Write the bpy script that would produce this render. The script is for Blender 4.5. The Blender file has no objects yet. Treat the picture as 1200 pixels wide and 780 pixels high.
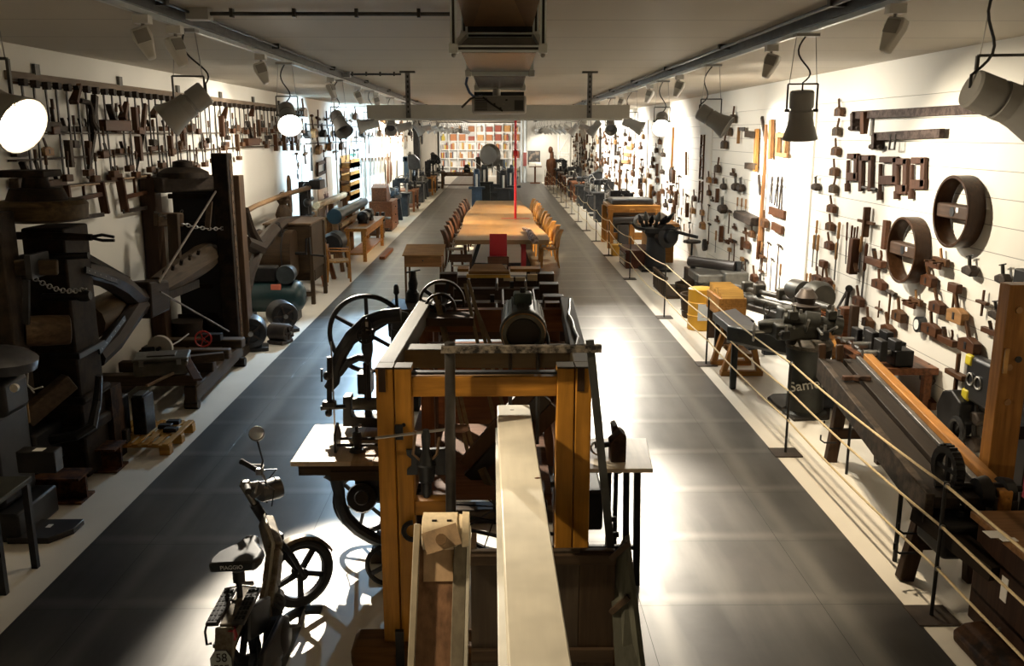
import bpy, bmesh, math, random
from math import sin, cos, pi, radians
from mathutils import Vector, Matrix, Euler

RND = random.Random(11)
SC = bpy.context.scene
COL = SC.collection
F, H = 1050.0, 3.2
PITCH = math.atan(233 / F)
YAW = math.atan(14 / F * math.cos(PITCH))
XL, XR, YB, ZC = -4.85, 4.83, 62.0, 4.08      # the hall: side walls, back wall, ceiling


# ---------------------------------------------------------------- survey of the photograph
def ray(px, py):
    x, u, f = (px - 600) / F, (390 - py) / F, 1.0
    fw = f * cos(PITCH) + u * sin(PITCH)
    up = u * cos(PITCH) - f * sin(PITCH)
    return Vector((x * cos(YAW) + fw * sin(YAW), fw * cos(YAW) - x * sin(YAW), up))


def P(px, py, X=None, Y=None, Z=None):
    d = ray(px, py)
    t = X / d.x if X is not None else (Y / d.y if Y is not None else (Z - H) / d.z)
    return Vector((d.x * t, d.y * t, H + d.z * t))


def RW(px, py, off=0.0):
    return P(px, py, X=XR - off)


def LW(px, py, off=0.0):
    return P(px, py, X=XL + off)


def zc(v):
    return v.y * cos(PITCH) + (H - v.z) * sin(PITCH)


# ---------------------------------------------------------------- materials
MATS = {}


def new_mat(name):
    m = bpy.data.materials.new(name)
    m.use_nodes = True
    nt = m.node_tree
    return m, nt, nt.nodes['Principled BSDF']


def mixrgb(nt, fac, a, b):
    n = nt.nodes.new('ShaderNodeMix')
    n.data_type = 'RGBA'
    nt.links.new(fac, n.inputs[0])
    for s, v in ((6, a), (7, b)):
        if isinstance(v, tuple):
            n.inputs[s].default_value = (*v, 1)
        else:
            nt.links.new(v, n.inputs[s])
    return n.outputs[2]


def noise(nt, scale=5, detail=4, stretch=None, rough=.55, coord='Object'):
    tc = nt.nodes.new('ShaderNodeTexCoord')
    mp = nt.nodes.new('ShaderNodeMapping')
    nt.links.new(tc.outputs[coord], mp.inputs[0])
    if stretch:
        mp.inputs['Scale'].default_value = stretch
    n = nt.nodes.new('ShaderNodeTexNoise')
    n.inputs['Scale'].default_value = scale
    n.inputs['Detail'].default_value = detail
    n.inputs['Roughness'].default_value = rough
    nt.links.new(mp.outputs[0], n.inputs[0])
    return n.outputs[0]


def ramp(nt, fac, a, b):
    r = nt.nodes.new('ShaderNodeMapRange')
    r.inputs[1].default_value = a
    r.inputs[2].default_value = b
    nt.links.new(fac, r.inputs[0])
    return r.outputs[0]


def bump(nt, bs, h, strength=.3, dist=.01):
    b = nt.nodes.new('ShaderNodeBump')
    b.inputs['Strength'].default_value = strength
    b.inputs['Distance'].default_value = dist
    nt.links.new(h, b.inputs['Height'])
    nt.links.new(b.outputs[0], bs.inputs['Normal'])


def wood(c, axis='z', rough=.5, key=None, contrast=.5):
    k = ('wood', c, axis, rough, contrast)
    if k in MATS:
        return MATS[k]
    m, nt, bs = new_mat('wood')
    st = {'x': (.7, 9, 9), 'y': (9, .7, 9), 'z': (9, 9, .7)}[axis]
    n1 = noise(nt, 3, 5, st)
    n2 = noise(nt, 2.3, 3)
    d = tuple(v * (1 - contrast) for v in c)
    l = tuple(min(1, v * (1 + contrast * .5)) for v in c)
    c1 = mixrgb(nt, ramp(nt, n1, .32, .68), d, l)
    c2 = mixrgb(nt, ramp(nt, n2, .35, .75), c1, tuple(v * .62 for v in c))
    nt.links.new(c2, bs.inputs['Base Color'])
    bs.inputs['Roughness'].default_value = rough
    bs.inputs['Specular IOR Level'].default_value = .18
    bump(nt, bs, n1, .25, .004)
    MATS[k] = m
    return m


def metal(c, rough=.45, met=.8, var=.35, scale=6):
    k = ('metal', c, rough, met, var, scale)
    if k in MATS:
        return MATS[k]
    m, nt, bs = new_mat('metal')
    n = noise(nt, scale, 5)
    col = mixrgb(nt, ramp(nt, n, .3, .7), tuple(v * (1 - var) for v in c), tuple(min(1, v * (1 + var)) for v in c))
    nt.links.new(col, bs.inputs['Base Color'])
    bs.inputs['Metallic'].default_value = met
    bs.inputs['Roughness'].default_value = rough
    bump(nt, bs, n, .12, .003)
    MATS[k] = m
    return m


def paint(c, rough=.5, var=.06, scale=4, spec=.5):
    k = ('paint', c, rough, var, scale)
    if k in MATS:
        return MATS[k]
    m, nt, bs = new_mat('paint')
    n = noise(nt, scale, 4)
    col = mixrgb(nt, ramp(nt, n, .3, .7), tuple(v * (1 - var) for v in c), tuple(min(1, v * (1 + var)) for v in c))
    nt.links.new(col, bs.inputs['Base Color'])
    bs.inputs['Roughness'].default_value = rough
    MATS[k] = m
    return m


def rusty(c, c2, rough=.75, scale=5, met=.2):
    k = ('rusty', c, c2, rough, scale)
    if k in MATS:
        return MATS[k]
    m, nt, bs = new_mat('rusty_iron')
    n = noise(nt, scale, 6, rough=.7)
    col = mixrgb(nt, ramp(nt, n, .42, .6), c, c2)
    nt.links.new(col, bs.inputs['Base Color'])
    bs.inputs['Roughness'].default_value = rough
    bs.inputs['Metallic'].default_value = met
    bs.inputs['Specular IOR Level'].default_value = .18
    bump(nt, bs, n, .3, .004)
    MATS[k] = m
    return m


def glow(c, s):
    k = ('glow', c, s)
    if k in MATS:
        return MATS[k]
    m, nt, bs = new_mat('lit_lens')
    bs.inputs['Base Color'].default_value = (*c, 1)
    bs.inputs['Emission Color'].default_value = (*c, 1)
    bs.inputs['Emission Strength'].default_value = s
    MATS[k] = m
    return m


# common materials
IRON = metal((.022, .021, .021), .45, .6, .4)
IRON_B = metal((.035, .037, .04), .4, .7, .4)
STEEL = metal((.32, .31, .29), .35, .9, .2)
GREYM = metal((.10, .096, .085), .4, .8, .3)
GUN = paint((.10, .10, .095), .45)
LAMPG = paint((.36, .36, .35), .4, .05)
WHITEP = paint((.72, .71, .68), .45, .03)
ALU = metal((.55, .58, .58), .3, .9, .1)
BLACKP = paint((.012, .012, .013), .4)
RUBBER = paint((.015, .015, .015), .7)
WD_DARK = wood((.055, .030, .016), 'z', .55)
WD_DARKX = wood((.055, .030, .016), 'x', .55)
WD_DARKY = wood((.055, .030, .016), 'y', .55)
WD_MID = wood((.15, .075, .035), 'x', .5)
WD_MIDZ = wood((.15, .075, .035), 'z', .5)
WD_RED = wood((.19, .075, .033), 'x', .45)
WD_OLD = wood((.06, .038, .021), 'x', .65)
WD_OLDY = wood((.06, .038, .021), 'y', .65)
WD_OLDZ = wood((.06, .038, .021), 'z', .65)
WD_HONEY = wood((.42, .19, .045), 'x', .4)
WD_HONEYZ = wood((.42, .19, .045), 'z', .4)
WD_HONEYY = wood((.42, .19, .045), 'y', .4)
WD_PALE = wood((.55, .36, .17), 'x', .5, contrast=.3)
AMBERZ = wood((.52, .235, .032), 'z', .42, contrast=.42)
AMBERX = wood((.46, .205, .03), 'x', .42, contrast=.42)
ROPE_M = paint((.62, .50, .30), .8, .2, 60)
LEATHER = paint((.30, .20, .11), .6, .3, 20)


# ---------------------------------------------------------------- shapes
class MB:
    def __init__(s):
        s.bm = bmesh.new()

    def _add(s, verts, faces, M=None):
        vs = [s.bm.verts.new(M @ Vector(v) if M else v) for v in verts]
        for f in faces:
            try:
                s.bm.faces.new([vs[i] for i in f])
            except ValueError:
                pass
        return s

    def bx(s, x0, x1, y0, y1, z0, z1, M=None):
        v = [(x, y, z) for x in (x0, x1) for y in (y0, y1) for z in (z0, z1)]
        return s._add(v, [(0, 1, 3, 2), (4, 6, 7, 5), (0, 4, 5, 1), (2, 3, 7, 6), (0, 2, 6, 4), (1, 5, 7, 3)], M)

    def cb(s, c, d, M=None):
        c = Vector(c)
        return s.bx(c.x - d[0] / 2, c.x + d[0] / 2, c.y - d[1] / 2, c.y + d[1] / 2, c.z - d[2] / 2, c.z + d[2] / 2, M)

    @staticmethod
    def frame(p0, p1, up=(0, 0, 1)):
        p0, p1 = Vector(p0), Vector(p1)
        a = (p1 - p0).normalized()
        u = Vector(up)
        if abs(a.dot(u)) > .98:
            u = Vector((0, 1, 0))
        x = a.cross(u).normalized()
        y = x.cross(a).normalized()
        return Matrix(((x.x, y.x, a.x, p0.x), (x.y, y.y, a.y, p0.y), (x.z, y.z, a.z, p0.z), (0, 0, 0, 1)))

    def bar(s, p0, p1, w, t, up=(0, 0, 1), w2=None, t2=None):
        """a squared bar from p0 to p1: w across, t along up"""
        M = s.frame(p0, p1, up)
        L = (Vector(p1) - Vector(p0)).length
        w2, t2 = w2 or w, t2 or t
        v = [(sx * w / 2, sy * t / 2, 0) for sx in (-1, 1) for sy in (-1, 1)] + [(sx * w2 / 2, sy * t2 / 2, L) for sx in (-1, 1) for sy in (-1, 1)]
        return s._add(v, [(0, 1, 3, 2), (4, 6, 7, 5), (0, 4, 5, 1), (2, 3, 7, 6), (0, 2, 6, 4), (1, 5, 7, 3)], M)

    def cyl(s, p0, p1, r0, r1=None, n=14):
        return s.lathe(p0, p1, [(0, r0), (1, r0 if r1 is None else r1)], n)

    def lathe(s, p0, p1, prof, n=16):
        """prof: (fraction along p0-p1, radius)"""
        M = s.frame(p0, p1)
        L = (Vector(p1) - Vector(p0)).length
        v, f = [], []
        for t, r in prof:
            r = max(r, 1e-4)
            v += [(r * cos(2 * pi * i / n), r * sin(2 * pi * i / n), t * L) for i in range(n)]
        for k in range(len(prof) - 1):
            for i in range(n):
                j = (i + 1) % n
                f.append((k * n + i, k * n + j, (k + 1) * n + j, (k + 1) * n + i))
        f.append(tuple(range(n - 1, -1, -1)))
        f.append(tuple(range((len(prof) - 1) * n, len(prof) * n)))
        return s._add(v, f, M)

    def tube(s, pts, r, n=8, closed=False):
        pts = [Vector(p) for p in pts]
        v, f = [], []
        N = len(pts)
        up = Vector((0, 0, 1))
        px = None
        for i, p in enumerate(pts):
            a = pts[(i + 1) % N] - pts[i - 1] if closed else pts[min(i + 1, N - 1)] - pts[max(i - 1, 0)]
            a = a.normalized() if a.length > 1e-9 else Vector((0, 0, 1))
            if px is None:
                u = up if abs(a.z) < .95 else Vector((0, 1, 0))
                x = a.cross(u).normalized()
            else:
                x = (px - a * px.dot(a)).normalized()
            px = x
            y = a.cross(x)
            rr = r[i] if isinstance(r, (list, tuple)) else r
            v += [p + x * (rr * cos(2 * pi * k / n)) + y * (rr * sin(2 * pi * k / n)) for k in range(n)]
        for i in range(N if closed else N - 1):
            j = (i + 1) % N
            for k in range(n):
                l = (k + 1) % n
                f.append((i * n + k, i * n + l, j * n + l, j * n + k))
        if not closed:
            f += [tuple(range(n - 1, -1, -1)), tuple(range((N - 1) * n, N * n))]
        return s._add(v, f)

    def prism(s, poly, d0, d1, plane='xz', M=None):
        """outline extruded across its plane"""
        n = len(poly)
        mk = {'xz': lambda a, b, d: (a, d, b), 'xy': lambda a, b, d: (a, b, d), 'yz': lambda a, b, d: (d, a, b)}[plane]
        v = [mk(a, b, d0) for a, b in poly] + [mk(a, b, d1) for a, b in poly]
        f = [tuple(range(n - 1, -1, -1)), tuple(range(n, 2 * n))] + [(i, (i + 1) % n, n + (i + 1) % n, n + i) for i in range(n)]
        return s._add(v, f, M)

    def ring(s, c, axis, ro, ri, w, n=32, squash=1.0):
        """flat-sided ring centred at c, turning about axis"""
        a = Vector(axis).normalized()
        M = s.frame(Vector(c) - a * w / 2, Vector(c) + a * w / 2)
        v, f = [], []
        for i in range(n):
            t = 2 * pi * i / n
            for r, h in ((ro, 0), (ro, w), (ri, w), (ri, 0)):
                v.append((r * cos(t), r * sin(t), h))
        for i in range(n):
            j = (i + 1) % n
            for k in range(4):
                l = (k + 1) % 4
                f.append((i * 4 + k, j * 4 + k, j * 4 + l, i * 4 + l))
        return s._add(v, f, M)

    def torus(s, c, axis, R, r, n=32, m=10):
        a = Vector(axis).normalized()
        M = s.frame(Vector(c), Vector(c) + a)
        return s.tube([M @ Vector((R * cos(2 * pi * i / n), R * sin(2 * pi * i / n), 0)) for i in range(n)], r, m, True)

    def spokes(s, c, axis, r0, r1, k, w, t, ph=0.0):
        a = Vector(axis).normalized()
        M = s.frame(Vector(c), Vector(c) + a)
        for i in range(k):
            d = Vector((cos(ph + 2 * pi * i / k), sin(ph + 2 * pi * i / k), 0))
            s.bar(M @ (d * r0), M @ (d * r1), w, t, up=a)
        return s

    def sph(s, c, r, sc=(1, 1, 1), n=14, m=8):
        v, f = [], []
        c = Vector(c)
        for i in range(m + 1):
            th = pi * i / m
            rr = max(sin(th), 1e-3)
            v += [(c.x + r * sc[0] * rr * cos(2 * pi * k / n), c.y + r * sc[1] * rr * sin(2 * pi * k / n), c.z + r * sc[2] * cos(th)) for k in range(n)]
        for i in range(m):
            for k in range(n):
                l = (k + 1) % n
                f.append((i * n + k, (i + 1) * n + k, (i + 1) * n + l, i * n + l))
        f += [tuple(range(n)), tuple(range((m + 1) * n - 1, m * n - 1, -1))]
        return s._add(v, f)

    def build(s, name, mat, parent=None, world=True, bevel=0.0, smooth=True, sub=0, jitter=0.0):
        """ONE mesh object. world: the coordinates are the hall's, moved into the parent's frame"""
        bm = s.bm
        bmesh.ops.remove_doubles(bm, verts=bm.verts, dist=1e-5)
        bmesh.ops.recalc_face_normals(bm, faces=bm.faces)
        if jitter:
            rr = random.Random(len(bm.verts))
            for v in bm.verts:
                v.co += Vector((rr.uniform(-1, 1), rr.uniform(-1, 1), rr.uniform(-1, 1))) * jitter
        if world and parent is not None:
            off = Vector(parent.location)
            if parent.parent is not None:
                off = off + Vector(parent.parent.location)
            rz = parent.rotation_euler.z
            bmesh.ops.translate(bm, verts=bm.verts, vec=-off)
        me = bpy.data.meshes.new(name)
        bm.to_mesh(me)
        bm.free()
        if smooth:
            me.shade_smooth()
            me.set_sharp_from_angle(angle=radians(32))
        me.materials.append(mat)
        o = bpy.data.objects.new(name, me)
        COL.objects.link(o)
        if parent is not None:
            o.parent = parent
        if bevel:
            b = o.modifiers.new('edge', 'BEVEL')
            b.width = bevel
            b.segments = 2
            b.limit_method = 'ANGLE'
            b.angle_limit = radians(40)
        if sub:
            b = o.modifiers.new('sub', 'SUBSURF')
            b.levels = b.render_levels = sub
        return o


def tag(o, label=None, cat=None, group=None, kind=None):
    if label:
        o['label'] = label
    if cat:
        o['category'] = cat
    if group:
        o['group'] = group
    if kind:
        o['kind'] = kind
    return o


def thing(name, label, cat, loc=(0, 0, 0), rz=0.0, group=None):
    o = bpy.data.objects.new(name, None)
    o.empty_display_size = .1
    COL.objects.link(o)
    o.location = loc
    o.rotation_euler = (0, 0, rz)
    return tag(o, label, cat, group)


def centre(o):
    """move a top-level mesh's origin to the middle of its base"""
    vs = [v.co for v in o.data.vertices]
    c = Vector(((min(v.x for v in vs) + max(v.x for v in vs)) / 2, (min(v.y for v in vs) + max(v.y for v in vs)) / 2, min(v.z for v in vs)))
    o.data.transform(Matrix.Translation(-c))
    o.location = c
    return o


def dup(src, loc, rot=(0, 0, 0), scale=1.0, label=None, group=None, mats=None):
    r = src.copy()
    COL.objects.link(r)
    r.location = loc
    r.rotation_euler = rot
    r.scale = (scale, scale, scale) if not isinstance(scale, (tuple, list)) else scale
    if label:
        r['label'] = label
    if group:
        r['group'] = group
    for ch in list(src.children):
        c = ch.copy()
        COL.objects.link(c)
        c.parent = r
        for g in list(ch.children):
            d = g.copy()
            COL.objects.link(d)
            d.parent = c
    return r


class Proto:
    """first use moves the model itself, later uses copy it"""
    def __init__(s, make):
        s.make, s.src, s.used = make, None, False

    def put(s, loc, rot=(0, 0, 0), scale=1.0, label=None, group=None, cat=None):
        if s.src is None:
            s.src = s.make()
            r = s.src
            r.location = loc
            r.rotation_euler = rot
            r.scale = (scale,) * 3 if not isinstance(scale, (tuple, list)) else scale
            if label:
                r['label'] = label
            if group:
                r['group'] = group
        else:
            r = dup(s.src, loc, rot, scale, label, group)
        if cat:
            r['category'] = cat
        return r


ORD = 'first second third fourth fifth sixth seventh eighth ninth tenth eleventh twelfth thirteenth fourteenth fifteenth sixteenth seventeenth eighteenth nineteenth twentieth'.split()
TENS = {2: 'twenty', 3: 'thirty', 4: 'forty', 5: 'fifty', 6: 'sixty', 7: 'seventy'}


def nth(i):
    """1 -> first"""
    if i <= 20:
        return ORD[i - 1]
    t, u = divmod(i, 10)
    return TENS[t][:-1] + 'ieth' if u == 0 else TENS[t] + '-' + ORD[u - 1]


def arc(c, r, a0, a1, n, plane='xz', ry=None):
    out = []
    for i in range(n + 1):
        a = radians(a0 + (a1 - a0) * i / n)
        u, v = r * cos(a), (ry or r) * sin(a)
        out.append(Vector((c[0] + u, c[1], c[2] + v)) if plane == 'xz' else (Vector((c[0] + u, c[1] + v, c[2])) if plane == 'xy' else Vector((c[0], c[1] + u, c[2] + v))))
    return out
# ================================================================ camera
cam_d = bpy.data.cameras.new('camera')
cam = bpy.data.objects.new('camera', cam_d)
COL.objects.link(cam)
cam.location = (0, 0, H)
cam.rotation_euler = (pi / 2 - PITCH, 0, -YAW)
cam_d.sensor_fit = 'HORIZONTAL'
cam_d.sensor_width = 36
cam_d.lens = 36 * F / 1200
cam_d.clip_end = 300
SC.camera = cam


# ================================================================ the setting
def struct(o, kind='structure'):
    o['kind'] = kind
    return o


def white_wall_mat(name, boards=None, base=(.74, .71, .64), axis='z', off=0.0):
    m, nt, bs = new_mat(name)
    n = noise(nt, .8, 4)
    col = mixrgb(nt, ramp(nt, n, .3, .7), tuple(v * .95 for v in base), base)
    if boards:
        tc = nt.nodes.new('ShaderNodeTexCoord')
        sp = nt.nodes.new('ShaderNodeSeparateXYZ')
        nt.links.new(tc.outputs['Object'], sp.inputs[0])

        def line(out, period, width, o):
            a = nt.nodes.new('ShaderNodeMath'); a.operation = 'ADD'; a.inputs[1].default_value = o
            nt.links.new(out, a.inputs[0])
            d = nt.nodes.new('ShaderNodeMath'); d.operation = 'PINGPONG'; d.inputs[1].default_value = period / 2
            nt.links.new(a.outputs[0], d.inputs[0])
            l = nt.nodes.new('ShaderNodeMath'); l.operation = 'LESS_THAN'; l.inputs[1].default_value = (.02 if axis == 'y' else width) / 2
            nt.links.new(d.outputs[0], l.inputs[0])
            return l.outputs[0]
        g = line(sp.outputs[{'x': 0, 'y': 1, 'z': 2}[axis]], boards, .008, off)
        col = mixrgb(nt, g, col, tuple(v * .35 for v in base))
        inv = nt.nodes.new('ShaderNodeMath'); inv.operation = 'SUBTRACT'; inv.inputs[0].default_value = 1
        nt.links.new(g, inv.inputs[1])
        bump(nt, bs, inv.outputs[0], .5, .006)
    nt.links.new(col, bs.inputs['Base Color'])
    bs.inputs['Roughness'].default_value = .6
    return m


WALL_M = white_wall_mat('white_plaster')
BOARD_M = white_wall_mat('white_boards', .263, off=-3.64)
CEIL_M = white_wall_mat('ceiling_boards', 1.3, (.46, .41, .33), 'y', .35)
GREYW_M = white_wall_mat('grey_plaster', None, (.42, .40, .36))
Y0, Y1 = -3.0, 72.0

# floor: a white base with two runs of dark steel plates on it
FLOOR_M, nt, bs = new_mat('white_resin_floor')
n = noise(nt, 1.5, 5)
c = mixrgb(nt, ramp(nt, n, .3, .7), (.74, .70, .62), (.82, .78, .70))
nt.links.new(c, bs.inputs['Base Color'])
bs.inputs['Roughness'].default_value = .35
struct(MB().bx(XL - .2, XR + .2, Y0, Y1, -.2, 0).build('floor', FLOOR_M, smooth=False))

PLATE_M, nt, bs = new_mat('hot_rolled_steel_plates')
tc = nt.nodes.new('ShaderNodeTexCoord')
br = nt.nodes.new('ShaderNodeTexBrick')
br.offset = 0.0
br.inputs['Scale'].default_value = 1.0
br.inputs['Mortar Size'].default_value = .0022
br.inputs['Mortar Smooth'].default_value = .1
br.inputs['Brick Width'].default_value = 1.26
br.inputs['Row Height'].default_value = 1.0
mp = nt.nodes.new('ShaderNodeMapping')
mp.inputs['Location'].default_value = (1.55 + 1.26 * 4, .35, 0)
nt.links.new(tc.outputs['Object'], mp.inputs[0])
nt.links.new(mp.outputs[0], br.inputs[0])
# paler wiped bands beside the plate edges
br2 = nt.nodes.new('ShaderNodeTexBrick')
br2.offset = 0.0
for k_, v_ in (('Scale', 1.0), ('Mortar Size', .11), ('Mortar Smooth', 1.0), ('Brick Width', 1.26), ('Row Height', 1.0)):
    br2.inputs[k_].default_value = v_
mp2 = nt.nodes.new('ShaderNodeMapping')
mp2.inputs['Location'].default_value = (1.40 + 1.26 * 4, .22, 0)
nw = nt.nodes.new('ShaderNodeTexNoise')
nw.inputs['Scale'].default_value = 1.4
add = nt.nodes.new('ShaderNodeVectorMath'); add.operation = 'MULTIPLY_ADD'
add.inputs[1].default_value = (.06, .06, 0)
nt.links.new(tc.outputs['Object'], nw.inputs[0])
nt.links.new(nw.outputs['Color'], add.inputs[0])
nt.links.new(tc.outputs['Object'], add.inputs[2])
nt.links.new(add.outputs[0], mp2.inputs[0])
nt.links.new(mp2.outputs[0], br2.inputs[0])
n1 = noise(nt, 1.1, 5)
n2 = noise(nt, 3.0, 6, (1, .15, 1))
base = mixrgb(nt, ramp(nt, n1, .3, .7), (.11, .107, .104), (.17, .165, .16))
base = mixrgb(nt, ramp(nt, n2, .45, .7), base, (.20, .195, .185))
fm = nt.nodes.new('ShaderNodeMath'); fm.operation = 'MULTIPLY'; fm.inputs[1].default_value = .4
nt.links.new(br2.outputs['Fac'], fm.inputs[0])
base = mixrgb(nt, fm.outputs[0], base, (.31, .30, .275))
base = mixrgb(nt, br.outputs['Fac'], base, (.05, .048, .045))
nt.links.new(base, bs.inputs['Base Color'])
bs.inputs['Metallic'].default_value = .85
r_ = nt.nodes.new('ShaderNodeMapRange')
r_.inputs[3].default_value = .29
r_.inputs[4].default_value = .42
nt.links.new(n2, r_.inputs[0])
nt.links.new(r_.outputs[0], bs.inputs['Roughness'])
inv = nt.nodes.new('ShaderNodeMath'); inv.operation = 'SUBTRACT'; inv.inputs[0].default_value = 1
nt.links.new(br.outputs['Fac'], inv.inputs[1])
bump(nt, bs, inv.outputs[0], .4, .004)
struct(MB().bx(-3.28, -1.33, Y0, Y1, 0, .006).build('floor', PLATE_M, smooth=False))
struct(MB().bx(.70, 2.80, Y0, Y1, 0, .006).build('floor', PLATE_M, smooth=False))

struct(MB().bx(XL - .25, XL, Y0, Y1, 0, ZC).build('wall_left', WALL_M, smooth=False))
struct(MB().bx(XR, XR + .25, Y0, Y1, 0, ZC).build('wall_right', BOARD_M, smooth=False))
struct(MB().bx(1.6, XR + .25, YB, YB + .2, 0, ZC).build('wall_back', GREYW_M, smooth=False))
struct(MB().bx(XL - .25, 1.9, Y1, Y1 + .2, 0, ZC).build('wall_back', WALL_M, smooth=False))
struct(MB().bx(1.6, 1.8, YB, Y1, 0, ZC).build('wall_back', WALL_M, smooth=False))
struct(MB().bx(XL - .25, XR + .25, Y0 - .2, Y0, 0, ZC).build('wall_front', WALL_M, smooth=False))
struct(MB().bx(XL - .25, XR + .25, Y0 - .2, Y1 + .2, ZC, ZC + .2).build('ceiling', CEIL_M, smooth=False))
# the panelled wall: a flush band above the boards and piers between the bays
struct(MB().bx(XR - .03, XR, Y0, YB, 3.64, ZC).build('trim_1', WALL_M, smooth=False))
for k, (xa, xb) in enumerate(((957, 930), (836, 822), (760, 745), (722, 712), (695, 688))):
    ya, yb = RW(xa, 150).y, RW(xb, 150).y
    struct(MB().bx(XR - .03, XR, ya, yb, 0, 3.64).build('trim_%d' % (k + 2), WALL_M, smooth=False))
# plain wall: shallow piers where the bays change
for k, (xa, xb) in enumerate(((350, 361), (392, 396), (425, 429))):
    ya, yb = LW(xa, 150).y, LW(xb, 150).y
    struct(MB().bx(XL, XL + .04, ya, yb, 0, ZC).build('trim_%d' % (k + 8), WALL_M, smooth=False))
# far door with two panels in the grey wall
d0, d1 = P(653, 200, Y=YB).x, P(668, 200, Y=YB).x
dz = P(660, 156, Y=YB).z
door = struct(MB().bx(d0, d1, YB - .05, YB, 0, dz).build('door_1', paint((.60, .58, .53), .5), smooth=False))
for z0, z1 in ((.15, dz * .55), (dz * .6, dz - .1)):
    m = MB()
    for a, b in (((d0 + .08, z0), (d1 - .08, z0)), ((d0 + .08, z1), (d1 - .08, z1)), ((d0 + .08, z0), (d0 + .08, z1)), ((d1 - .08, z0), (d1 - .08, z1)), ((d0 + .08, z0), (d1 - .08, z1))):
        m.bar((a[0], YB - .07, a[1]), (b[0], YB - .07, b[1]), .05, .04, up=(0, 1, 0))
    m.build('door_panel', WHITEP, door)
MB().cyl((d0 + .12, YB - .05, 1.0), (d0 + .12, YB - .14, 1.0), .03).build('door_handle', STEEL, door)
MB().bar((d1 + .16, YB - .06, 0), (d1 + .16, YB - .06, dz + .1), .2, .05, up=(0, 1, 0)).build('door_frame', BLACKP, door)
# service pipes running up beside the bookcase
for k, px in enumerate((611, 615)):
    q = P(px, 200, Y=61.6)
    struct(MB().cyl((q.x, 61.6, 0), (q.x, 61.6, ZC), .09 if k else .06).build('trim_%d' % (11 + k), paint((.5, .55, .57), .4), smooth=True))
# ================================================================ ceiling: tracks, lamps, projector
TRACK_X = {-1: -2.32, 1: 2.36}
for s, nm in ((-1, 'dark trunking with lighting rail along the ceiling above the clamp wall side'), (1, 'dark trunking with lighting rail along the ceiling above the panelled wall side')):
    x = TRACK_X[s]
    YE = 68.0 if s < 0 else YB - .3
    t = thing('lighting_track', nm, 'lighting track', (x, Y0, 4.0), 0, 'ceiling lighting tracks')
    MB().bx(x - .05, x + .05, Y0 + .1, YE, 3.99, 4.06).build('trunking', metal((.07, .07, .068), .45, .5), t)
    MB().bx(x - .018, x + .018, Y0 + .1, YE, 3.955, 3.99).build('rail', ALU, t)
    MB().cyl((x - .13, Y0 + .1, 4.045), (x - .13, YE, 4.045), .016, n=8).build('conduit', metal((.11, .11, .105), .4, .6), t)
    MB().cyl((x + .10, Y0 + .1, 4.05), (x + .10, YE, 4.05), .010, n=8).build('cable', BLACKP, t)
    for k in range(9):
        y = 3.2 + k * 3.1
        MB().bx(x - .16, x + .12, y - .03, y + .03, 4.03, ZC).build('bracket', GREYM, t)


def power(px, col, y, aim):
    pass


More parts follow.
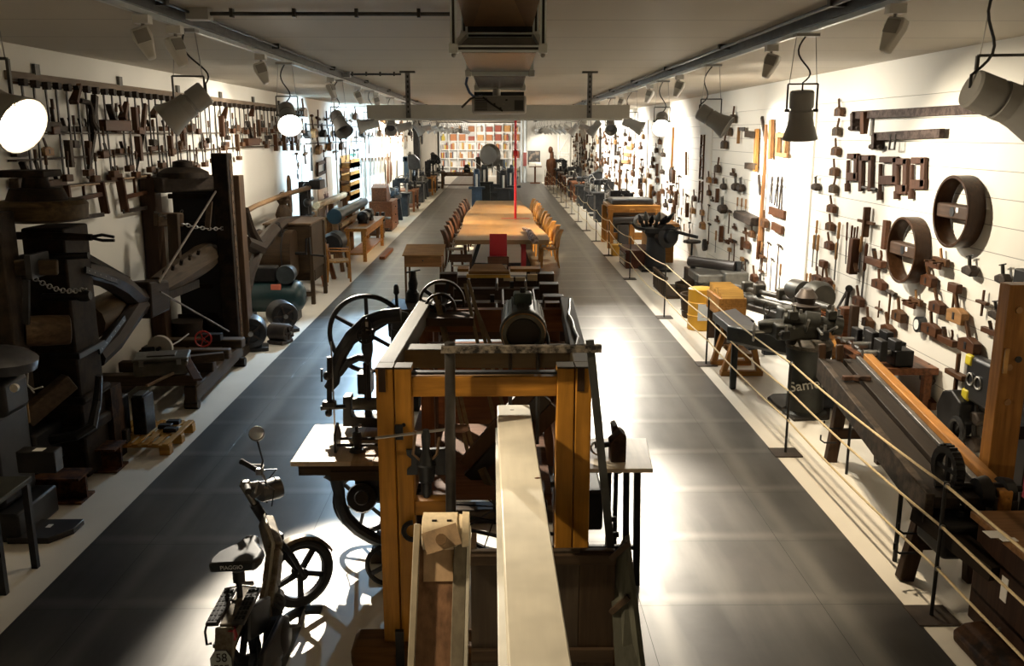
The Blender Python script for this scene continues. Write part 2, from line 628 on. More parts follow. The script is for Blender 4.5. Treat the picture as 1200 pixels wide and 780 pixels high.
def spotlight(s, Y, aim, label, z=3.40, lit=0, watt=0, col=(1, .86, .66), cone=62, blend=.6, size=.06, yoke_turn=0.0):
    """can lamp with flared reflector in a square yoke, hung on two wires from the track"""
    x = TRACK_X[s]
    c = Vector((x, Y, z))
    a = (Vector(aim) - c).normalized()
    t = thing('track_spotlight', label, 'spotlight', (x, Y, 3.96), 0, 'spotlights hung from the ceiling tracks')
    b = c - a * .15
    MB().lathe(b, c + a * .06, [(0, .05), (.0, .082), (.06, .092), (.62, .092), (.63, .080), (.72, .080), (.73, .094), (1, .094)], 20).build('housing', LAMPG, t)
    m = MB()
    M = MB.frame(c + a * .06, c + a * .22)
    n = 22
    prof = [(0, .094), (.05, .102), (.16, .136), (.165, .130), (.05, .095), (.012, .08)]
    v, f = [], []
    for h, r in prof:
        v += [(r * cos(2 * pi * i / n), r * sin(2 * pi * i / n), h) for i in range(n)]
    for k in range(len(prof) - 1):
        for i in range(n):
            j = (i + 1) % n
            f.append((k * n + i, k * n + j, (k + 1) * n + j, (k + 1) * n + i))
    m._add(v, f, M)
    m.build('reflector', LAMPG, t)
    lens = MB().cyl(c + a * .085, c + a * .10, .082, n=18).build('lens', glow(col, lit) if lit else paint((.05, .05, .055), .1), t)
    # yoke: a square frame in the plane across the aim
    h = Vector((.18 * s, 1, 0)).normalized()
    sd = Vector((-h.y, h.x, 0))
    top = c.z + .20
    w = .112
    q = [c + sd * w, Vector((c.x, c.y, top)) + sd * w, Vector((c.x, c.y, top)) - sd * w, c - sd * w]
    m = MB()
    for i in range(3):
        m.bar(q[i], q[i + 1], .012, .028, up=h)
    m.cyl(c + sd * .09, c + sd * (w + .015), .012, n=8).cyl(c - sd * .09, c - sd * (w + .015), .012, n=8)
    m.build('yoke', GREYM, t)
    for k in (1, 2):
        MB().cyl(q[k] * .96 + q[3 - k] * .04, Vector((x, Y, 3.953)) + sd * (.07 if k == 1 else -.07), .003, n=5).build('suspension_wire', STEEL, t)
    MB().bx(x - .09, x + .09, Y - .05, Y + .05, 3.93, 3.953).build('track_clip', LAMPG, t)
    pts = []
    for i in range(13):
        u = i / 12
        p = Vector((x, Y, 3.94)).lerp(b + Vector((0, 0, .06)), u)
        p += sd * (.05 * sin(u * 2 * pi)) + Vector((0, 0, -.03 * sin(u * pi)))
        pts.append(p)
    pts.append(b)
    MB().tube(pts, .007, 6).build('power_cable', BLACKP, t)
    if watt:
        l = bpy.data.lights.new('spot_beam', 'SPOT')
        l.energy = watt
        l.color = col
        l.spot_size = radians(cone)
        l.spot_blend = blend
        l.shadow_soft_size = size
        lo = bpy.data.objects.new('spot_beam', l)
        COL.objects.link(lo)
        lo.parent = t
        lo.location = c + a * .20 - Vector(t.location)
        lo.rotation_euler = a.to_track_quat('-Z', 'Y').to_euler()
    return t


def washer(s, Y, label, turn=0.0, watt=0, col=(1, .95, .85), dz=0.0):
    """white shield-shaped wall washer on a short bracket under the track"""
    x = TRACK_X[s]
    t = thing('wall_washer', label, 'wall washer light', (x, Y, 3.96), 0, 'white wall washers under the ceiling tracks')
    M = Matrix.Translation((x, Y, 3.80 + dz)) @ Matrix.Rotation(s * .35, 4, 'Y') @ Matrix.Rotation(turn, 4, 'Z')
    poly = [(-.055, .08), (.055, .08), (.064, .02), (.024, -.13), (-.024, -.13), (-.064, .02)]
    m = MB().prism(poly, -.035, .035, 'xz', M)
    o = m.build('hood', WHITEP, t, bevel=.012)
    MB().bx(-.045, .045, -.044, -.035, -.02, .06, M).build('glass', paint((.35, .34, .32), .15), t)
    MB().cyl((x, Y, 3.86 + dz), (x, Y, 3.953), .012, n=8).build('stem', STEEL, t)
    MB().bx(x - .05, x + .05, Y - .04, Y + .04, 3.90, 3.953).build('track_clip', WHITEP, t)
    if watt:
        l = bpy.data.lights.new('washer_beam', 'SPOT')
        l.energy = watt
        l.color = col
        l.spot_size = radians(150)
        l.spot_blend = .9
        l.shadow_soft_size = .12
        lo = bpy.data.objects.new('washer_beam', l)
        COL.objects.link(lo)
        lo.parent = t
        p = Vector((x + s * .12, Y, 3.68 + dz))
        lo.location = p - Vector(t.location)
        d = Vector((s * 2.3, 0, -2.0))
        lo.rotation_euler = d.to_track_quat('-Z', 'Y').to_euler()
    return t


WARM, COOL, NEUT = (1, .80, .54), (.55, .80, 1), (1, .92, .78)
KEY, WASHL, WASHR = 1.0, 1.0, 1.0
spotlight(-1, 4.2, (1.5, 2.9, 1.4), 'lit can spotlight with glowing white lens at the near end of the clamp wall track', 3.33, 60, 480, WARM, 90)
spotlight(-1, 6.95, (-4.6, 6.2, 1.7), 'silver can spotlight turned to the near clamps, clear of the wall rail', 3.42, 0, 75, WARM, 80)
spotlight(-1, 10.1, (-.6, 5.2, .3), 'lit can spotlight glaring back over the machines, beside the rail of clamps', 3.40, 60, 4200, (1, .90, .74), 36, .4, .05)
spotlight(-1, 13.3, (-.6, 11.0, .6), 'banded can spotlight with dark lens facing the aisle over the clamp wall side', 3.38, 0, 0)
spotlight(1, 4.35, (4.7, 4.3, 2.5), 'largest looking dark can spotlight beside the long iron bar clamp', 3.36, 0, 55, WARM, 85)
spotlight(1, 7.2, (2.5, 7.5, .9), 'can spotlight pointing straight down before the bright pier', 3.38, 0, 420, WARM, 84)
spotlight(1, 10.3, (4.8, 9.2, 1.8), 'can spotlight tilted to the panelled wall, third from the camera on its track', 3.38, 0, 620, (1, .88, .68), 100)
for k in range(1, 19):
    Y = 10.3 + 3.1 * k
    wr_, cl = (1500, (1, .93, .82)) if k < 12 else (230, NEUT)
    aim = (4.75, Y - .6, 2.2)
    cone, lit = (78 if k < 5 else 104), 0
    if k > 13:
        aim, wr_ = (3.2, 62, 1.4), 420
    if k == 1:
        aim, wr_, cone, lit, cl = (1.1, 7.0, .1), 600, 23, 60, (1, .90, .74)
    elif k == 3:
        aim, wr_, cone, cl = (2.0, 13.0, 0), 1000, 60, (1, .92, .78)
    elif k in (4, 6):
        aim, wr_, cone, cl = (.3, Y + 1.0, .7), 2200, 66, (1, .74, .42)
    if Y < YB - 1:
        spotlight(1, Y, aim, 'distant can spotlight on the panelled wall track, %s beyond the one tilted to the wall' % nth(k), 3.38, lit, wr_, cl, cone, .7)
    wl, cl = (1500, COOL if k < 9 else NEUT) if k < 12 else (260, NEUT)
    aim, cone = (-4.8, Y - .6, 2.75), (76 if k < 5 else 104)
    if k > 13:
        aim, wl, cl = (-1.5, 71, 1.6), 520, (1, .92, .80)
    elif k == 3:
        aim, wl, cone, cl = (-2.0, 13.5, 0), 2600, 40, (.46, .73, 1)
    elif k == 5:
        aim, wl, cone, cl = (-.3, Y + .6, .7), 1100, 66, (1, .80, .52)
    if k == 2:
        wl, cl = 420, NEUT
    if k > 1:
        spotlight(-1, Y, aim, 'distant can spotlight on the clamp wall track, %s beyond the banded lamp' % nth(k - 1), 3.38, 0, wl, cl, cone, .7)
for s, Y, lab, turn, w in (
        (-1, 6.15, 'white wall washer hanging edge on beside the conduit box', .3, 0),
        (-1, 6.75, 'broad white wall washer turned to the ceiling above the silver spotlight', 1.0, 0),
        (-1, 9.1, 'white wall washer between the silver spotlight and the glaring one', .4, 0),
        (-1, 12.8, 'pale wall washer just before the banded spotlight', 1.2, 120),
        (-1, 15.2, 'small wall washer over the far clamps', .3, 150),
        (-1, 17.4, 'small wall washer near the screen bracket on the clamp wall side', .6, 200),
        (1, 5.6, 'broad white wall washer beside the largest looking spotlight', -1.0, 0),
        (1, 8.1, 'narrow white wall washer between two hanging spotlights', -.6, 0),
        (1, 12.2, 'white wall washer just past the tilted spotlight', -.5, 400),
        (1, 14.6, 'white wall washer near the screen case end on the panelled side', -.7, 450),
        (1, 18.0, 'far white wall washer over the pale boards', -.6, 200)):
    washer(s, Y, lab, turn, w, (1, .90, .74) if s < 0 else NEUT)

# conduits running across the ceiling from the trunking
for (x0, y0), (x1, y1), lab in (((235, 16), (527, 16), 'thin grey conduit running across the ceiling to the projector cage'), ((405, 87), (470, 87), 'short thin conduit from the track to the screen bracket')):
    a, b = P(x0, y0, Z=4.045), P(x1, y1, Z=4.045)
    t = thing('ceiling_conduit', lab, 'conduit', a)
    MB().cyl(a, (b.x, a.y, a.z), .014, n=8).build('pipe', metal((.08, .08, .078), .4, .6), t)
    for k in range(4):
        xx = a.x + (b.x - a.x) * (k + .5) / 4
        MB().bx(xx - .012, xx + .012, a.y - .025, a.y + .025, 4.02, ZC).build('pipe_clip', GREYM, t)
    MB().bx(a.x - .09, a.x + .07, a.y - .06, a.y + .06, 4.0, ZC).build('junction_box', LAMPG, t)

# roll-up screen case on two slotted brackets
Ys = 13.4
a, b = P(430, 139, Y=Ys), P(738, 139, Y=Ys)
ztop = P(586, 127, Y=Ys).z
t = thing('screen_case', 'long white projection screen case hung across the hall from two slotted brackets', 'projection screen', ((a.x + b.x) / 2, Ys, a.z))
MB().bx(a.x, b.x, Ys, Ys + .17, a.z, ztop + .05).build('case', paint((.58, .55, .49), .5), t, bevel=.008)
MB().bx(a.x + .1, b.x - .1, Ys + .05, Ys + .10, a.z - .025, a.z).build('screen_bar', paint((.75, .74, .70), .5), t)
for px in (478, 691):
    q = P(px, 100, Y=Ys)
    o = MB().bx(q.x - .035, q.x + .035, Ys - .03, Ys + .0, a.z + .01, ZC - .0).build('bracket', metal((.20, .19, .18), .4, .7), t)
    m = MB()
    for i in range(9):
        z = a.z + .08 + i * .07
        MB().bx(q.x - .012, q.x + .012, Ys - .034, Ys - .029, z, z + .035).build('slot', BLACKP, o)
    MB().bx(q.x - .11, q.x + .11, Ys - .06, Ys + .06, ZC - .025, ZC).build('ceiling_plate', GREYM, t)

# projector in an aluminium cage
ALUP = metal((.72, .78, .78), .35, .3, .08)
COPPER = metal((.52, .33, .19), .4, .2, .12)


def cage_rect(x0, x1, z0, z1, y, w, name, parent, sides=True):
    o = MB().bx(x0, x1, y - w / 2, y + w / 2, z0, z0 + w).build(name, ALUP, parent)
    return o


Yc = 5.2
l, r = P(528, 57, Y=Yc), P(640, 57, Y=Yc)
t = thing('projector_cage', 'aluminium profile cage with mirror steel hoods stepping down to the projector', 'projector mount', ((l.x + r.x) / 2, Yc, ZC))
zb = l.z
w = .035
Yr = Yc + .85
l2, r2 = P(541, 42, Y=Yr), P(631, 42, Y=Yr)
JM = metal((.75, .78, .77), .35, .3, .08)
for (cx1, cx2) in ((l.x + w / 2, l2.x + w / 2), (r.x - w / 2, r2.x - w / 2)):
    for x, yy, zz in ((cx1, Yc, zb), (cx2, Yr, l2.z)):
        o = MB().bar((x, yy, zz), (x, yy, ZC), w, w, up=(0, 1, 0)).build('cage_post', ALUP, t)
        MB().bx(x - w * .2, x + w * .2, yy - w * .53, yy - w * .49, zz, ZC).build('groove', BLACKP, o)
        MB().cb((x, yy, zz), (w * 1.5, w * 1.5, w * 1.5)).build('corner_joint', JM, t, bevel=.006)
    MB().bar((cx1, Yc, zb), (cx2, Yr, l2.z), w, w).build('cage_rail', ALUP, t)
    MB().sph((cx1, Yc, zb - .035), .014).build('foot_bolt', STEEL, t)
for a_, b_, yy in ((l, r, Yc), (l2, r2, Yr)):
    o = MB().bar((a_.x, yy, a_.z), (b_.x, yy, a_.z), w, w).build('cage_rail', ALUP, t)
    MB().bx(a_.x + .04, b_.x - .04, yy - w * .53, yy - w * .49, a_.z - w * .2, a_.z + w * .2).build('groove', BLACKP, o)


def hood(px0, py0, px1, py1, qx0, qy0, qx1, qy1, Ya, Yb, name, mat):
    """folded sheet between an upper near edge and a lower far edge, drawn in where it narrows"""
    a, b, c, d = P(px0, py0, Y=Ya), P(px1, py1, Y=Ya), P(qx1, qy1, Y=Yb), P(qx0, qy0, Y=Yb)
    m = MB()
    th = Vector((0, .006, .006))
    v = [a, b, c, d, a + th, b + th, c + th, d + th]
    m._add(v, [(0, 1, 2, 3), (7, 6, 5, 4), (0, 4, 5, 1), (1, 5, 6, 2), (2, 6, 7, 3), (3, 7, 4, 0)])
    return m.build(name, mat, t, smooth=False)


# upper pyramid hood between the posts: middle gore and two side gores
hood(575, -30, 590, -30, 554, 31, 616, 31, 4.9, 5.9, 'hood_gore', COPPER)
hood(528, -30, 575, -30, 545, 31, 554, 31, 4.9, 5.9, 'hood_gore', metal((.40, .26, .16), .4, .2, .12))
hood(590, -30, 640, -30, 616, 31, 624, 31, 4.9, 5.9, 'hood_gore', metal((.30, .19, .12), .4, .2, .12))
hood(548, 31, 624, 31, 548, 38, 624, 38, 5.9, 5.88, 'hood_lip', metal((.10, .11, .11), .3, .7))
hood(549, 44, 623, 44, 536, 58, 632, 58, 6.1, 5.26, 'dark_filler', metal((.10, .10, .095), .3, .5, .2))  # added dark sheet standing in for the darkness behind the rails
hood(541, 62, 628, 62, 551, 84, 620, 84, 5.3, 7.0, 'lower_hood', metal((.11, .095, .075), .25, .5, .3))
hood(555, 90, 616, 90, 561, 103, 612, 103, 7.05, 8.2, 'lower_hood', metal((.15, .115, .085), .25, .5, .3))
for px0, px1, py, Yq in ((549, 623, 86, 7.0), (559, 613, 103, 8.2)):
    a, b = P(px0, py, Y=Yq), P(px1, py, Y=Yq)
    MB().bar(a, b, .03, .035).build('cage_rail', ALUP, t)
    for q in (a, b):
        MB().cb(q, (.05, .05, .05)).build('corner_joint', metal((.6, .62, .6), .3, .8), t, bevel=.006)
        MB().bar(q, (q.x, q.y, ZC), .03, .03, up=(0, 1, 0)).build('hanger_rod', ALUP, t)
a, b = P(577, 92, Y=7.9), P(588, 92, Y=7.9)
c = P(582, 104, Y=8.2)
MB().tube([a, c, b], .012, 6).build('strut', ALUP, t)
MB().cyl(c, P(582, 112, Y=8.2), .035).build('mount_tube', STEEL, t)
# projector
Yp = 8.25
a, b = P(553, 133, Y=Yp), P(617, 112, Y=Yp)
t = thing('projector', 'grey projector showing its rear sockets, hung under the aluminium cage', 'projector', ((a.x + b.x) / 2, Yp, a.z))
MB().bx(a.x, b.x, Yp, Yp + .42, a.z, b.z).build('body', paint((.62, .62, .60), .45), t, bevel=.02)
o = MB().bx(a.x + .02, b.x - .02, Yp - .006, Yp + .004, a.z + .02, b.z - .004).build('rear_panel', paint((.24, .24, .23), .5), t)
wv = b.x - a.x
for i in range(7):
    z = a.z + .03 + i * .016
    MB().bx(a.x + .03, a.x + .03 + wv * .22, Yp - .010, Yp - .005, z, z + .007).build('vent_slat', BLACKP, o)
for i in range(7):
    x = a.x + wv * (.34 + .055 * i)
    z = a.z + .04 + (i % 3) * .035
    MB().bx(x, x + .018, Yp - .010, Yp - .005, z, z + .014).build('socket', BLACKP if i % 2 else STEEL, o)
MB().bx(b.x - wv * .22, b.x - wv * .06, Yp - .010, Yp - .005, a.z + .03, b.z - .04).build('speaker_grille', paint((.06, .06, .06), .6), o)
MB().bx(a.x + .02, b.x - .02, Yp + .05, Yp + .3, b.z, b.z + .035).build('mount_plate', BLACKP, t)
o = MB().tube([P(548, 88, Y=8.1), P(546, 98, Y=8.15), P(550, 108, Y=8.2), P(556, 114, Y=8.25), P(565, 112, Y=8.3)], .012, 8).build('signal_cable', paint((.02, .06, .16), .4), t)
MB().tube([P(556, 114, Y=8.2), P(551, 116, Y=8.15), P(546, 121, Y=8.1), P(541, 126, Y=8.1)], .010, 8).build('power_cable', BLACKP, t)
MB().tube([P(566, 114, Y=8.23), P(575, 121, Y=8.22), P(589, 130, Y=8.235)], .009, 8).build('power_cable', BLACKP, t)
# ================================================================ the timber framed machine in the middle
def pY(px, py, Y):
    return P(px, py, Y=Y)


def text(body, size, M, mat, parent, name='lettering', ext=.0015, align='CENTER'):
    cu = bpy.data.curves.new(name, 'FONT')
    cu.body = body
    cu.size = size
    cu.align_x = align
    cu.align_y = 'CENTER'
    cu.extrude = ext
    cu.materials.append(mat)
    o = bpy.data.objects.new(name, cu)
    COL.objects.link(o)
    dg = bpy.context.evaluated_depsgraph_get()
    me = bpy.data.meshes.new_from_object(o.evaluated_get(dg))
    bpy.data.objects.remove(o)
    o = bpy.data.objects.new(name, me)
    COL.objects.link(o)
    o.parent = parent
    off = Vector(parent.location) + (Vector(parent.parent.location) if parent.parent else Vector())
    o.matrix_local = Matrix.Translation(-off) @ M
    return o


def face_M(origin, right, up):
    r = Vector(right).normalized()
    u = Vector(up)
    n = r.cross(u).normalized()
    u = n.cross(r)
    o = Vector(origin)
    return Matrix(((r.x, u.x, n.x, o.x), (r.y, u.y, n.y, o.y), (r.z, u.z, n.z, o.z), (0, 0, 0, 1)))


TOPW = wood((.075, .06, .036), 'y', .6, contrast=.3)
TOPWX = wood((.085, .07, .045), 'x', .6, contrast=.3)
REDW = wood((.16, .062, .022), 'x', .5)
REDWZ = wood((.16, .062, .022), 'z', .5)
t = thing('timber_frame_machine', 'tall amber timber framed belt machine with double posts and an electric motor on top', 'machine', (-.1, 5.0, 0))
ZT = 1.89
for x0, x1 in ((-.72, -.62), (-.612, -.515), (.325, .425), (.432, .525)):
    o = MB().bx(x0, x1, 4.98, 5.10, .15, ZT - .006).build('front_post', AMBERZ, t, bevel=.006)
    MB().bx(x0, x1, 4.98, 5.10, ZT - .006, ZT + .004).build('end_grain', TOPWX, o)
for x in (-.685, .46):
    MB().bx(x - .018, x + .022, 4.972, 4.982, ZT - .14, ZT).build('tenon', WD_DARK, t)
MB().bar((-.67, 5.10, ZT - .06), (-.60, 7.25, ZT - .06), .10, .13).build('top_rail', TOPW, t, bevel=.006)
MB().bar((.475, 5.10, ZT - .06), (.54, 7.25, ZT - .06), .10, .13).build('top_rail', TOPW, t, bevel=.006)
for x0, x1 in ((-.66, -.55), (.36, .48)):
    MB().bx(x0, x1, 7.10, 7.22, .12, ZT - .02).build('rear_post', REDWZ, t, bevel=.005)
for x0, x1 in ((-.56, -.47), (-.40, -.33), (.38, .47)):
    MB().bx(x0, x1, 6.05, 6.15, .12, ZT - .25).build('middle_post', REDWZ, t, bevel=.005)
MB().bx(-.515, .325, 4.99, 5.08, 1.715, 1.835).build('front_crossbar', AMBERX, t, bevel=.005)
MB().bx(-.515, .325, 5.0, 5.05, 1.845, 1.86).build('iron_strip', IRON, t)
MB().bx(-.63, .44, 5.50, 5.66, ZT - .14, ZT - .015).build('motor_crossbar', TOPWX, t, bevel=.006)
MB().bx(-.6, .52, 6.98, 7.08, 1.66, 1.84).build('rear_crossbar', REDW, t, bevel=.005)
MB().bx(-.6, .52, 7.02, 7.08, 1.40, 1.56).build('rear_crossbar', REDW, t, bevel=.005)
for x in (-.60, .45):
    for z in (.92, .35):
        MB().bx(x - .05, x + .05, 5.1, 7.1, z, z + .13).build('side_rail', REDW if z > .5 else WD_DARKY, t, bevel=.005)
MB().bx(-.5, .33, 5.45, 6.9, .88, .92).build('bed_board', wood((.14, .07, .04), 'x', .6), t)
MB().bx(-.515, -.30, 4.99, 5.09, .98, 1.07).build('short_rail', AMBERX, t, bevel=.004)
MB().bx(-.92, .72, 4.90, 5.16, .006, .15).build('foot_timber', wood((.15, .07, .02), 'x', .5), t, bevel=.035)
MB().bx(-.8, .7, 7.0, 7.2, .006, .13).build('foot_timber', WD_OLD, t, bevel=.02)
for q in ((-.64, 4.88),):
    MB().bx(q[0], q[0] + .05, q[1], q[1] + .03, .02, .28).build('foot_strap', IRON, t)
# motor
MA, MBk = Vector((.146, 5.56, 1.955)), Vector((.146, 5.98, 2.03))
md = (MBk - MA).normalized()
mo = MB().lathe(MBk, MA, [(0, .05), (.03, .10), (.2, .14), (.75, .143), (.82, .152), (.93, .152), (.95, .140), (1, .136), (1.0, .112), (.93, .105), (.93, .02)], 30).build('electric_motor', metal((.06, .065, .06), .45, .6), t)
MB().torus(MA + md * .012, md, .132, .010, 32, 6).build('brass_ring', metal((.35, .20, .08), .35, .9), mo)
MB().cyl(MA + md * .035, MA + md * .02, .10, n=26).build('fan_opening', paint((.006, .006, .006), .7), mo)
MB().bx(.085, .205, 5.72, 5.85, 2.11, 2.19).build('terminal_box', metal((.08, .11, .105), .5, .5), mo, bevel=.012)
MB().cyl((.146, 5.78, 2.19), (.146, 5.78, 2.22), .02, n=10).build('cable_gland', IRON, mo)
m = MB()
for i in range(11):
    an = radians(15 + i * 15)
    e = Vector((cos(an), 0, sin(an)))
    m.bar(MA + md * .06 + e * .139, MBk - md * .08 + e * .137, .010, .014, up=e)
m.build('cooling_fins', metal((.06, .065, .06), .45, .6), mo)
MB().bx(.02, .27, 5.54, 5.72, 1.78, 1.83).build('motor_foot', IRON, mo)
MB().tube([(.19, 5.76, 2.08), (.26, 5.72, 2.05), (.30, 5.62, 1.93), (.31, 5.55, 1.86), (.38, 5.48, 1.875), (.47, 5.46, 1.90), (.505, 5.7, 1.905), (.50, 5.95, 1.905), (.51, 6.2, 1.905), (.50, 6.45, 1.905), (.53, 6.75, 1.90), (.56, 7.1, 1.90)], .011, 8).build('motor_cable', BLACKP, t)
for x in (.06, .235):
    MB().cyl((x, 5.49, 1.25), (x, 5.49, 1.86), .012, n=8).build('hanger_rod', IRON, t)
# pulleys on a bracket board over the rear rail
c0 = pY(518, 354, 7.12)
c1 = pY(516, 361, 6.98)
pb = MB().bx(c1.x - .14, c1.x + .27, 6.70, 6.96, 1.765, 1.83).build('bracket_board', WD_DARKX, t, bevel=.004)
o = MB().ring(c0, (0, 1, 0), .185, .165, .06, 36).build('belt_pulley', rusty((.02, .015, .01), (.05, .035, .02), .7, 9), t)
MB().spokes(c0, (0, 1, 0), .03, .17, 5, .03, .03).build('pulley_spokes', IRON, o)
o = MB().ring(c1, (0, 1, 0), .125, .105, .06, 30).build('belt_pulley', rusty((.02, .015, .01), (.05, .035, .02), .7, 9), t)
MB().spokes(c1, (0, 1, 0), .02, .11, 5, .03, .03, .4).build('pulley_spokes', IRON, o)
MB().lathe(c1 - Vector((0, .06, 0)), c1 + Vector((0, .2, 0)), [(0, .02), (0, .045), (.2, .05), (.5, .08), (.8, .05), (1, .04)], 14).build('bearing_housing', IRON, t)
MB().bx(c1.x - .07, c1.x + .07, 6.95, 7.18, 1.80, c1.z - .03).build('bearing_foot', IRON, t)
BELT = paint((.20, .145, .08), .7, .2, 30)
for (a, b) in (((-.28, 6.98, 2.05), (.02, 5.9, .95)), ((-.26, 7.12, 2.06), (.12, 6.0, .95)), ((-.52, 6.98, 1.98), (-.22, 5.9, .98)), ((-.50, 7.0, 1.95), (-.17, 5.85, .97)), ((-.22, 7.05, 1.9), (.17, 5.9, 1.2))):
    MB().bar(a, b, .026, .006, up=(0, 1, 0)).build('drive_belt', BELT, t)
# diagonal slide of three dark bars inside
for k in range(3):
    dx = k * .075
    MB().bar((-.24 + dx * .4, 5.72, 1.02 - dx * 1.25), (.22 + dx, 5.72, 1.58 - dx * 1.05), .10, .055, up=(0, 1, 0)).build('slide_bar', WD_DARK if k != 1 else IRON, t)
MB().bar((-.13, 5.65, 1.02), (.10, 5.5, .55), .03, .05).build('strut', TOPWX, t)
# thin-spoked wheel low inside the frame
c2 = Vector((-.02, 6.1, .55))
o = MB().ring(c2, (0.15, 1, 0), .36, .335, .03, 40).build('spoked_wheel', IRON, t)
MB().spokes(c2, (.15, 1, 0), .03, .34, 10, .009, .009).build('wheel_spokes', IRON, o)
MB().cyl(c2 - Vector((0, .05, 0)), c2 + Vector((0, .05, 0)), .04, n=12).build('wheel_hub', IRON, o)
MB().bar((-.5, 5.9, .62), (.4, 5.9, .42), .02, .02).build('tie_rod', IRON, t)
MB().bar((-.5, 5.85, .55), (.4, 5.85, .34), .02, .02).build('tie_rod', IRON, t)
MB().cyl((-.72, 6.0, .76), (.52, 6.0, .76), .022, n=10).build('drive_shaft', IRON, t)
# clamp screw and crank at the near left post
ysc = 4.93
a, b = pY(440, 513, ysc), pY(530, 502, ysc)
MB().cyl(a, b, .009, n=8).build('crank_rod', STEEL, t)
MB().lathe(pY(524, 503, ysc), pY(549, 501, ysc), [(0, .012), (.15, .022), (.8, .025), (1, .015)], 12).build('crank_grip', wood((.22, .12, .08), 'x'), t)
o = MB().prism([(q.x, q.z) for q in (pY(462, 500, ysc), pY(471, 500, ysc), pY(472, 517, ysc), pY(463, 517, ysc))], 4.955, 4.978, 'xz').build('rod_bracket', IRON_B, t)
MB().tube([pY(487, 505, ysc), pY(484, 532, ysc), pY(492, 539, ysc), pY(505, 539, ysc), pY(512, 532, ysc), pY(515, 512, ysc)], .009, 8).build('stirrup', metal((.25, .16, .09), .4, .7), t)
MB().lathe(pY(499, 503, ysc), pY(500, 582, ysc), [(0, .018), (.1, .028), (.3, .022), (.5, .045), (.52, .055), (.75, .045), (.77, .032), (.95, .03), (1, .018)], 14).build('clamp_spindle', IRON_B, t)
pl = [(476, 527), (528, 525), (529, 556), (477, 556), (477, 550), (482, 546), (482, 537), (477, 533)]
MB().prism([(q.x, q.z) for q in (pY(*v, 4.96) for v in pl)], 4.955, 4.985, 'xz').build('clamp_plate', IRON_B, t)
MB().tube(arc(tuple(pY(484, 622, 4.95)), .055, 90, 290, 10, 'xz'), .016, 8).build('ring_handle', IRON, t)
MB().cyl((-.565, 4.975, 1.55), (-.565, 4.99, 1.55), .012, n=10).build('bolt_head', IRON, t)

# worn iron bar frame leaning on the front: one crossbar and two uprights
t = thing('iron_bar_frame', 'worn black bar laid across two rods leaning on the timber machine', 'bar frame', (.1, 4.88, .87))
yb = 4.88
MB().bar(pY(517, 409, yb), pY(705, 408, yb), .035, .045, up=(0, 1, 0)).build('crossbar', rusty((.02, .018, .016), (.22, .19, .15), .6, 18), t, jitter=.003)
MB().cyl(pY(527, 401, 4.91), (pY(527, 600, 4.91).x, 4.91, .16), .030, n=12).build('upright', metal((.055, .05, .045), .45, .6), t)
a = pY(691, 398, 4.90)
MB().bar(a, pY(716, 645, 4.82), .045, .03).build('upright', metal((.07, .07, .065), .45, .6), t)

# dark boarded box in front
t = thing('boarded_box', 'dark weathered plank box with flared side standing in front of the timber machine', 'box', (.25, 4.6, 0))
x0, x1 = pY(551, 645, 4.62).x, pY(722, 645, 4.62).x
zt = pY(640, 645, 4.62).z
n = 4
for i in range(n):
    xa = x0 + (x1 - x0) * i / n
    MB().bx(xa + .002, xa + (x1 - x0) / n - .002, 4.62, 4.65, .03, zt).build('plank', WD_OLDZ if i % 2 else wood((.07, .052, .036), 'z', .7), t, bevel=.003)
MB().bx(x0, x1, 4.59, 4.62, zt - .075, zt - .015).build('batten', WD_OLD, t, bevel=.004)
MB().bx(x0, x1, 4.59, 4.62, .25, .33).build('batten', WD_OLD, t, bevel=.004)
MB().bx(x0, x0 + .03, 4.65, 4.86, .03, zt).build('side_board', WD_OLDZ, t)
MB().bx(x0, x1, 4.84, 4.86, .03, zt - .1).build('back_board', WD_OLDZ, t)
v = [pY(714, 660, 4.70), pY(732, 628, 4.62), pY(752, 790, 4.45), pY(722, 800, 4.45)]
m = MB()
th = Vector((.03, .03, 0))
m._add([*v, *[q + th for q in v]], [(0, 1, 2, 3), (7, 6, 5, 4), (0, 4, 5, 1), (1, 5, 6, 2), (2, 6, 7, 3), (3, 7, 4, 0)])
m.build('flared_side', wood((.10, .10, .075), 'z', .7), t, smooth=False)
for y in (652, 715):
    MB().bar(pY(716, y + 2, 4.60), pY(737, y - 16, 4.56), .03, .03).build('cleat', WD_OLD, t)

# long white timber lying into the frame
t = thing('white_timber', 'long white painted timber running from below the camera into the amber frame', 'timber', (.1, 3.2, 0))
zw = 1.56
a, b = P(583, 474, Z=zw), P(620, 474, Z=zw)
d = Vector((-.0162, 1, 0)).normalized()
L = 4.6
w = (b.x - a.x) * 1.02
c = (a + b) / 2
s_ = Vector((1, .0162, 0)) * w / 2
m = MB()
m.bar(c - d * L - Vector((0, 0, .07)), c - Vector((0, 0, .07)), w, .14)
m.build('top_plank', wood((.86, .82, .70), 'y', .45, contrast=.06), t, bevel=.006)
m = MB()
m.bar(c - d * L - Vector((.045, 0, .20)), c - d * .02 - Vector((.012, 0, .20)), w, .12)
m.build('under_plank', wood((.66, .66, .62), 'y', .5, contrast=.06), t, bevel=.005)
for yq in (1.0, 3.0):
    MB().bx(c.x - .06, c.x + .06, yq, yq + .1, .0, zw - .26).build('leg', WHITEP, t)
k1 = P(630, 560, Z=zw)
MB().sph(k1, .012, (1.3, .8, .3)).build('knot', paint((.12, .05, .02), .6), t)
k1 = P(600, 480, Z=zw)
MB().bx(k1.x - .012, k1.x + .012, k1.y - .006, k1.y + .006, zw - .001, zw + .001).build('mark', paint((.2, .18, .15), .6), t)

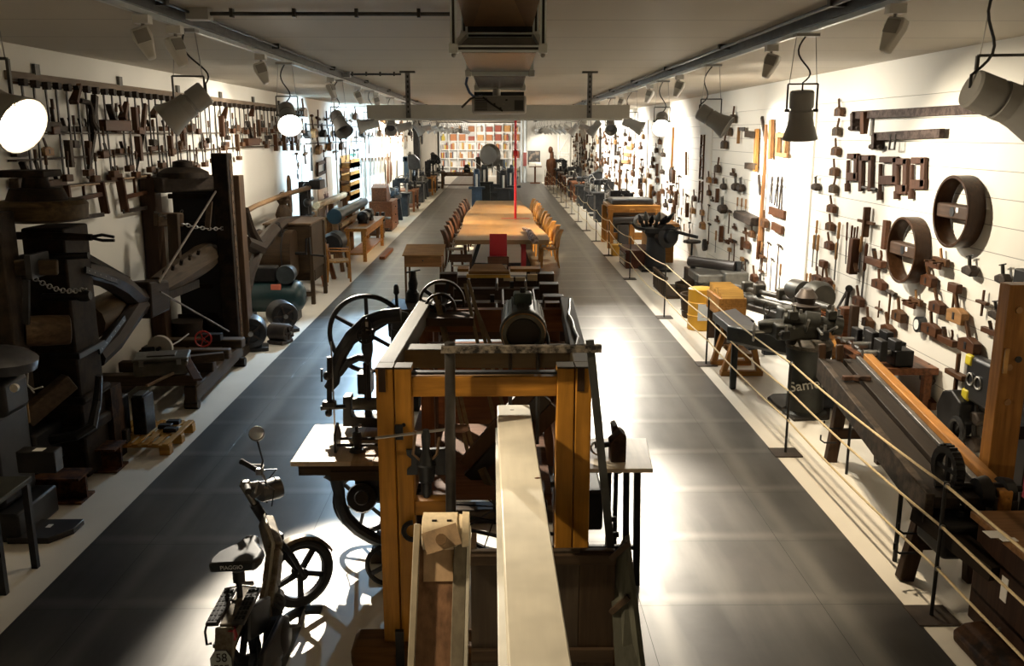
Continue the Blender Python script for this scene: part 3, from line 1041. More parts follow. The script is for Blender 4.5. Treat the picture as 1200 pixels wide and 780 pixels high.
# leaning wooden chute with a leather covered roller at its head
t = thing('leaning_chute', 'leaning wooden chute with pale edges and a leather bound roller at its head', 'chute', (-.3, 3.3, 0))
top = P(519, 640, Y=3.92)
ax = (top - Vector((top.x + .02, 3.15, .02))).normalized()
bot = Vector((top.x - .03, 3.15, .03))
sd = Vector((1, 0, 0))
nr = ax.cross(sd).normalized()
if nr.y > 0:
    nr = -nr
W2 = .118
MB().bar(bot, top, W2 * 2, .03, up=nr).build('back_board', wood((.22, .12, .065), 'z', .6), t, bevel=.003)
MB().bar(top - ax * .16 + nr * .018, top + nr * .018, W2 * 1.5, .006, up=nr).build('lit_patch', wood((.50, .34, .20), 'z', .6, contrast=.2), t)  # paler strip puts the light on the board's head into its colour
MB().bar(bot - sd * W2, top - sd * W2 + ax * .10, .030, .11, up=nr).build('side_rail', wood((.42, .36, .26), 'z', .6, contrast=.2), t, bevel=.003)
MB().bar(bot + sd * (W2 - .03) + nr * .03, top + sd * (W2 - .03) + ax * .10 + nr * .03, .06, .05, up=nr).build('side_rail', wood((.20, .17, .12), 'z', .6, contrast=.3), t, bevel=.003)
MB().bar(bot + sd * (W2 + .008), top + sd * (W2 + .008) + ax * .09, .014, .12, up=nr).build('pale_edge', wood((.62, .58, .48), 'z', .6, contrast=.15), t)
rc = top + ax * .07
MB().lathe(rc - sd * .095 + nr * .01, rc + sd * .125 + nr * .01, [(0, .07), (.02, .088), (.75, .088), (.76, .08), (.85, .08), (.86, .092), (1, .09)], 26).build('leather_roller', paint((.62, .52, .36), .7, .15, 25), t)
o = MB().bar(rc - sd * .08 + nr * .105 - ax * .07, rc + sd * .08 + nr * .105 - ax * .02, .10, .012, up=nr).build('leather_flap', LEATHER, t)
MB().cyl(rc + nr * .10 - ax * .05, rc + nr * .135 - ax * .05, .026, n=10).build('flap_knob', wood((.2, .12, .06), 'x'), t)
for i in range(4):
    q = rc + nr * .088 + ax * (.02 + .02 * (i % 2)) + sd * (-.07 + .035 * i)
    MB().cb(q, (.022, .01, .008)).build('stitch_slot', BLACKP, t)

# ================================================================ band saw beside the frame
t = thing('band_saw', 'black cast iron band saw with open spoked wheel and pale wooden table', 'band saw', (-1.0, 6.5, 0))
Yw = 6.95
cu = pY(431, 391, Yw)
Ru = (pY(431, 391, Yw) - pY(386, 391, Yw)).length
o = MB().torus(cu, (.05, 1, 0), Ru, .020, 48, 8).build('upper_wheel', IRON, t)
MB().spokes(cu, (.05, 1, 0), .03, Ru - .01, 6, .028, .022, pi / 2 + .02).build('wheel_spokes', IRON, o)
MB().cyl(cu - Vector((0, .08, 0)), cu + Vector((0, .08, 0)), .05, n=14).build('wheel_hub', IRON, o)
Yn = 6.75
neck = [(470, 369), (450, 371), (430, 378), (412, 394), (400, 413), (394, 430), (391, 447), (385, 455)]
m = MB()
m.tube([pY(x, y, Yn) for x, y in neck], [.06, .06, .06, .055, .055, .05, .05, .04], 10)
m.build('goose_neck', IRON_B, t)
MB().tube([pY(397, 437, Yn), pY(408, 424, Yn), pY(420, 419, Yn), pY(432, 420, Yn)], [.035, .03, .028, .03], 10).build('neck_brace', IRON_B, t)
ym = Yn - .07
o = MB().prism([(q.x, q.z) for q in (pY(424, 378, ym), pY(430, 371, ym), pY(435, 378, ym), pY(437, 410, ym), pY(435, 422, ym), pY(431, 427, ym), pY(427, 420, ym), pY(424, 408, ym))], ym - .03, ym + .03, 'xz').build('slotted_head', IRON_B, t, bevel=.008)
MB().bx(*sorted((pY(429, 380, ym).x, pY(432, 380, ym).x)), ym - .034, ym - .028, pY(430, 386, ym).z, pY(430, 376, ym).z).build('slot', paint((.5, .5, .5), .4), o)
MB().torus(pY(428, 393, ym - .06), (0, 1, 0), .060, .009, 24, 6).build('tension_handwheel', IRON, t)
MB().spokes(pY(428, 393, ym - .06), (0, 1, 0), .01, .06, 4, .012, .012).build('handwheel_spokes', IRON, t)
MB().cyl(pY(428, 393, ym - .10), pY(428, 393, ym + .05), .03, n=12).build('tension_screw', IRON, t)
MB().cyl(pY(431, 427, ym), pY(431, 470, ym), .012, n=8).build('tension_rod', IRON, t)
MB().bx(*sorted((pY(417, 440, ym).x, pY(434, 440, ym).x)), ym + .04, ym + .2, pY(420, 464, ym).z, pY(420, 440, ym).z).build('weight_block', IRON, t, bevel=.01)
# guide post, blade
yg = 6.55
MB().cyl(pY(386, 418, yg), pY(386, 486, yg), .020, n=10).build('guide_post', IRON, t)
MB().cb(pY(386, 473, yg), (.10, .07, .045)).build('guide_block', IRON, t, bevel=.006)
o = MB().cyl(pY(376, 478, yg), pY(405, 476, yg), .018, n=10).build('guide_arm', IRON, t)
MB().sph(pY(385, 484, yg), .028).build('guide_knob', IRON, t)
MB().sph(pY(384, 440, yg), .036).build('guide_clamp', IRON_B, t)
MB().cyl(pY(377, 432, yg), pY(377, 447, yg), .008, n=6).build('wing_screw', IRON, t)
xb = pY(390, 450, yg).x
MB().bx(xb - .006, xb + .006, yg, yg + .004, .35, pY(389, 400, yg).z).build('saw_blade', STEEL, t)
# table
zt = .95
ta, tb_, tc_, td = P(340, 541, Z=zt), P(366, 497, Z=zt), P(452, 497, Z=zt), P(452, 541, Z=zt)
xe = -.74
m = MB()
n = 4
tw = wood((.62, .50, .36), 'y', .55, contrast=.25)
m = MB()
v = [(ta.x, ta.y), (xe - .32, ta.y), (xe - .32, tb_.y), (tb_.x + .02, tb_.y)]
m.prism(v, zt - .035, zt, 'xy')
tab = m.build('table_top', tw, t, bevel=.004)
for k in range(2):
    MB().bx(xe - .318 + k * .158, xe - .162 + k * .158, ta.y, tb_.y, zt - .035, zt - .001).build('table_plank', wood((.33, .22, .13), 'y', .6), t, bevel=.003)
MB().bx(ta.x + .05, xe, ta.y + .02, ta.y + .07, zt - .11, zt - .035).build('table_apron', WD_OLD, t)
MB().bx(ta.x + .05, xe, tb_.y - .09, tb_.y - .02, zt - .11, zt - .035).build('table_apron', WD_OLD, t)
MB().bx(ta.x + .28, xe, ta.y - .005, ta.y + .03, zt - .14, zt - .075).build('table_cleat', WD_OLD, t)
# rip fence
yf = 6.18
for dy, dz in ((0, .05), (.14, .05)):
    MB().cyl((pY(394, 510, yf).x, yf + dy, zt + dz), (xe, yf + dy, zt + dz), .012, n=8).build('fence_rod', IRON, t)
q = pY(396, 500, yf)
MB().prism([(yf - .03, zt), (yf + .10, zt), (yf + .20, zt + .06), (yf + .10, zt + .19), (yf - .03, zt + .14)], q.x - .03, q.x - .012, 'yz').build('fence_plate', IRON, t)
q = pY(418, 505, yf)
MB().lathe((q.x, yf, zt + .004), (q.x, yf, zt + .19), [(0, .06), (.12, .05), (.14, .02), (.3, .028), (.5, .038), (.75, .03), (.8, .012), (1, .012)], 14).build('fence_slide', IRON, t)
MB().cyl((q.x - .03, yf, zt + .185), (q.x + .035, yf, zt + .205), .006, n=6).build('wing_nut', STEEL, t)
# trunnion bracket
yl = 6.7
o = MB().prism([(q.x, q.z) for q in (pY(403, 463, yl), pY(412, 463, yl), pY(413, 486, yl), pY(446, 488, yl), pY(446, 499, yl), pY(403, 497, yl))], yl - .05, yl + .08, 'xz').build('angle_bracket', IRON, t, bevel=.005)
MB().cyl(pY(414, 473, yl), pY(450, 473, yl), .05, n=16).build('shaft_roller', GREYM, t)
MB().bx(*sorted((pY(427, 460, yl).x, pY(435, 460, yl).x)), yl - .02, yl + .03, pY(430, 490, yl).z, pY(430, 425, yl).z).build('roller_bracket', IRON, t)
# cast base: a curved leg under the table, lower wheel, motor lump, foot block
yb = 6.35
leg = [(384, 553), (393, 560), (397, 575), (399, 592), (406, 607), (419, 620), (436, 630), (452, 636)]
MB().tube([pY(x, y, yb) for x, y in leg], [.05, .045, .045, .045, .05, .05, .05, .05], 10).build('curved_leg', IRON_B, t)
cl = pY(428, 588, 6.7)
o = MB().torus(cl, (0, 1, 0), .24, .022, 40, 8).build('lower_wheel', IRON, t)
MB().spokes(cl, (0, 1, 0), .03, .235, 6, .025, .02, .3).build('wheel_spokes', IRON, o)
MB().cyl(cl - Vector((0, .1, 0)), cl + Vector((0, .1, 0)), .055, n=14).build('wheel_hub', IRON, o)
MB().lathe(pY(424, 583, 6.38), pY(424, 583, 6.6), [(0, .02), (0, .05), (.4, .06), (.42, .11), (1, .12)], 16).build('drive_motor', IRON, t)
MB().bx(-1.14, -.62, 6.55, 7.0, .38, .86).build('gear_case', IRON, t, bevel=.03)
MB().tube([pY(398, 560, 6.3), pY(445, 548, 6.2)], .008, 6).build('tilt_rod', STEEL, t)
MB().bx(-1.0, -.6, 6.3, 7.15, 0, .09).build('base_block', WD_OLD, t, bevel=.01)
MB().bar((-.85, 6.95, .06), (-.78, 6.95, 1.75), .16, .18, up=(0, 1, 0)).build('standard', IRON_B, t, bevel=.03)
MB().bar((-.80, 6.9, 1.72), pY(470, 369, 6.78), .12, .10, up=(0, 1, 0)).build('standard_head', IRON_B, t, bevel=.02)
cw = Vector((-.82, 5.95, .17))
o = MB().torus(cw, (0, 1, 0), .145, .018, 30, 8).build('floor_wheel', IRON, t)
MB().spokes(cw, (0, 1, 0), .02, .14, 4, .03, .02, .5).build('wheel_spokes', IRON, o)
MB().bar((-.80, 5.95, .17), (-.80, 6.5, .20), .05, .05).build('axle_arm', IRON, t)

# table with an iron vise on the other side of the frame
t = thing('planing_table', 'pale table top with dark iron vise on the glaring floor side of the frame', 'table', (.85, 6.15, 0))
a, b = P(765, 549, Z=zt), P(754, 513, Z=zt)
MB().prism([(.56, a.y), (a.x, a.y), (b.x + .02, b.y), (.58, b.y)], zt - .03, zt, 'xy').build('table_top', wood((.66, .56, .42), 'y', .4, contrast=.15), t, bevel=.004)
yv = 6.0
o = MB().prism([(q.x, q.z) for q in (pY(714, 516, yv), pY(727, 503, yv), pY(733, 508, yv), pY(732, 545, yv), pY(726, 552, yv), pY(715, 550, yv))], yv - .06, yv + .08, 'xz').build('vise_jaw', rusty((.03, .02, .015), (.09, .05, .03), .6), t, bevel=.008)
MB().prism([(q.x, q.z) for q in (pY(716, 496, yv + .2), pY(722, 494, yv + .2), pY(725, 510, yv + .2), pY(718, 514, yv + .2))], yv + .12, yv + .26, 'xz').build('vise_jaw', rusty((.03, .02, .015), (.09, .05, .03), .6), t, bevel=.008)
for yy in (.0, .16):
    MB().cyl(pY(697, 522, yv + yy), pY(718, 520, yv + yy), .02, n=10).build('vise_screw', IRON, t)
MB().torus(pY(700, 525, yv), (.3, 1, 0), .045, .008, 20, 6).build('vise_ring', STEEL, t)
for (x, yy, xx) in ((714, 6.0, 716), (722, 6.35, 712)):
    a, b = pY(x, 553, yy), pY(xx, 640, yy)
    MB().bar(a, (a.x, yy, 0.008), .03, .04).build('leg', IRON, t)
for x in (.60, .98):
    for yy in (5.95, 6.5):
        MB().bar((x * .98, yy, zt - .03), (x, yy, .008), .045, .045).build('leg', IRON, t)
MB().bar((.60, 5.95, .3), (.98, 5.95, .3), .03, .03).build('stretcher', IRON, t)
MB().bx(.58, .72, 5.9, 6.6, .45, .75).build('gear_case', IRON, t, bevel=.02)
for k, (x, y) in enumerate(((719, 608), (722, 626))):
    MB().cyl(pY(x - 5, y, 5.9), pY(x + 3, y, 5.9), .02, n=10).build('bolt', IRON, t)

t = thing('slotting_machine', 'small dark machine with lever and vise just behind the band saw wheel', 'machine', (-1.0, 8.2, 0))
q = P(478, 356, Z=1.25)
MB().bx(q.x - .22, q.x + .22, q.y - .35, q.y + .35, 1.19, 1.25).build('table', WD_OLDY, t, bevel=.008)
MB().bx(q.x - .15, q.x + .15, q.y - .25, q.y + .25, .0, 1.19).build('pedestal', IRON, t, bevel=.03)
MB().bx(q.x - .18, q.x + .2, q.y - .5, q.y - .36, .95, 1.15).build('gear_case', IRON, t, bevel=.03)
MB().lathe((q.x - .12, q.y - .1, 1.25), (q.x - .12, q.y - .1, 1.50), [(0, .02), (.5, .018), (.6, .035), (.9, .03), (1, .015)], 10).build('lever', IRON, t)
MB().lathe((q.x + .04, q.y + .15, 1.25), (q.x + .06, q.y + .15, 1.62), [(0, .09), (.3, .08), (.4, .05), (.6, .06), (.8, .04), (1, .03)], 12).build('vise', IRON, t)
MB().cyl((q.x - .03, q.y + .15, 1.60), (q.x + .14, q.y + .15, 1.63), .010, n=6).build('vise_bar', IRON, t)
# ================================================================ the moped
LEAN, HEAD = radians(5), radians(5)
BROT = Matrix.Rotation(-HEAD, 4, 'Z') @ Matrix.Rotation(-LEAN, 4, 'Y')
BORG = Matrix.Translation((-1.46, 4.60, 0)) @ BROT


def Bk(f, s, z):
    """moped frame: f ahead of the rear hub, s to its own left, z up; it leans to its left"""
    return BORG @ Vector((-s, f, z))


ST = radians(48)                                  # the bars are turned
HX = Bk(.86, 0, .80)                              # head of the steering column


def Sk(f, s, z):
    """steered frame about the column: f ahead, s left, from the front hub"""
    f2, s2 = f * cos(ST) + s * sin(ST), -f * sin(ST) + s * cos(ST)
    return Bk(1.09 + f2, s2, z)


BKW = wood((.10, .075, .05), 'y', .5)
BODYM = rusty((.10, .085, .065), (.20, .17, .13), .45, 14, .4)
DARKM = metal((.03, .03, .032), .4, .6)
t = thing('moped', 'worn brown and grey moped with mag wheels and tilted round mirror on the floor', 'moped', (-1.35, 5.1, 0))


def mag_wheel(fr, name):
    c = fr(0, 0, .255)
    ax = (fr(0, 1, .255) - c).normalized()
    o = MB().torus(c, ax, .215, .034, 40, 10).build(name, RUBBER, t)
    MB().ring(c, ax, .198, .172, .045, 40).build('rim', DARKM, o)
    m = MB().spokes(c, ax, .03, .18, 5, .036, .028, .9)
    m.build('mag_spokes', DARKM, o)
    MB().cyl(c - ax * .055, c + ax * .055, .042, n=16).build('hub', DARKM, o)
    return o


mag_wheel(lambda f, s, z: Bk(f, s, z), 'rear_wheel')
mag_wheel(Sk, 'front_wheel')


def fender(fr, a0, a1, name, R=.262, w=.05):
    m = MB()
    n = 16
    v, fcs = [], []
    for i in range(n + 1):
        a = radians(a0 + (a1 - a0) * i / n)
        for s, rr in ((-w, R - .02), (-w * .7, R), (w * .7, R), (w, R - .02), (w * .65, R - .008), (-w * .65, R - .008)):
            v.append(fr(rr * cos(a), s, .255 + rr * sin(a)))
    for i in range(n):
        for k in range(6):
            l = (k + 1) % 6
            fcs.append((i * 6 + k, i * 6 + l, (i + 1) * 6 + l, (i + 1) * 6 + k))
    fcs += [tuple(range(6)), tuple(range(n * 6 + 5, n * 6 - 1, -1))]
    m._add(v, fcs)
    return m.build(name, BODYM, t)


fender(Sk, 20, 150, 'front_fender')
fender(Bk, 40, 150, 'rear_fender')
# fork
ft = Sk(-.19, 0, .66)
for s in (-.06, .06):
    MB().tube([Sk(.0, s, .255), Sk(-.06, s, .42), Sk(-.15, s * .8, .60)], [.016, .020, .020], 8).build('fork_leg', DARKM, t)
MB().bar(Sk(-.13, -.07, .58), Sk(-.13, .07, .58), .06, .04).build('fork_crown', DARKM, t)
hd = Sk(-.30, 0, 1.0)
MB().cyl(Sk(-.14, 0, .58), hd, .022, n=12).build('steering_column', metal((.2, .2, .19), .4, .8), t)
MB().cyl(Sk(-.17, 0, .66), Sk(-.24, 0, .84), .034, n=14).build('head_tube', DARKM, t)
# spine: pressed frame from the head down to the engine and up to the seat
hb = Sk(-.18, 0, .70)
m = MB()
p = [hb, Bk(.72, .0, .60), Bk(.58, 0, .44), Bk(.44, 0, .34), Bk(.30, 0, .33)]
for a, b, w0, w1 in ((0, 1, .10, .12), (1, 2, .12, .13), (2, 3, .13, .12), (3, 4, .12, .10)):
    m.bar(p[a], p[b], .085, w0, up=(0, .5, 1), w2=.09, t2=w1)
m.build('spine', BODYM, t, bevel=.012)
MB().tube([q + Vector((.0, -.03, .055)) for q in p[:4]], .012, 6).build('spine_trim', metal((.35, .33, .28), .4, .7), t)
MB().bar(Bk(.34, 0, .33), Bk(.06, 0, .56), .10, .13, up=(0, .5, 1)).build('rear_frame', BODYM, t, bevel=.015)
MB().bar(Bk(.30, .07, .40), Bk(.0, .07, .50), .04, .20, up=(0, .3, 1)).build('side_cover', BODYM, t, bevel=.015)
MB().bar(Bk(.30, -.07, .40), Bk(.0, -.07, .50), .04, .20, up=(0, .3, 1)).build('side_cover', DARKM, t, bevel=.015)
# engine and belt case on its right
MB().lathe(Bk(.30, -.05, .24), Bk(.30, -.17, .24), [(0, .09), (.2, .12), (.8, .12), (1, .08)], 20).build('engine_case', DARKM, t)
m = MB()
m.prism([(0, -.07), (.36, -.10), (.42, -.02), (.42, .06), (.34, .11), (0, .07), (-.06, 0)], -.02, .02, 'xz', Matrix.Translation(Bk(-.02, -.14, .26)) @ BROT @ Matrix.Rotation(pi / 2, 4, 'Z'))
m.build('belt_case', metal((.05, .05, .052), .35, .6), t, bevel=.012)
MB().lathe(Bk(.44, -.02, .30), Bk(.62, -.02, .36), [(0, .05), (0.05, .07), (.2, .05), (.25, .07), (.4, .05), (.45, .07), (.6, .05), (.65, .07), (.8, .05), (1, .04)], 14).build('cylinder', metal((.1, .1, .1), .5, .7), t)
MB().lathe(Bk(.35, -.13, .15), Bk(-.35, -.15, .22), [(0, .018), (.25, .022), (.32, .045), (.95, .05), (1, .03)], 14).build('exhaust', metal((.16, .14, .12), .35, .8), t)
# pedals
MB().cyl(Bk(.36, .15, .27), Bk(.36, -.22, .27), .012, n=8).build('pedal_shaft', STEEL, t)
for s, df in ((.16, .12), (-.23, .13)):
    q = Bk(.36 + df * (1 if s < 0 else -1), s, .30 if s < 0 else .24)
    MB().bar(Bk(.36, s, .27), q, .018, .018).build('crank', STEEL, t)
    MB().cb(q + Vector((.05 if s < 0 else -.05, 0, 0)), (.10, .07, .025)).build('pedal', RUBBER, t, bevel=.006)
MB().tube([Bk(.15, .02, .22), Bk(.10, .16, .06), Bk(.08, .22, -.026)], .011, 8).build('side_stand', STEEL, t)
# seat
sc_ = Bk(.17, 0, .80)
MB().cyl(Bk(.10, 0, .50), Bk(.14, 0, .75), .018, n=10).build('seat_post', DARKM, t)
out = [(-.135, -.10), (-.15, -.03), (-.14, .05), (-.09, .12), (-.055, .17), (-.045, .235), (-.02, .25), (.02, .25), (.045, .235), (.055, .17), (.09, .12), (.14, .05), (.15, -.03), (.135, -.10)]
MS = Matrix.Translation(sc_) @ BROT @ Matrix.Rotation(radians(2), 4, 'X')
seat = MB().prism(out, -.015, .045, 'xy', MS).build('seat', paint((.016, .018, .022), .35), t, bevel=.018)
MB().cyl(Bk(.14, 0, .69), Bk(.15, 0, .75), .035, n=12).build('seat_clamp', DARKM, seat)
text('PIAGGIO', .034, MS @ face_M((0, -.101, .016), (1, 0, 0), (0, 0, 1)), paint((.7, .7, .7), .5), seat)
# rack with two perforated pads, tail light, plate
for s in (-.075, .075):
    pc = Bk(.03, s, .60)
    M = Matrix.Translation(pc) @ BROT @ Matrix.Rotation(radians(10), 4, 'X')
    o = MB().bx(-.038, .038, -.16, .15, -.012, .012, M).build('rack_pad', metal((.05, .05, .052), .5, .5), t, bevel=.01)
    for i in range(7):
        for j in range(3):
            if i < 7:
                pass
    mm = MB()
    for i in range(7):
        for j in (-1, 0, 1):
            MB_M = M @ Matrix.Translation((j * .022, -.12 + i * .04, .0125))
            mm.bx(-.007, .007, -.012, .012, -.001, .002, MB_M)
    mm.build('pad_pattern', paint((.004, .004, .004), .8), o)
M = Matrix.Translation(Bk(.06, 0, .595)) @ BROT @ Matrix.Rotation(radians(10), 4, 'X')
MB().bx(-.035, .035, -.18, .2, -.02, .005, M).build('rack_bed', BODYM, t, bevel=.006)
MB().tube([M @ Vector((-.11, -.17, 0)), M @ Vector((-.12, -.19, -.03)), M @ Vector((-.125, -.20, -.11)), M @ Vector((-.10, -.19, -.11))], .007, 6).build('rack_hook', DARKM, t)
MB().tube([M @ Vector((-.10, .10, .03)), M @ Vector((0, .11, .04)), M @ Vector((.10, .10, .03))], .005, 6).build('rack_spring', STEEL, t)
MB().bx(-.055, .055, -.215, -.17, -.085, -.01, M).build('tail_light', paint((.16, .008, .012), .25), t, bevel=.01)
MB().bar(Bk(-.13, 0, .56), Bk(-.21, 0, .40), .10, .02, up=(0, 1, 0)).build('mudguard_tail', BODYM, t, bevel=.005)
pc = Bk(-.235, .0, .40)
PM = Matrix.Translation(pc) @ BROT @ Matrix.Rotation(radians(-12), 4, 'X')
pl = [(-.062, -.075), (.062, -.075), (.062, .035), (.032, .078), (-.032, .078), (-.062, .035)]
pl2 = [(x * .93, z * .94) for x, z in pl]
o = MB().prism(pl, -.004, .004, 'xz', PM).build('number_plate', BLACKP, t)
o2 = MB().prism(pl2, -.006, -.003, 'xz', PM).build('plate_face', paint((.42, .47, .44), .5), o)
text('58', .066, PM @ face_M((.004, -.0075, .035), (1, 0, 0), (0, 0, 1)), BLACKP, o)
text('F8F', .062, PM @ face_M((0, -.0075, -.025), (1, 0, 0), (0, 0, 1)), BLACKP, o)
# handlebar, grips, levers, headlight, mirror
HB = {}
for s in (-1, 1):
    if s > 0:
        pts = [hd, pY(314, 572, 5.56), pY(309, 558, 5.60), pY(303, 552, 5.62)]
        a, b = pY(304, 552, 5.62), pY(282, 540, 5.68)
    else:
        pts = [hd, Sk(-.31, -.05, 1.03), Sk(-.30, -.12, 1.05), Sk(-.33, -.18, 1.05)]
        a, b = Sk(-.33, -.17, 1.05), Sk(-.36, -.29, 1.04)
    u = (b - a)
    MB().tube(pts, .012, 8).build('handlebar', STEEL, t)
    MB().lathe(a, b, [(0, .02), (.08, .022), (.1, .018), (.9, .018), (.95, .022), (1, .018)], 12).build('grip', RUBBER, t)
    fw = (Sk(1, 0, .9) - Sk(0, 0, .9)).normalized()
    MB().tube([a + fw * .02, a + u * .3 + fw * .07, a + u * .9 + fw * .04 - Vector((0, 0, .03))], .007, 6).build('brake_lever', STEEL, t)
    MB().cb(a, (.045, .05, .045)).build('lever_clamp', STEEL, t, bevel=.008)
    MB().tube([a + fw * .03, a + fw * .12 - Vector((0, 0, .02)), Sk(-.12, s * .08, .92), Sk(-.14, s * .04, .80)], .005, 6).build('brake_cable', BLACKP, t)
mc = pY(301, 508, 5.62)
MB().tube([pY(305, 552, 5.62), pY(308, 540, 5.62), mc - Vector((0, .0, .05))], .006, 6).build('mirror_stem', BLACKP, t)
LAMP_L = Vector((-2.32, 4.2, 3.33)) + (Vector((1.5, 2.9, 1.4)) - Vector((-2.32, 4.2, 3.33))).normalized() * .1
MN = ((Vector((0, 0, H)) - mc).normalized() + (LAMP_L - mc).normalized()).normalized()      # tilted as it catches the near lamp
mo_ = MB().lathe(mc - MN * .03, mc + MN * .012, [(0, .02), (.5, .05), (.9, .053), (1, .051)], 24).build('mirror', metal((.2, .2, .2), .4, .8), t)
mm, nt, bs = new_mat('mirror_glass')
bs.inputs['Metallic'].default_value = 1
bs.inputs['Roughness'].default_value = .03
bs.inputs['Base Color'].default_value = (.95, .97, 1, 1)
MB().cyl(mc + MN * .0125, mc + MN * .016, .047, n=24).build('mirror_glass', mm, mo_)
hl = Sk(-.15, 0, .90)
f_ = (Sk(1, 0, .9) - Sk(0, 0, .9)).normalized()
MB().lathe(hl - f_ * .06, hl + f_ * .10, [(0, .045), (.15, .065), (.8, .075), (1, .07)], 18).build('headlight', paint((.07, .075, .085), .4), t)
MB().bar(hl - f_ * .12 + Vector((0, 0, .02)), hl - f_ * .02 + Vector((0, 0, .05)), .11, .07).build('instrument_cowl', paint((.06, .065, .075), .4), t, bevel=.02)
# ================================================================ the dark timber press bed behind the machine
t = thing('timber_press_bed', 'dark timber bed with blocks and iron rods between the amber machine and the long table', 'machine', (0, 9.3, 0))
for s, xs in ((-1, ((526, 350), (528, 332), (532, 320), (536, 312))), (1, ((652, 350), (648, 336), (643, 325), (638, 315)))):
    pass
zb = 1.62
bx0, bx1 = -.60, .52
for x in (bx0, bx1):
    MB().bx(x - .06, x + .06, 7.6, 10.6, zb - .24, zb - .06).build('side_rail', WD_DARKY, t, bevel=.008)
for y in (7.7, 9.0, 10.4):
    for x in (bx0, bx1):
        MB().bx(x - .06, x + .06, y - .07, y + .07, .0, zb - .2).build('leg', WD_DARK, t, bevel=.008)
for k in range(4):
    y = 7.75 + k * .80
    for x in (bx0 + .01, bx1 - .01):
        MB().bx(x - .10, x + .10, y - .09, y + .09, zb - .1, zb + .07 - .012 * k).build('guide_block', WD_DARKX, t, bevel=.008)
    MB().bx(bx0 + .06, bx1 - .06, y + .0, y + .16, zb - .16, zb - .02).build('cross_rail', WD_DARKX, t, bevel=.006)
    MB().bx(bx0 + .06, bx1 - .06, y + .27, y + .36, zb - .26, zb - .16).build('cross_rail', wood((.10, .06, .035), 'x', .5), t, bevel=.006)
    for q in range(3):
        x = bx0 + .25 + .31 * q + .06 * (k % 2)
        MB().cyl((x, y - .12, zb - .02), (x, y + .55, zb + .01), .014, n=8).build('iron_rod', WD_DARKY, t)
    x = bx0 + .32 + .2 * k
    MB().bx(x - .02, x + .02, y + .05, y + .09, zb - .1, zb + .05).build('iron_stop', IRON, t)
MB().bx(bx0 + .06, bx1 - .06, 7.45, 7.5, .7, 1.40).build('front_panel', REDW, t)
# board with two pale laths lying on its far end
bd = thing('sloped_board', 'tapered brown board lying across the far end of the dark timber bed', 'board', (-.25, 10.3, 1.72))
a = [P(549, 318, Z=1.74), P(597, 318, Z=1.74), P(588, 309, Z=1.78), P(556, 309, Z=1.78)]
m = MB()
m._add([*a, *[q - Vector((0, 0, .03)) for q in a]], [(0, 1, 2, 3), (7, 6, 5, 4), (0, 4, 5, 1), (1, 5, 6, 2), (2, 6, 7, 3), (3, 7, 4, 0)])
m.build('board', wood((.30, .15, .05), 'x', .45), bd, smooth=False)
a, b = P(547, 322, Z=1.69), P(598, 322, Z=1.69)
MB().bx(a.x, b.x, a.y - .06, a.y + .02, 1.665, 1.70).build('lath', wood((.75, .46, .10), 'x', .4), bd)
for px0, px1, py, lab in ((536, 549, 316, 'honey coloured stick on the dark bed, clamp wall side of the board'), (598, 633, 316, 'honey coloured plank on the dark bed, panelled wall side of the board')):
    a, b = P(px0, py, Z=1.68), P(px1, py, Z=1.68)
    centre(tag(MB().bx(a.x, b.x, a.y, a.y + .22, 1.655, 1.69).build('plank', WD_HONEY, bevel=.004), lab, 'plank', 'planks on the dark bed'))
a, b = P(590, 326, Z=1.66), P(632, 326, Z=1.66)
for k in range(3):
    u0 = a.x + (b.x - a.x) * k / 3
    centre(tag(MB().bx(u0, u0 + .11, a.y, a.y + .06, 1.63, 1.67 + .03 * (k == 2)).build('wooden_block', wood((.72, .55, .33), 'x', .5), bevel=.004), 'pale wooden block, %s of three in a row on the dark bed' % nth(k + 1), 'block', 'pale blocks on the dark bed'))

# ================================================================ school desk
lx0, lx1 = -1.93, -1.15
yd0, yd1 = 17.7, 18.55
t = thing('school_desk', 'small wooden school desk with sloping lid, standing apart on thin legs', 'desk', (-1.54, 18.1, 0))
m = MB()
DW = wood((.36, .20, .075), 'x', .45)
m.prism([(yd0, .62), (yd1, .62), (yd1, .95), (yd1 - .12, .95), (yd0, .84)], lx0 + .02, lx1 - .02, 'yz')
m.build('box', wood((.25, .125, .05), 'x', .5), t, bevel=.006)
M = None
m = MB()
m.bar(((lx0 + lx1) / 2, yd0 - .03, .85), ((lx0 + lx1) / 2, yd1 + .01, .965), lx1 - lx0 + .03, .022)
m.build('lid', DW, t, bevel=.004)
for x in (lx0 + .04, lx1 - .04):
    for y in (yd0 + .04, yd1 - .04):
        MB().bar((x, y, 0.006), (x, y, .62), .04, .04, up=(0, 1, 0)).build('leg', wood((.12, .06, .03), 'z', .5), t)
MB().cyl(((lx0 + lx1) / 2, yd0 - .01, .75), ((lx0 + lx1) / 2, yd0 - .03, .75), .015, n=10).build('lid_knob', IRON, t)

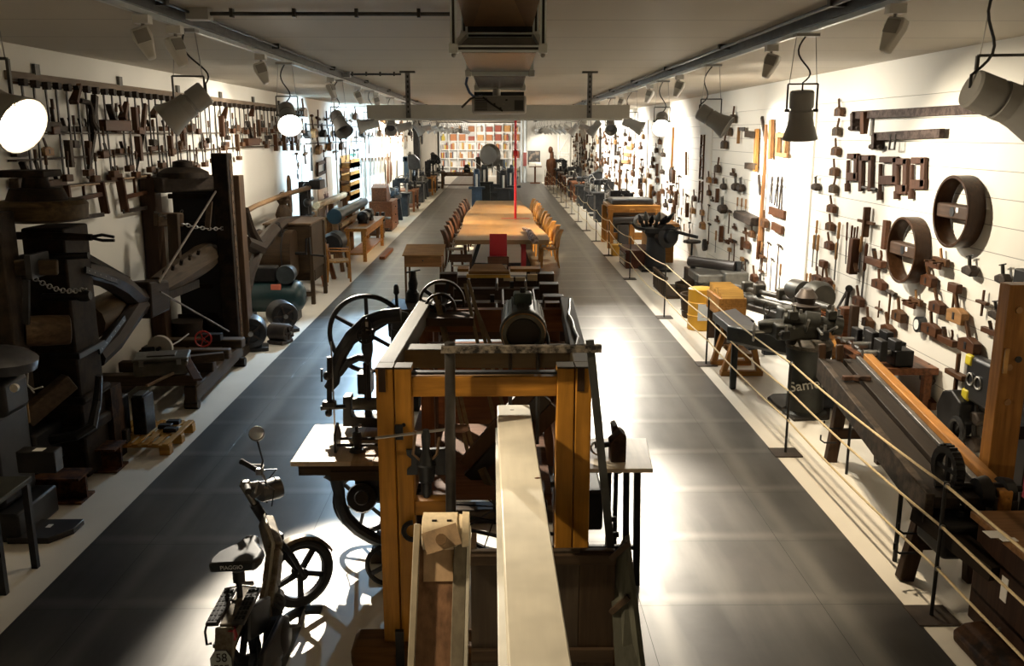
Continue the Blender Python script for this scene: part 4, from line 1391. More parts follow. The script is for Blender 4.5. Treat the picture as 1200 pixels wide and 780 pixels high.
# ================================================================ the long slab table
TY0, TY1 = 21.2, 34.1
t = thing('slab_table', 'very long honey brown slab table with wavy natural edges in the middle of the hall', 'table', (.0, 27.6, 0))
rr = random.Random(3)
Lp, Rp = [], []
for i in range(15):
    u = i / 14
    y = TY0 + (TY1 - TY0) * u
    Lp.append((-1.12 + .15 * u + .05 * sin(u * 9) + (.0 if 0 < i < 14 else .04), y))
    Rp.append((1.15 - .32 * u + .06 * sin(u * 11 + 1) - (.0 if 0 < i < 14 else .04), y))
sl, nt, bs = new_mat('slab_wood')
n1 = noise(nt, 1.6, 6, (3.2, .35, 3))
n2 = noise(nt, .55, 3)
c = mixrgb(nt, ramp(nt, n1, .3, .7), (.27, .135, .045), (.44, .245, .085))
c = mixrgb(nt, ramp(nt, n2, .4, .65), c, (.24, .15, .075))
nt.links.new(c, bs.inputs['Base Color'])
bs.inputs['Roughness'].default_value = .28
MB().prism(Lp + Rp[::-1], .65, .75, 'xy').build('slab', sl, t, bevel=.012)
for y in (22.0, 27.5, 33.0):
    for x in (-.62, .62):
        MB().bar((x * 1.15, y, .008), (x * .8, y, .65), .09, .09, up=(0, 1, 0)).build('leg', paint((.03, .03, .03), .5), t)
    MB().bar((-.7, y, .05), (.7, y, .05), .09, .06, up=(0, 1, 0)).build('foot_bar', paint((.03, .03, .03), .5), t)
MB().bar((0, 22.0, .32), (0, 33.0, .32), .08, .10).build('stretcher', paint((.03, .03, .03), .5), t)
MB().bx(.50, .62, 21.5, 21.62, .01, .65).build('red_leg', paint((.35, .012, .02), .5), t)


def make_chair(name, wood_c, seat_c):
    def mk():
        wz, wx = wood(wood_c, 'z', .4), wood(seat_c, 'x', .4)
        t = thing(name, '', 'chair', (0, 0, 0), 0, None)
        MB().prism([(-.20, -.22), (.20, -.22), (.225, .22), (-.225, .22)], .44, .47, 'xy').build('seat', wx, t, world=False, bevel=.008)
        # local +y is the front; the back is at -y
        n = 8
        m = MB()
        v, f = [], []
        for i in range(n + 1):
            u = i / n
            z = .50 + .42 * u
            y = -.21 - .10 * u + .03 * sin(u * pi)
            for x, dy in ((-.22, .07), (0, -.045), (.22, .07), (.20, .085), (0, -.022), (-.20, .085)):
                v.append((x * (1 - .08 * u), y + dy, z))
        for i in range(n):
            for k in range(6):
                l = (k + 1) % 6
                f.append((i * 6 + k, i * 6 + l, (i + 1) * 6 + l, (i + 1) * 6 + k))
        f += [(0, 1, 4, 5), (1, 2, 3, 4), (n * 6 + 5, n * 6 + 4, n * 6 + 1, n * 6), (n * 6 + 4, n * 6 + 3, n * 6 + 2, n * 6 + 1)]
        m._add(v, f)
        m.build('backrest', wz, t, world=False)
        for x in (-.19, .19):
            MB().bar((x, .19, 0), (x * .97, .17, .44), .032, .04, up=(0, 1, 0)).build('leg', wz, t, world=False)
            MB().tube([(x, -.24, 0), (x, -.20, .25), (x, -.20, .46), (x * .95, -.235, .68)], .018, 6).build('leg', wz, t, world=False)
        MB().bx(-.19, .19, .16, .18, .38, .44).build('apron', wz, t, world=False)
        return t
    return Proto(mk)


dark_ch = make_chair('dining_chair', (.11, .042, .018), (.45, .36, .28))
warm_ch = make_chair('dining_chair', (.46, .22, .055), (.48, .24, .07))
NCH = 11
for i in range(NCH):
    y = 21.9 + i * 1.07
    far = 'first from the camera' if i == 0 else ('%s from the near end' % nth(i + 1))
    dark_ch.put((-1.12 + .012 * i + .02 * sin(i * 2.1), y, .006 if -1.33 + 0 > -1.0 else 0), (0, 0, -pi / 2 + .04 * sin(i * 3)), 1.0,
                'dark curved-back chair, %s from the camera on the slab table\'s desk side' % nth(i + 1), 'chairs along the slab table, desk side')
    warm_ch.put((1.20 - .025 * i + .02 * sin(i * 1.7), y, .006), (0, 0, pi / 2 + .05 * sin(i * 2.3)), 1.0,
                'honey curved-back chair, %s from the camera on the slab table\'s barrier side' % nth(i + 1), 'chairs along the slab table, barrier side')
# stools at the near end: red sided one and a dark one, both with low backs
for px, w_, col, lab, name, red in ((584, .30, (.32, .008, .014), 'red backed chair at the near end of the slab table', 'red_chair', 1),
                                    (541, .38, (.06, .03, .02), 'dark low-backed chair beside the red one at the near table end', 'dark_chair', 0)):
    q = P(px, 330, Y=20.2)
    x = q.x
    y = 20.2
    t = thing(name, lab, 'chair', (x, y, 0))
    cm = paint(col, .4)
    if red:
        MB().bx(x - .21, x + .21, y - .22, y + .22, .44, .48).build('seat', cm, t, bevel=.01)
        MB().bar((x, y + .21, .48), (x, y + .25, .98), .40, .03, up=(0, 1, 0)).build('backrest', cm, t, bevel=.01)
        MB().bx(x - .24, x + .24, y - .25, y - .22, .36, .52).build('front_rail', wood((.08, .035, .02), 'x', .5), t, bevel=.005)
    else:
        MB().bx(x - .25, x + .25, y - .22, y + .22, .44, .48).build('seat', cm, t, bevel=.01)
        MB().bx(x - .25, x + .25, y - .25, y - .22, .40, .58).build('backrest', wood((.07, .035, .02), 'x', .5), t, bevel=.008)
    for dx in (-.21, .21):
        for dy in (-.2, .2):
            MB().bar((x + dx, y + dy, 0), (x + dx, y + dy, .44), .035, .035, up=(0, 1, 0)).build('leg', wood((.08, .04, .025), 'z', .5), t)
    MB().bx(x - .2, x + .2, y - .235, y - .225, .30, .335).build('pale_stretcher', wood((.6, .5, .38), 'x', .5), t)
# red post on a flat foot, standing on the table
q = P(604, 256, Z=.75)
RED = paint((.50, .014, .02), .35)
t = thing('red_post', 'thin red pole on a flat crossed foot, standing up from the slab table', 'pole', (q.x, q.y, .75))
MB().bar((q.x - .42, q.y, .757), (q.x + .42, q.y, .757), .06, .012).build('foot', RED, t)
MB().bar((q.x, q.y - .3, .757), (q.x, q.y + .3, .757), .06, .012).build('foot', RED, t)
tp = P(604, 139, Y=q.y)
MB().cyl((q.x, q.y, .76), (q.x, q.y, tp.z + .06), .038, n=12).build('pole', RED, t)
MB().bx(q.x - .06, q.x + .06, q.y - .06, q.y + .06, P(604, 183, Y=q.y).z, P(604, 176, Y=q.y).z).build('clamp', RED, t)
# branch lying on the table
a, b = P(614, 268, Z=.82), P(627, 281, Z=.82)
branch = tag(MB().tube([a, a.lerp(b, .3) + Vector((.05, 0, .03)), a.lerp(b, .7), b], [.05, .07, .09, .085], 9).build('branch', rusty((.10, .06, .05), (.50, .40, .36), .8, 8, 0), jitter=.008), 'rough pale flecked branch lying on the near corner of the slab table', 'branch')
centre(branch)
# ================================================================ trip hammers and machines along the clamp wall
RUSTB = rusty((.022, .014, .010), (.075, .038, .02), .75, 7)
BOLTW = rusty((.016, .011, .008), (.034, .023, .014), .7, 6)
GOLDW = wood((.10, .065, .028), 'x', .55, contrast=.7)


def chain(p0, p1, sag, n, parent, mat=STEEL, w=.018):
    """links laid alternately flat and upright along a hanging line: one continuous part"""
    p0, p1 = Vector(p0), Vector(p1)
    m = MB()
    for i in range(n):
        def at(u):
            return p0.lerp(p1, u) - Vector((0, 0, sag * 4 * u * (1 - u)))
        a, b = at(i / n - .15 / n), at((i + 1) / n + .15 / n)
        c = (a + b) / 2
        d = (b - a)
        L = d.length / 2
        d.normalize()
        s = d.cross(Vector((0, 0, 1))).normalized()
        if i % 2:
            s = s.cross(d).normalized()
        pts = [c + d * (L * cos(2 * pi * k / 10)) + s * (w * sin(2 * pi * k / 10)) for k in range(10)]
        m.tube(pts, .006, 5, True)
    return m.build('chain', mat, parent)


def rivets(m, p0, p1, n, r, nrm):
    p0, p1, nrm = Vector(p0), Vector(p1), Vector(nrm)
    for i in range(n):
        q = p0.lerp(p1, (i + .5) / n)
        m.cyl(q - nrm * .004, q + nrm * .012, r, r * .6, 7)
    return m


# ---- near trip hammer
t = thing('trip_hammer', 'massive black near trip hammer with round cap and rusty girder feet, by the clamp wall', 'trip hammer', (-4.1, 8.4, 0))
MB().bx(-4.28, -3.90, 8.05, 8.55, .02, 2.38).build('main_post', BOLTW, t, bevel=.02)
MB().bx(-4.45, -4.15, 7.5, 7.75, .9, 2.56).build('side_post', BOLTW, t, bevel=.015)
MB().bx(-4.5, -4.28, 8.2, 8.5, .02, 2.1).build('rear_post', BOLTW, t, bevel=.015)
MB().bx(-4.75, -3.86, 8.0, 8.6, .42, .54).build('lower_collar', BOLTW, t, bevel=.03)
MB().bx(-4.7, -3.85, 8.0, 8.6, .74, .82).build('lower_collar', BOLTW, t, bevel=.03)
MB().bx(-4.5, -3.86, 8.02, 8.58, 1.18, 1.24).build('iron_band', IRON, t, bevel=.008)
# cap: round slab with stepped hub
c = pY(52, 247, 8.15)
MB().lathe((c.x, 8.15, c.z - .09), (c.x, 8.15, c.z + .10), [(0, .29), (.15, .36), (.8, .37), (1, .34)], 26).build('round_cap', GOLDW, t)
MB().lathe((c.x - .05, 8.15, c.z + .10), (c.x - .05, 8.15, c.z + .30), [(0, .26), (.5, .22), (.55, .12), (1, .10)], 18).build('cap_hub', BOLTW, t)
MB().bx(c.x - .36, c.x + .1, 8.0, 8.35, c.z + .30, c.z + .36).build('cap_bar', BOLTW, t, bevel=.01)
MB().tube([pY(20, 276, 8.0), pY(75, 277, 8.0), pY(108, 278, 8.0)], [.035, .035, .03], 10).build('lever_bar', BOLTW, t)
for dz in (-.02, .03):
    MB().tube([pY(104, 278, 8.0), pY(120, 279, 8.0) + Vector((0, 0, dz)), pY(134, 280, 8.0) + Vector((0, 0, dz * .6))], .014, 8).build('lever_claw', IRON, t)
MB().cyl(pY(25, 302, 8.0), pY(104, 299, 8.0), .03, n=10).build('guide_rod', IRON, t)
MB().cyl(pY(50, 348, 8.0), pY(103, 347, 8.0), .035, n=10).build('guide_rod', IRON, t)
MB().lathe(pY(92, 347, 8.0), pY(106, 346, 8.0), [(0, .045), (.3, .055), (.7, .055), (1, .04)], 12).build('rod_end', IRON, t)
MB().bar(pY(-25, 313, 7.6), pY(68, 313, 7.8), .10, .13).build('wooden_arm', wood((.10, .07, .04), 'x', .6), t, bevel=.012)
MB().bx(pY(27, 313, 7.55).x, pY(34, 313, 7.55).x, 7.58, 7.9, pY(30, 327, 7.6).z, pY(30, 299, 7.6).z).build('arm_strap', IRON, t)
MB().bar(pY(31, 328, 7.6), pY(31, 380, 7.6), .05, .03).build('arm_strap', IRON, t)
chain(pY(35, 322, 7.7), pY(101, 338, 8.0), .07, 17, t, STEEL, .020)
a, b = pY(28, 388, 7.75), pY(82, 386, 7.95)
MB().lathe(a, b, [(0, .10), (.02, .135), (.5, .14), (.98, .135), (1, .12)], 12).build('log_end', wood((.14, .09, .05), 'x', .6, contrast=.6), t)
MB().torus(pY(26, 392, 7.72), (1, .2, 0), .15, .018, 20, 6).build('log_hoop', IRON, t)
# girder feet
for k, (px0, px1, pyb, Yk) in enumerate(((70, 137, 553, 8.2), (-30, 95, 590, 7.45))):
    a, b = pY(px0, pyb, Yk), pY(px1, pyb, Yk)
    m = MB()
    m.prism([(0, 0), (.28, 0), (.28, .02), (.155, .02), (.155, .22), (.28, .22), (.28, .24), (0, .24), (0, .22), (.125, .22), (.125, .02), (0, .02)], a.x, b.x, 'yz', Matrix.Translation((0, Yk, .004)))
    m.build('girder_foot', rusty((.035, .014, .008), (.13, .055, .02), .7, 9), t)
MB().bx(pY(112, 530, 8.5).x, pY(134, 530, 8.5).x, 8.55, 8.8, .0, .75).build('girder_foot', RUSTB, t)
# dark lower works: anvil bed, curved spring, shaft box
MB().bar(pY(28, 492, 7.55), pY(82, 446, 7.9), .13, .16).build('beam_arm', wood((.075, .05, .03), 'x', .6), t, bevel=.012)
MB().bx(-4.72, -4.1, 7.55, 8.05, .24, .62).build('anvil_bed', IRON, t, bevel=.03)
MB().tube([pY(60, 515, 7.7), pY(90, 510, 7.7), pY(108, 500, 7.8), pY(114, 470, 8.0), pY(116, 440, 8.0)], [.05, .045, .045, .04, .03], 8).build('curved_spring', IRON, t)
MB().cyl(pY(30, 462, 7.5), pY(34, 495, 7.5), .014, n=8).build('oil_lever', wood((.3, .2, .1), 'z'), t)

# ---- black belted hammer machine at the picture edge
t = thing('forge_machine', 'very dark rounded machine with small pressure gauge in front of the near trip hammer', 'machine', (-4.25, 7.0, 0))
MB().lathe(pY(10, 430, 7.0) + Vector((-.1, 0, -.0)), pY(10, 411, 7.0) + Vector((-.1, 0, .02)), [(0, .30), (.5, .31), (.8, .25), (1, .10)], 22).build('rounded_lid', metal((.05, .05, .055), .4, .5), t)
MB().bx(-4.72, -3.98, 6.75, 7.3, .24, 1.02).build('body', IRON, t, bevel=.05)
MB().bx(-4.6, -3.9, 6.8, 7.2, 1.0, 1.30).build('neck', IRON, t, bevel=.05)
q = pY(16, 455, 6.72)
MB().cyl(q + Vector((0, .03, 0)), q, .032, n=18).build('pressure_gauge', metal((.4, .38, .33), .4, .6), t)
MB().tube([pY(33, 452, 6.8), pY(40, 456, 6.78), pY(50, 453, 6.76)], .007, 6).build('pipe', STEEL, t)
MB().tube([pY(33, 437, 6.8), pY(32, 450, 6.8), pY(40, 460, 6.8)], .006, 6).build('pipe', STEEL, t)
MB().bx(-4.7, -3.85, 6.7, 7.35, .0, .24).build('base_plate', IRON, t, bevel=.02)
o = MB().bx(pY(12, 500, 6.6).x, pY(58, 500, 6.6).x, 6.62, 6.75, .62, .80).build('tool_ledge', IRON, t, bevel=.01)
MB().bx(pY(31, 497, 6.6).x, pY(43, 497, 6.6).x, 6.63, 6.7, .80, .803).build('paper_tag', WHITEP, o)

# ---- helve between the hammers
t = thing('forked_helve', 'huge forked timber helve bound with iron, spanning between the two trip hammers', 'hammer helve', (-4.1, 10.5, 1.0))
HB_ = wood((.034, .02, .011), 'y', .55, contrast=.55)
hubp = P(183, 345, X=-4.08)
MB().bar(P(160, 352, X=-4.1), P(186, 345, X=-4.06), .34, .42, w2=.28, t2=.36).build('fork_head', HB_, t, bevel=.03)
MB().tube([P(96, 318, X=-3.98), P(122, 324, X=-4.0), P(142, 335, X=-4.04), P(156, 348, X=-4.08), P(170, 350, X=-4.08)], [.10, .11, .12, .13, .14], 8).build('fork_arm', HB_, t)
MB().tube([P(112, 420, X=-3.98), P(132, 400, X=-4.0), P(146, 378, X=-4.04), P(158, 360, X=-4.08), P(170, 352, X=-4.08)], [.10, .11, .12, .13, .14], 8).build('fork_arm', HB_, t)
for q0, q1 in (((100, 316), (138, 329)), ((116, 412), (146, 372))):
    a, b = P(*q0, X=-3.87), P(*q1, X=-3.91)
    m = MB().bar(a, b, .02, .06)
    m.build('iron_strap', IRON, t)
    rivets(MB(), a, b, 6, .012, (1, 0, 0)).build('strap_rivets', STEEL, t)
MB().lathe(P(102, 378, X=-4.25), P(150, 350, X=-4.25), [(0, .19), (.3, .2), (1, .17)], 12).build('log_shaft', wood((.10, .065, .032), 'y', .55, contrast=.55), t)
MB().lathe(P(183, 338, X=-4.2), P(246, 297, X=-4.2), [(0, .15), (.2, .17), (.8, .2), (1, .17)], 10).build('log_shaft', wood((.075, .05, .028), 'y', .6, contrast=.6), t)
for k in range(5):
    q = P(192 + 10 * k, 322 - 6 * k, X=-4.06)
    MB().cyl(q, q + Vector((.02, -.02, .06)), .022, n=8).build('wooden_peg', BOLTW, t)
MB().bar(P(183, 352, X=-4.05), P(232, 332, X=-4.05), .04, .10).build('side_cheek', BOLTW, t)
MB().bar(P(100, 300, X=-4.0), P(150, 328, X=-4.05), .05, .06).build('upper_brace', BOLTW, t)
MB().cyl(P(258, 216, X=-4.0), P(186, 331, X=-3.9), .014, n=8).build('stay_rod', metal((.2, .17, .14), .5, .7), t)
MB().cyl(P(188, 342, X=-3.85), P(268, 388, X=-3.8), .012, n=8).build('stay_rod', metal((.2, .17, .14), .5, .7), t)

# ---- far trip hammer
t = thing('trip_hammer', 'second trip hammer, farther down the clamp wall, with tall riveted post and wooden cap', 'trip hammer', (-4.2, 13.2, 0))
MB().bx(-4.03, -3.80, 12.75, 13.0, .0, 2.94).build('main_post', BOLTW, t, bevel=.015)
m = rivets(MB(), (-3.798, 12.88, .3), (-3.798, 12.88, 2.8), 16, .018, (1, 0, 0))
m.bar((-3.798, 12.88, .2), (-3.798, 12.88, 2.85), .10, .012, up=(1, 0, 0))
m.build('riveted_plate', rusty((.05, .035, .025), (.16, .10, .06), .6, 10), t)
MB().bx(-4.84, -4.64, 12.2, 12.45, .0, 2.62).build('side_post', WD_DARK, t, bevel=.015)
MB().bar(P(183, 217, X=-4.6), P(257, 213, X=-4.0), .26, .20).build('head_log', wood((.05, .035, .025), 'x', .65), t, bevel=.02)
c = P(215, 208, X=-4.35)
MB().lathe(c, c + Vector((0, 0, .24)), [(0, .36), (.3, .34), (.55, .22), (.6, .14), (.9, .13), (1, .04)], 12).build('wooden_cap', BOLTW, t)
MB().cyl(P(213, 190, X=-4.35), P(213, 198, X=-4.35), .03, n=8).build('cap_bolt', IRON, t)
MB().bx(-4.70, -4.06, 13.0, 13.4, .0, 2.42).build('ram_housing', paint((.012, .011, .010), .6), t, bevel=.02)
for z in (.55, 1.0, 1.9, 2.3):
    MB().bx(-4.74, -4.2, 12.95, 13.0, z, z + .07).build('cross_plate', BOLTW, t, bevel=.01)
MB().bar(P(182, 257, X=-4.62), P(213, 257, X=-4.35), .16, .18).build('wooden_block', wood((.13, .085, .05), 'x', .55), t, bevel=.015)
MB().bar(P(203, 250, X=-4.3), P(207, 335, X=-4.3), .14, .10).build('guide_plank', WD_OLDZ, t, bevel=.01)
chain(P(214, 262, X=-4.1), P(276, 265, X=-3.86), .05, 16, t, STEEL, .022)
chain(P(182, 248, X=-4.5), P(214, 247, X=-4.4), .08, 10, t, GREYM, .022)
MB().bar(P(246, 236, X=-4.0), P(243, 268, X=-4.0), .07, .04).build('hanging_plate', WD_OLDZ, t)
MB().bx(-3.86, -3.74, 13.05, 13.3, .25, 2.62).build('rear_plank', wood((.12, .07, .04), 'z', .5), t, bevel=.008)
MB().bx(-4.80, -3.76, 12.7, 13.5, .0, .14).build('foot_sill', BOLTW, t, bevel=.02)
MB().cyl((-4.6, 13.2, .2), (-4.2, 12.9, .55), .12, n=12).build('anvil_shaft', BOLTW, t)
MB().lathe((-4.5, 12.6, .0), (-4.5, 12.6, .6), [(0, .28), (.2, .26), (.8, .22), (1, .24)], 14).build('anvil_block', BOLTW, t)

# ---- second helve beyond
t = thing('bent_helve', 'smaller bent forked helve just behind the far trip hammer', 'hammer helve', (-4.1, 14.5, 1.0))
MB().tube([P(287, 283, X=-3.95), P(303, 291, X=-3.98), P(318, 272, X=-4.05), P(330, 261, X=-4.1), P(360, 257, X=-4.1)], [.10, .13, .12, .11, .09], 8).build('bent_shaft', HB_, t)
MB().tube([P(287, 246, X=-3.95), P(293, 268, X=-3.95), P(303, 286, X=-3.98)], [.07, .08, .09], 8).build('fork_arm', HB_, t)
MB().tube([P(303, 294, X=-3.98), P(294, 318, X=-3.95), P(289, 345, X=-3.95), P(290, 372, X=-3.95)], [.09, .08, .07, .06], 8).build('fork_arm', HB_, t)
MB().lathe(P(325, 262, X=-4.0), P(328, 276, X=-4.0), [(0, .05), (.5, .06), (1, .04)], 8).build('iron_head', IRON, t)
t = thing('sweep_pole', 'long thin bent sweep pole with hanging hook, above the bent helve', 'sweep pole', (-4.3, 17, 1.8))
MB().tube([P(287, 248, X=-4.2), P(300, 241, X=-4.2), P(330, 229, X=-4.25), P(364, 219, X=-4.3)], [.05, .045, .05, .055], 8).build('pole', wood((.19, .11, .05), 'y', .5), t)
MB().tube([P(291, 246, X=-4.2), P(291, 256, X=-4.2), P(293, 262, X=-4.2), P(290, 265, X=-4.2)], .022, 6).build('hook', IRON, t)
MB().bx(*sorted((P(359, 220, X=-4.3).x, -4.05)), P(362, 220, X=-4.3).y, P(366, 220, X=-4.3).y + .25, P(362, 222, X=-4.3).z, P(362, 211, X=-4.3).z).build('pole_clamp', IRON, t, bevel=.02)
MB().cyl(P(363, 215, X=-4.3), P(376, 209, X=-4.2), .03, n=8).build('clamp_lever', IRON, t)
MB().cyl((-4.35, P(362, 220, X=-4.3).y + .2, 0), (-4.35, P(362, 220, X=-4.3).y + .2, P(362, 216, X=-4.3).z), .05, n=8).build('clamp_stand', IRON, t)

# wooden paddle and carved upright standing behind the sweep pole
t = thing('wooden_paddle', 'tall brown wooden paddle blade standing upright behind the sweep pole', 'paddle', (-4.6, 17.8, 0))
a, b = P(338, 205, X=-4.6), P(338, 250, X=-4.6)
MB().prism([(-.10, b.z), (.10, b.z), (.11, b.z + .3), (.09, a.z - .1), (0, a.z), (-.09, a.z - .1), (-.11, b.z + .3)], -.03, .03, 'yz', Matrix.Translation((-4.6, a.y, 0))).build('blade', wood((.16, .10, .06), 'z', .5), t, bevel=.01)
MB().cyl((-4.6, a.y, .0), (-4.6, a.y, b.z + .02), .035, n=8).build('shaft', wood((.16, .10, .06), 'z', .5), t)
t = thing('carved_upright', 'dark carved wooden upright under the sweep pole', 'upright', (-4.4, 16.9, 0))
a, b = P(331, 225, X=-4.4), P(330, 258, X=-4.4)
MB().lathe((-4.4, a.y, b.z - .1), (-4.4, a.y, a.z), [(0, .13), (.3, .17), (.5, .12), (.62, .08), (.75, .13), (.9, .10), (1, .04)], 12).build('body', WD_OLDZ, t)
MB().cyl((-4.4, a.y, 0), (-4.4, a.y, b.z - .09), .07, n=8).build('foot', WD_OLDZ, t)

# ---- big timber sled with things on it
SLD = wood((.075, .048, .026), 'x', .7, contrast=.5)
SLDY = wood((.06, .038, .021), 'y', .7, contrast=.5)
t = thing('timber_sled', 'long rough timber sled on the white strip between the two trip hammers', 'sled', (-4.2, 11.3, 0))
for x in (-4.62, -3.66):
    MB().bar((x, 10.2, .20), (x - .1, 12.5, .20), .15, .20).build('runner', SLDY, t, bevel=.02)
for y, w in ((10.22, .16), (10.85, .14), (11.5, .15), (12.1, .2)):
    MB().bx(-4.76, -3.58, y, y + w, .30, .43).build('cross_timber', SLD, t, bevel=.018)
for x in (-4.45, -4.2, -3.95):
    MB().bx(x - .1, x + .1, 10.5, 12.4, .28, .33).build('deck_board', SLDY, t, bevel=.006)
for x in (-4.6, -3.68):
    for y in (10.3, 12.3):
        MB().cyl((x - .08, y, .065), (x + .08, y, .065), .065, n=14).build('roller', BOLTW, t)
case = thing('metal_case', 'grey metal tool case with lid handle lying on the timber sled', 'tool case', P(186, 440, Z=.43))
cg = metal((.085, .08, .062), .5, .4)
q = P(186, 440, Z=.43)
M = Matrix.Translation((q.x, q.y + .15, .44)) @ Matrix.Rotation(radians(14), 4, 'Z')
MB().bx(-.30, .30, -.21, .21, 0, .17, M).build('case_body', cg, case, bevel=.025)
MB().bx(-.31, .31, -.22, .22, .17, .21, M).build('case_lid', cg, case, bevel=.02)
MB().bx(-.16, .16, -.11, .11, .21, .225, M).build('lid_recess', metal((.085, .075, .06), .6, .4), case, bevel=.006)
MB().bx(.18, .23, -.235, -.22, .13, .19, M).build('latch', STEEL, case)
MB().bx(-.23, -.18, -.235, -.22, .13, .19, M).build('latch', STEEL, case)
g = thing('bench_grinder', 'hand grinder with white round stone standing behind the metal case', 'grinder', (-4.4, 11.3, .43))
c = P(188, 407, X=-4.32)
MB().cyl(c - Vector((.0, .03, 0)), c + Vector((0, .03, 0)), .155, n=28).build('grindstone', paint((.36, .33, .28), .8), g)
MB().cyl(c - Vector((0, .1, 0)), c + Vector((0, .1, 0)), .025, n=8).build('axle', IRON, g)
MB().bx(c.x - .22, c.x - .06, c.y - .08, c.y + .08, .435, c.z + .02).build('pedestal', IRON, g, bevel=.02)
MB().bar((c.x - .2, c.y, .47), (c.x + .25, c.y, .47), .10, .05).build('foot', IRON, g, bevel=.01)
MB().tube([P(200, 405, X=-4.2), P(209, 400, X=-4.2), P(221, 391, X=-4.2)], .010, 6).build('crank_handle', STEEL, g)
v = thing('stop_valve', 'iron valve with red handwheel at the far end of the timber sled', 'valve', (-4.1, 12.2, .43))
c = P(238, 397, X=-4.05)
RED2 = paint((.42, .03, .025), .4)
o = MB().torus(c, (.2, -1, .3), .105, .012, 26, 6).build('handwheel', RED2, v)
MB().spokes(c, (.2, -1, .3), .0, .105, 5, .014, .014).build('wheel_spokes', RED2, o)
MB().lathe((c.x, c.y + .10, .435), (c.x, c.y + .10, c.z - .03), [(0, .13), (.3, .12), (.35, .08), (.8, .07), (1, .09)], 14).build('valve_body', IRON_B, v)
MB().cyl((c.x, c.y + .1, c.z - .06), c, .02, n=8).build('valve_stem', STEEL, v)
MB().bx(c.x - .05, c.x + .22, c.y + .05, c.y + .18, .435, .53).build('flange', IRON_B, v, bevel=.01)
lab = ('brown plank leaning across the sled in front of the red valve', 'long thin lath lying beside the metal case on the sled', 'dark log lying along the far end of the sled')
pl = [(P(216, 417, Z=.60), P(232, 445, Z=.46), .10, .03, wood((.10, .05, .03), 'y', .6)), (P(172, 452, Z=.46), P(203, 437, Z=.47), .03, .03, wood((.22, .14, .08), 'y', .6)), (P(206, 423, Z=.50), P(262, 417, Z=.50), .10, .10, SLD)]
for k, (a, b, w_, t_, mt) in enumerate(pl):
    centre(tag(MB().bar(a, b, w_, t_).build('plank', mt, bevel=.006), lab[k], 'plank', 'loose timbers on the sled'))

# ---- small yellow pallet with iron dies
t = thing('small_pallet', 'small bright honey wood pallet on the white strip before the timber sled', 'pallet', (-3.75, 9.1, 0))
PW = wood((.52, .28, .06), 'x', .5)
px0, px1, py0, py1 = -4.08, -3.38, 8.75, 9.45
MB_R = Matrix.Translation((0, 0, 0))
for y in (py0, (py0 + py1) / 2, py1):
    for x in (px0 + .05, px1 - .05):
        MB().bx(x - .055, x + .055, y - .05, y + .05, 0, .085).build('block', PW, t, bevel=.006)
    MB().bx(px0, px1, y - .05, y + .05, .085, .105).build('bearer', PW, t)
for k in range(7):
    x = px0 + .04 + k * (px1 - px0 - .08) / 6
    MB().bx(x - .032, x + .032, py0 - .05, py1 + .05, .105, .122).build('slat', wood((.55, .30, .065), 'y', .5), t, bevel=.003)
DIE = rusty((.018, .016, .014), (.045, .036, .028), .55, 8, .5)
for k, (x, y, w_, d_, h_, lab) in enumerate(((-4.02, 8.92, .26, .26, .44, 'perforated iron die block, tallest, standing on the small pallet'), (-3.78, 9.12, .14, .26, .40, 'plain iron die block beside the perforated one on the small pallet'), (-3.90, 8.76, .20, .10, .14, 'low iron block at the near edge of the small pallet'))):
    t = thing('die_block', lab, 'die block', (x, y, .122), 0, 'iron blocks on the small pallet')
    o = MB().bx(x - w_ / 2, x + w_ / 2, y - d_ / 2, y + d_ / 2, .123, .123 + h_).build('block', DIE, t, bevel=.012)
    if k < 2:
        MB().bx(x - w_ * .4, x + w_ * .35, y - d_ * .45, y + d_ * .3, .123 + h_, .123 + h_ + .025).build('top_plate', IRON, t, bevel=.006)
    if k == 0:
        m = MB()
        for i in range(3):
            for j in range(4):
                m.cyl((x - .08 + .08 * i, y - d_ / 2 - .004, .2 + .09 * j), (x - .08 + .08 * i, y - d_ / 2 + .01, .2 + .09 * j), .017, n=10)
        m.build('punched_holes', paint((.003, .003, .003), .9), t)
for k, (x, y) in enumerate(((-3.60, 9.22), (-3.50, 9.10), (-3.56, 9.36))):
    centre(tag(MB().bx(x - .07, x + .07, y - .045, y + .045, .123, .165).build('iron_wedge', DIE, bevel=.008), 'small flat black iron piece, %s of three on the pallet from its strip side' % nth(k + 1), 'iron piece', 'small irons on the pallet'))

# ---- dark stool and black plate at the picture's lower edge
t = thing('iron_stool', 'dark metal work stool with square legs at the near end of the white strip', 'stool', (-3.75, 6.05, 0))
for x, y in ((-3.54, 5.88), (-3.52, 6.28), (-4.05, 5.88), (-4.05, 6.28)):
    MB().bar((x, y, 0), (x + .0, y, .68), .045, .045, up=(0, 1, 0)).build('leg', IRON, t)
MB().bx(-4.1, -3.49, 5.84, 6.32, .68, .72).build('seat', metal((.04, .042, .035), .5, .5), t, bevel=.006)
MB().bx(-4.05, -3.54, 5.87, 5.90, .3, .34).build('stretcher', IRON, t)
t = thing('floor_plate', 'flat black cast plate with pale tag on the white strip behind the stool', 'plate', (-3.68, 6.9, 0))
MB().prism([(-3.95, 6.68), (-3.62, 6.68), (-3.50, 6.86), (-3.50, 7.05), (-3.95, 7.05)], .0, .05, 'xy').build('plate', paint((.014, .012, .012), .5), t, bevel=.006)
MB().bx(-3.74, -3.70, 6.88, 6.94, .05, .053).build('tag', WHITEP, t)

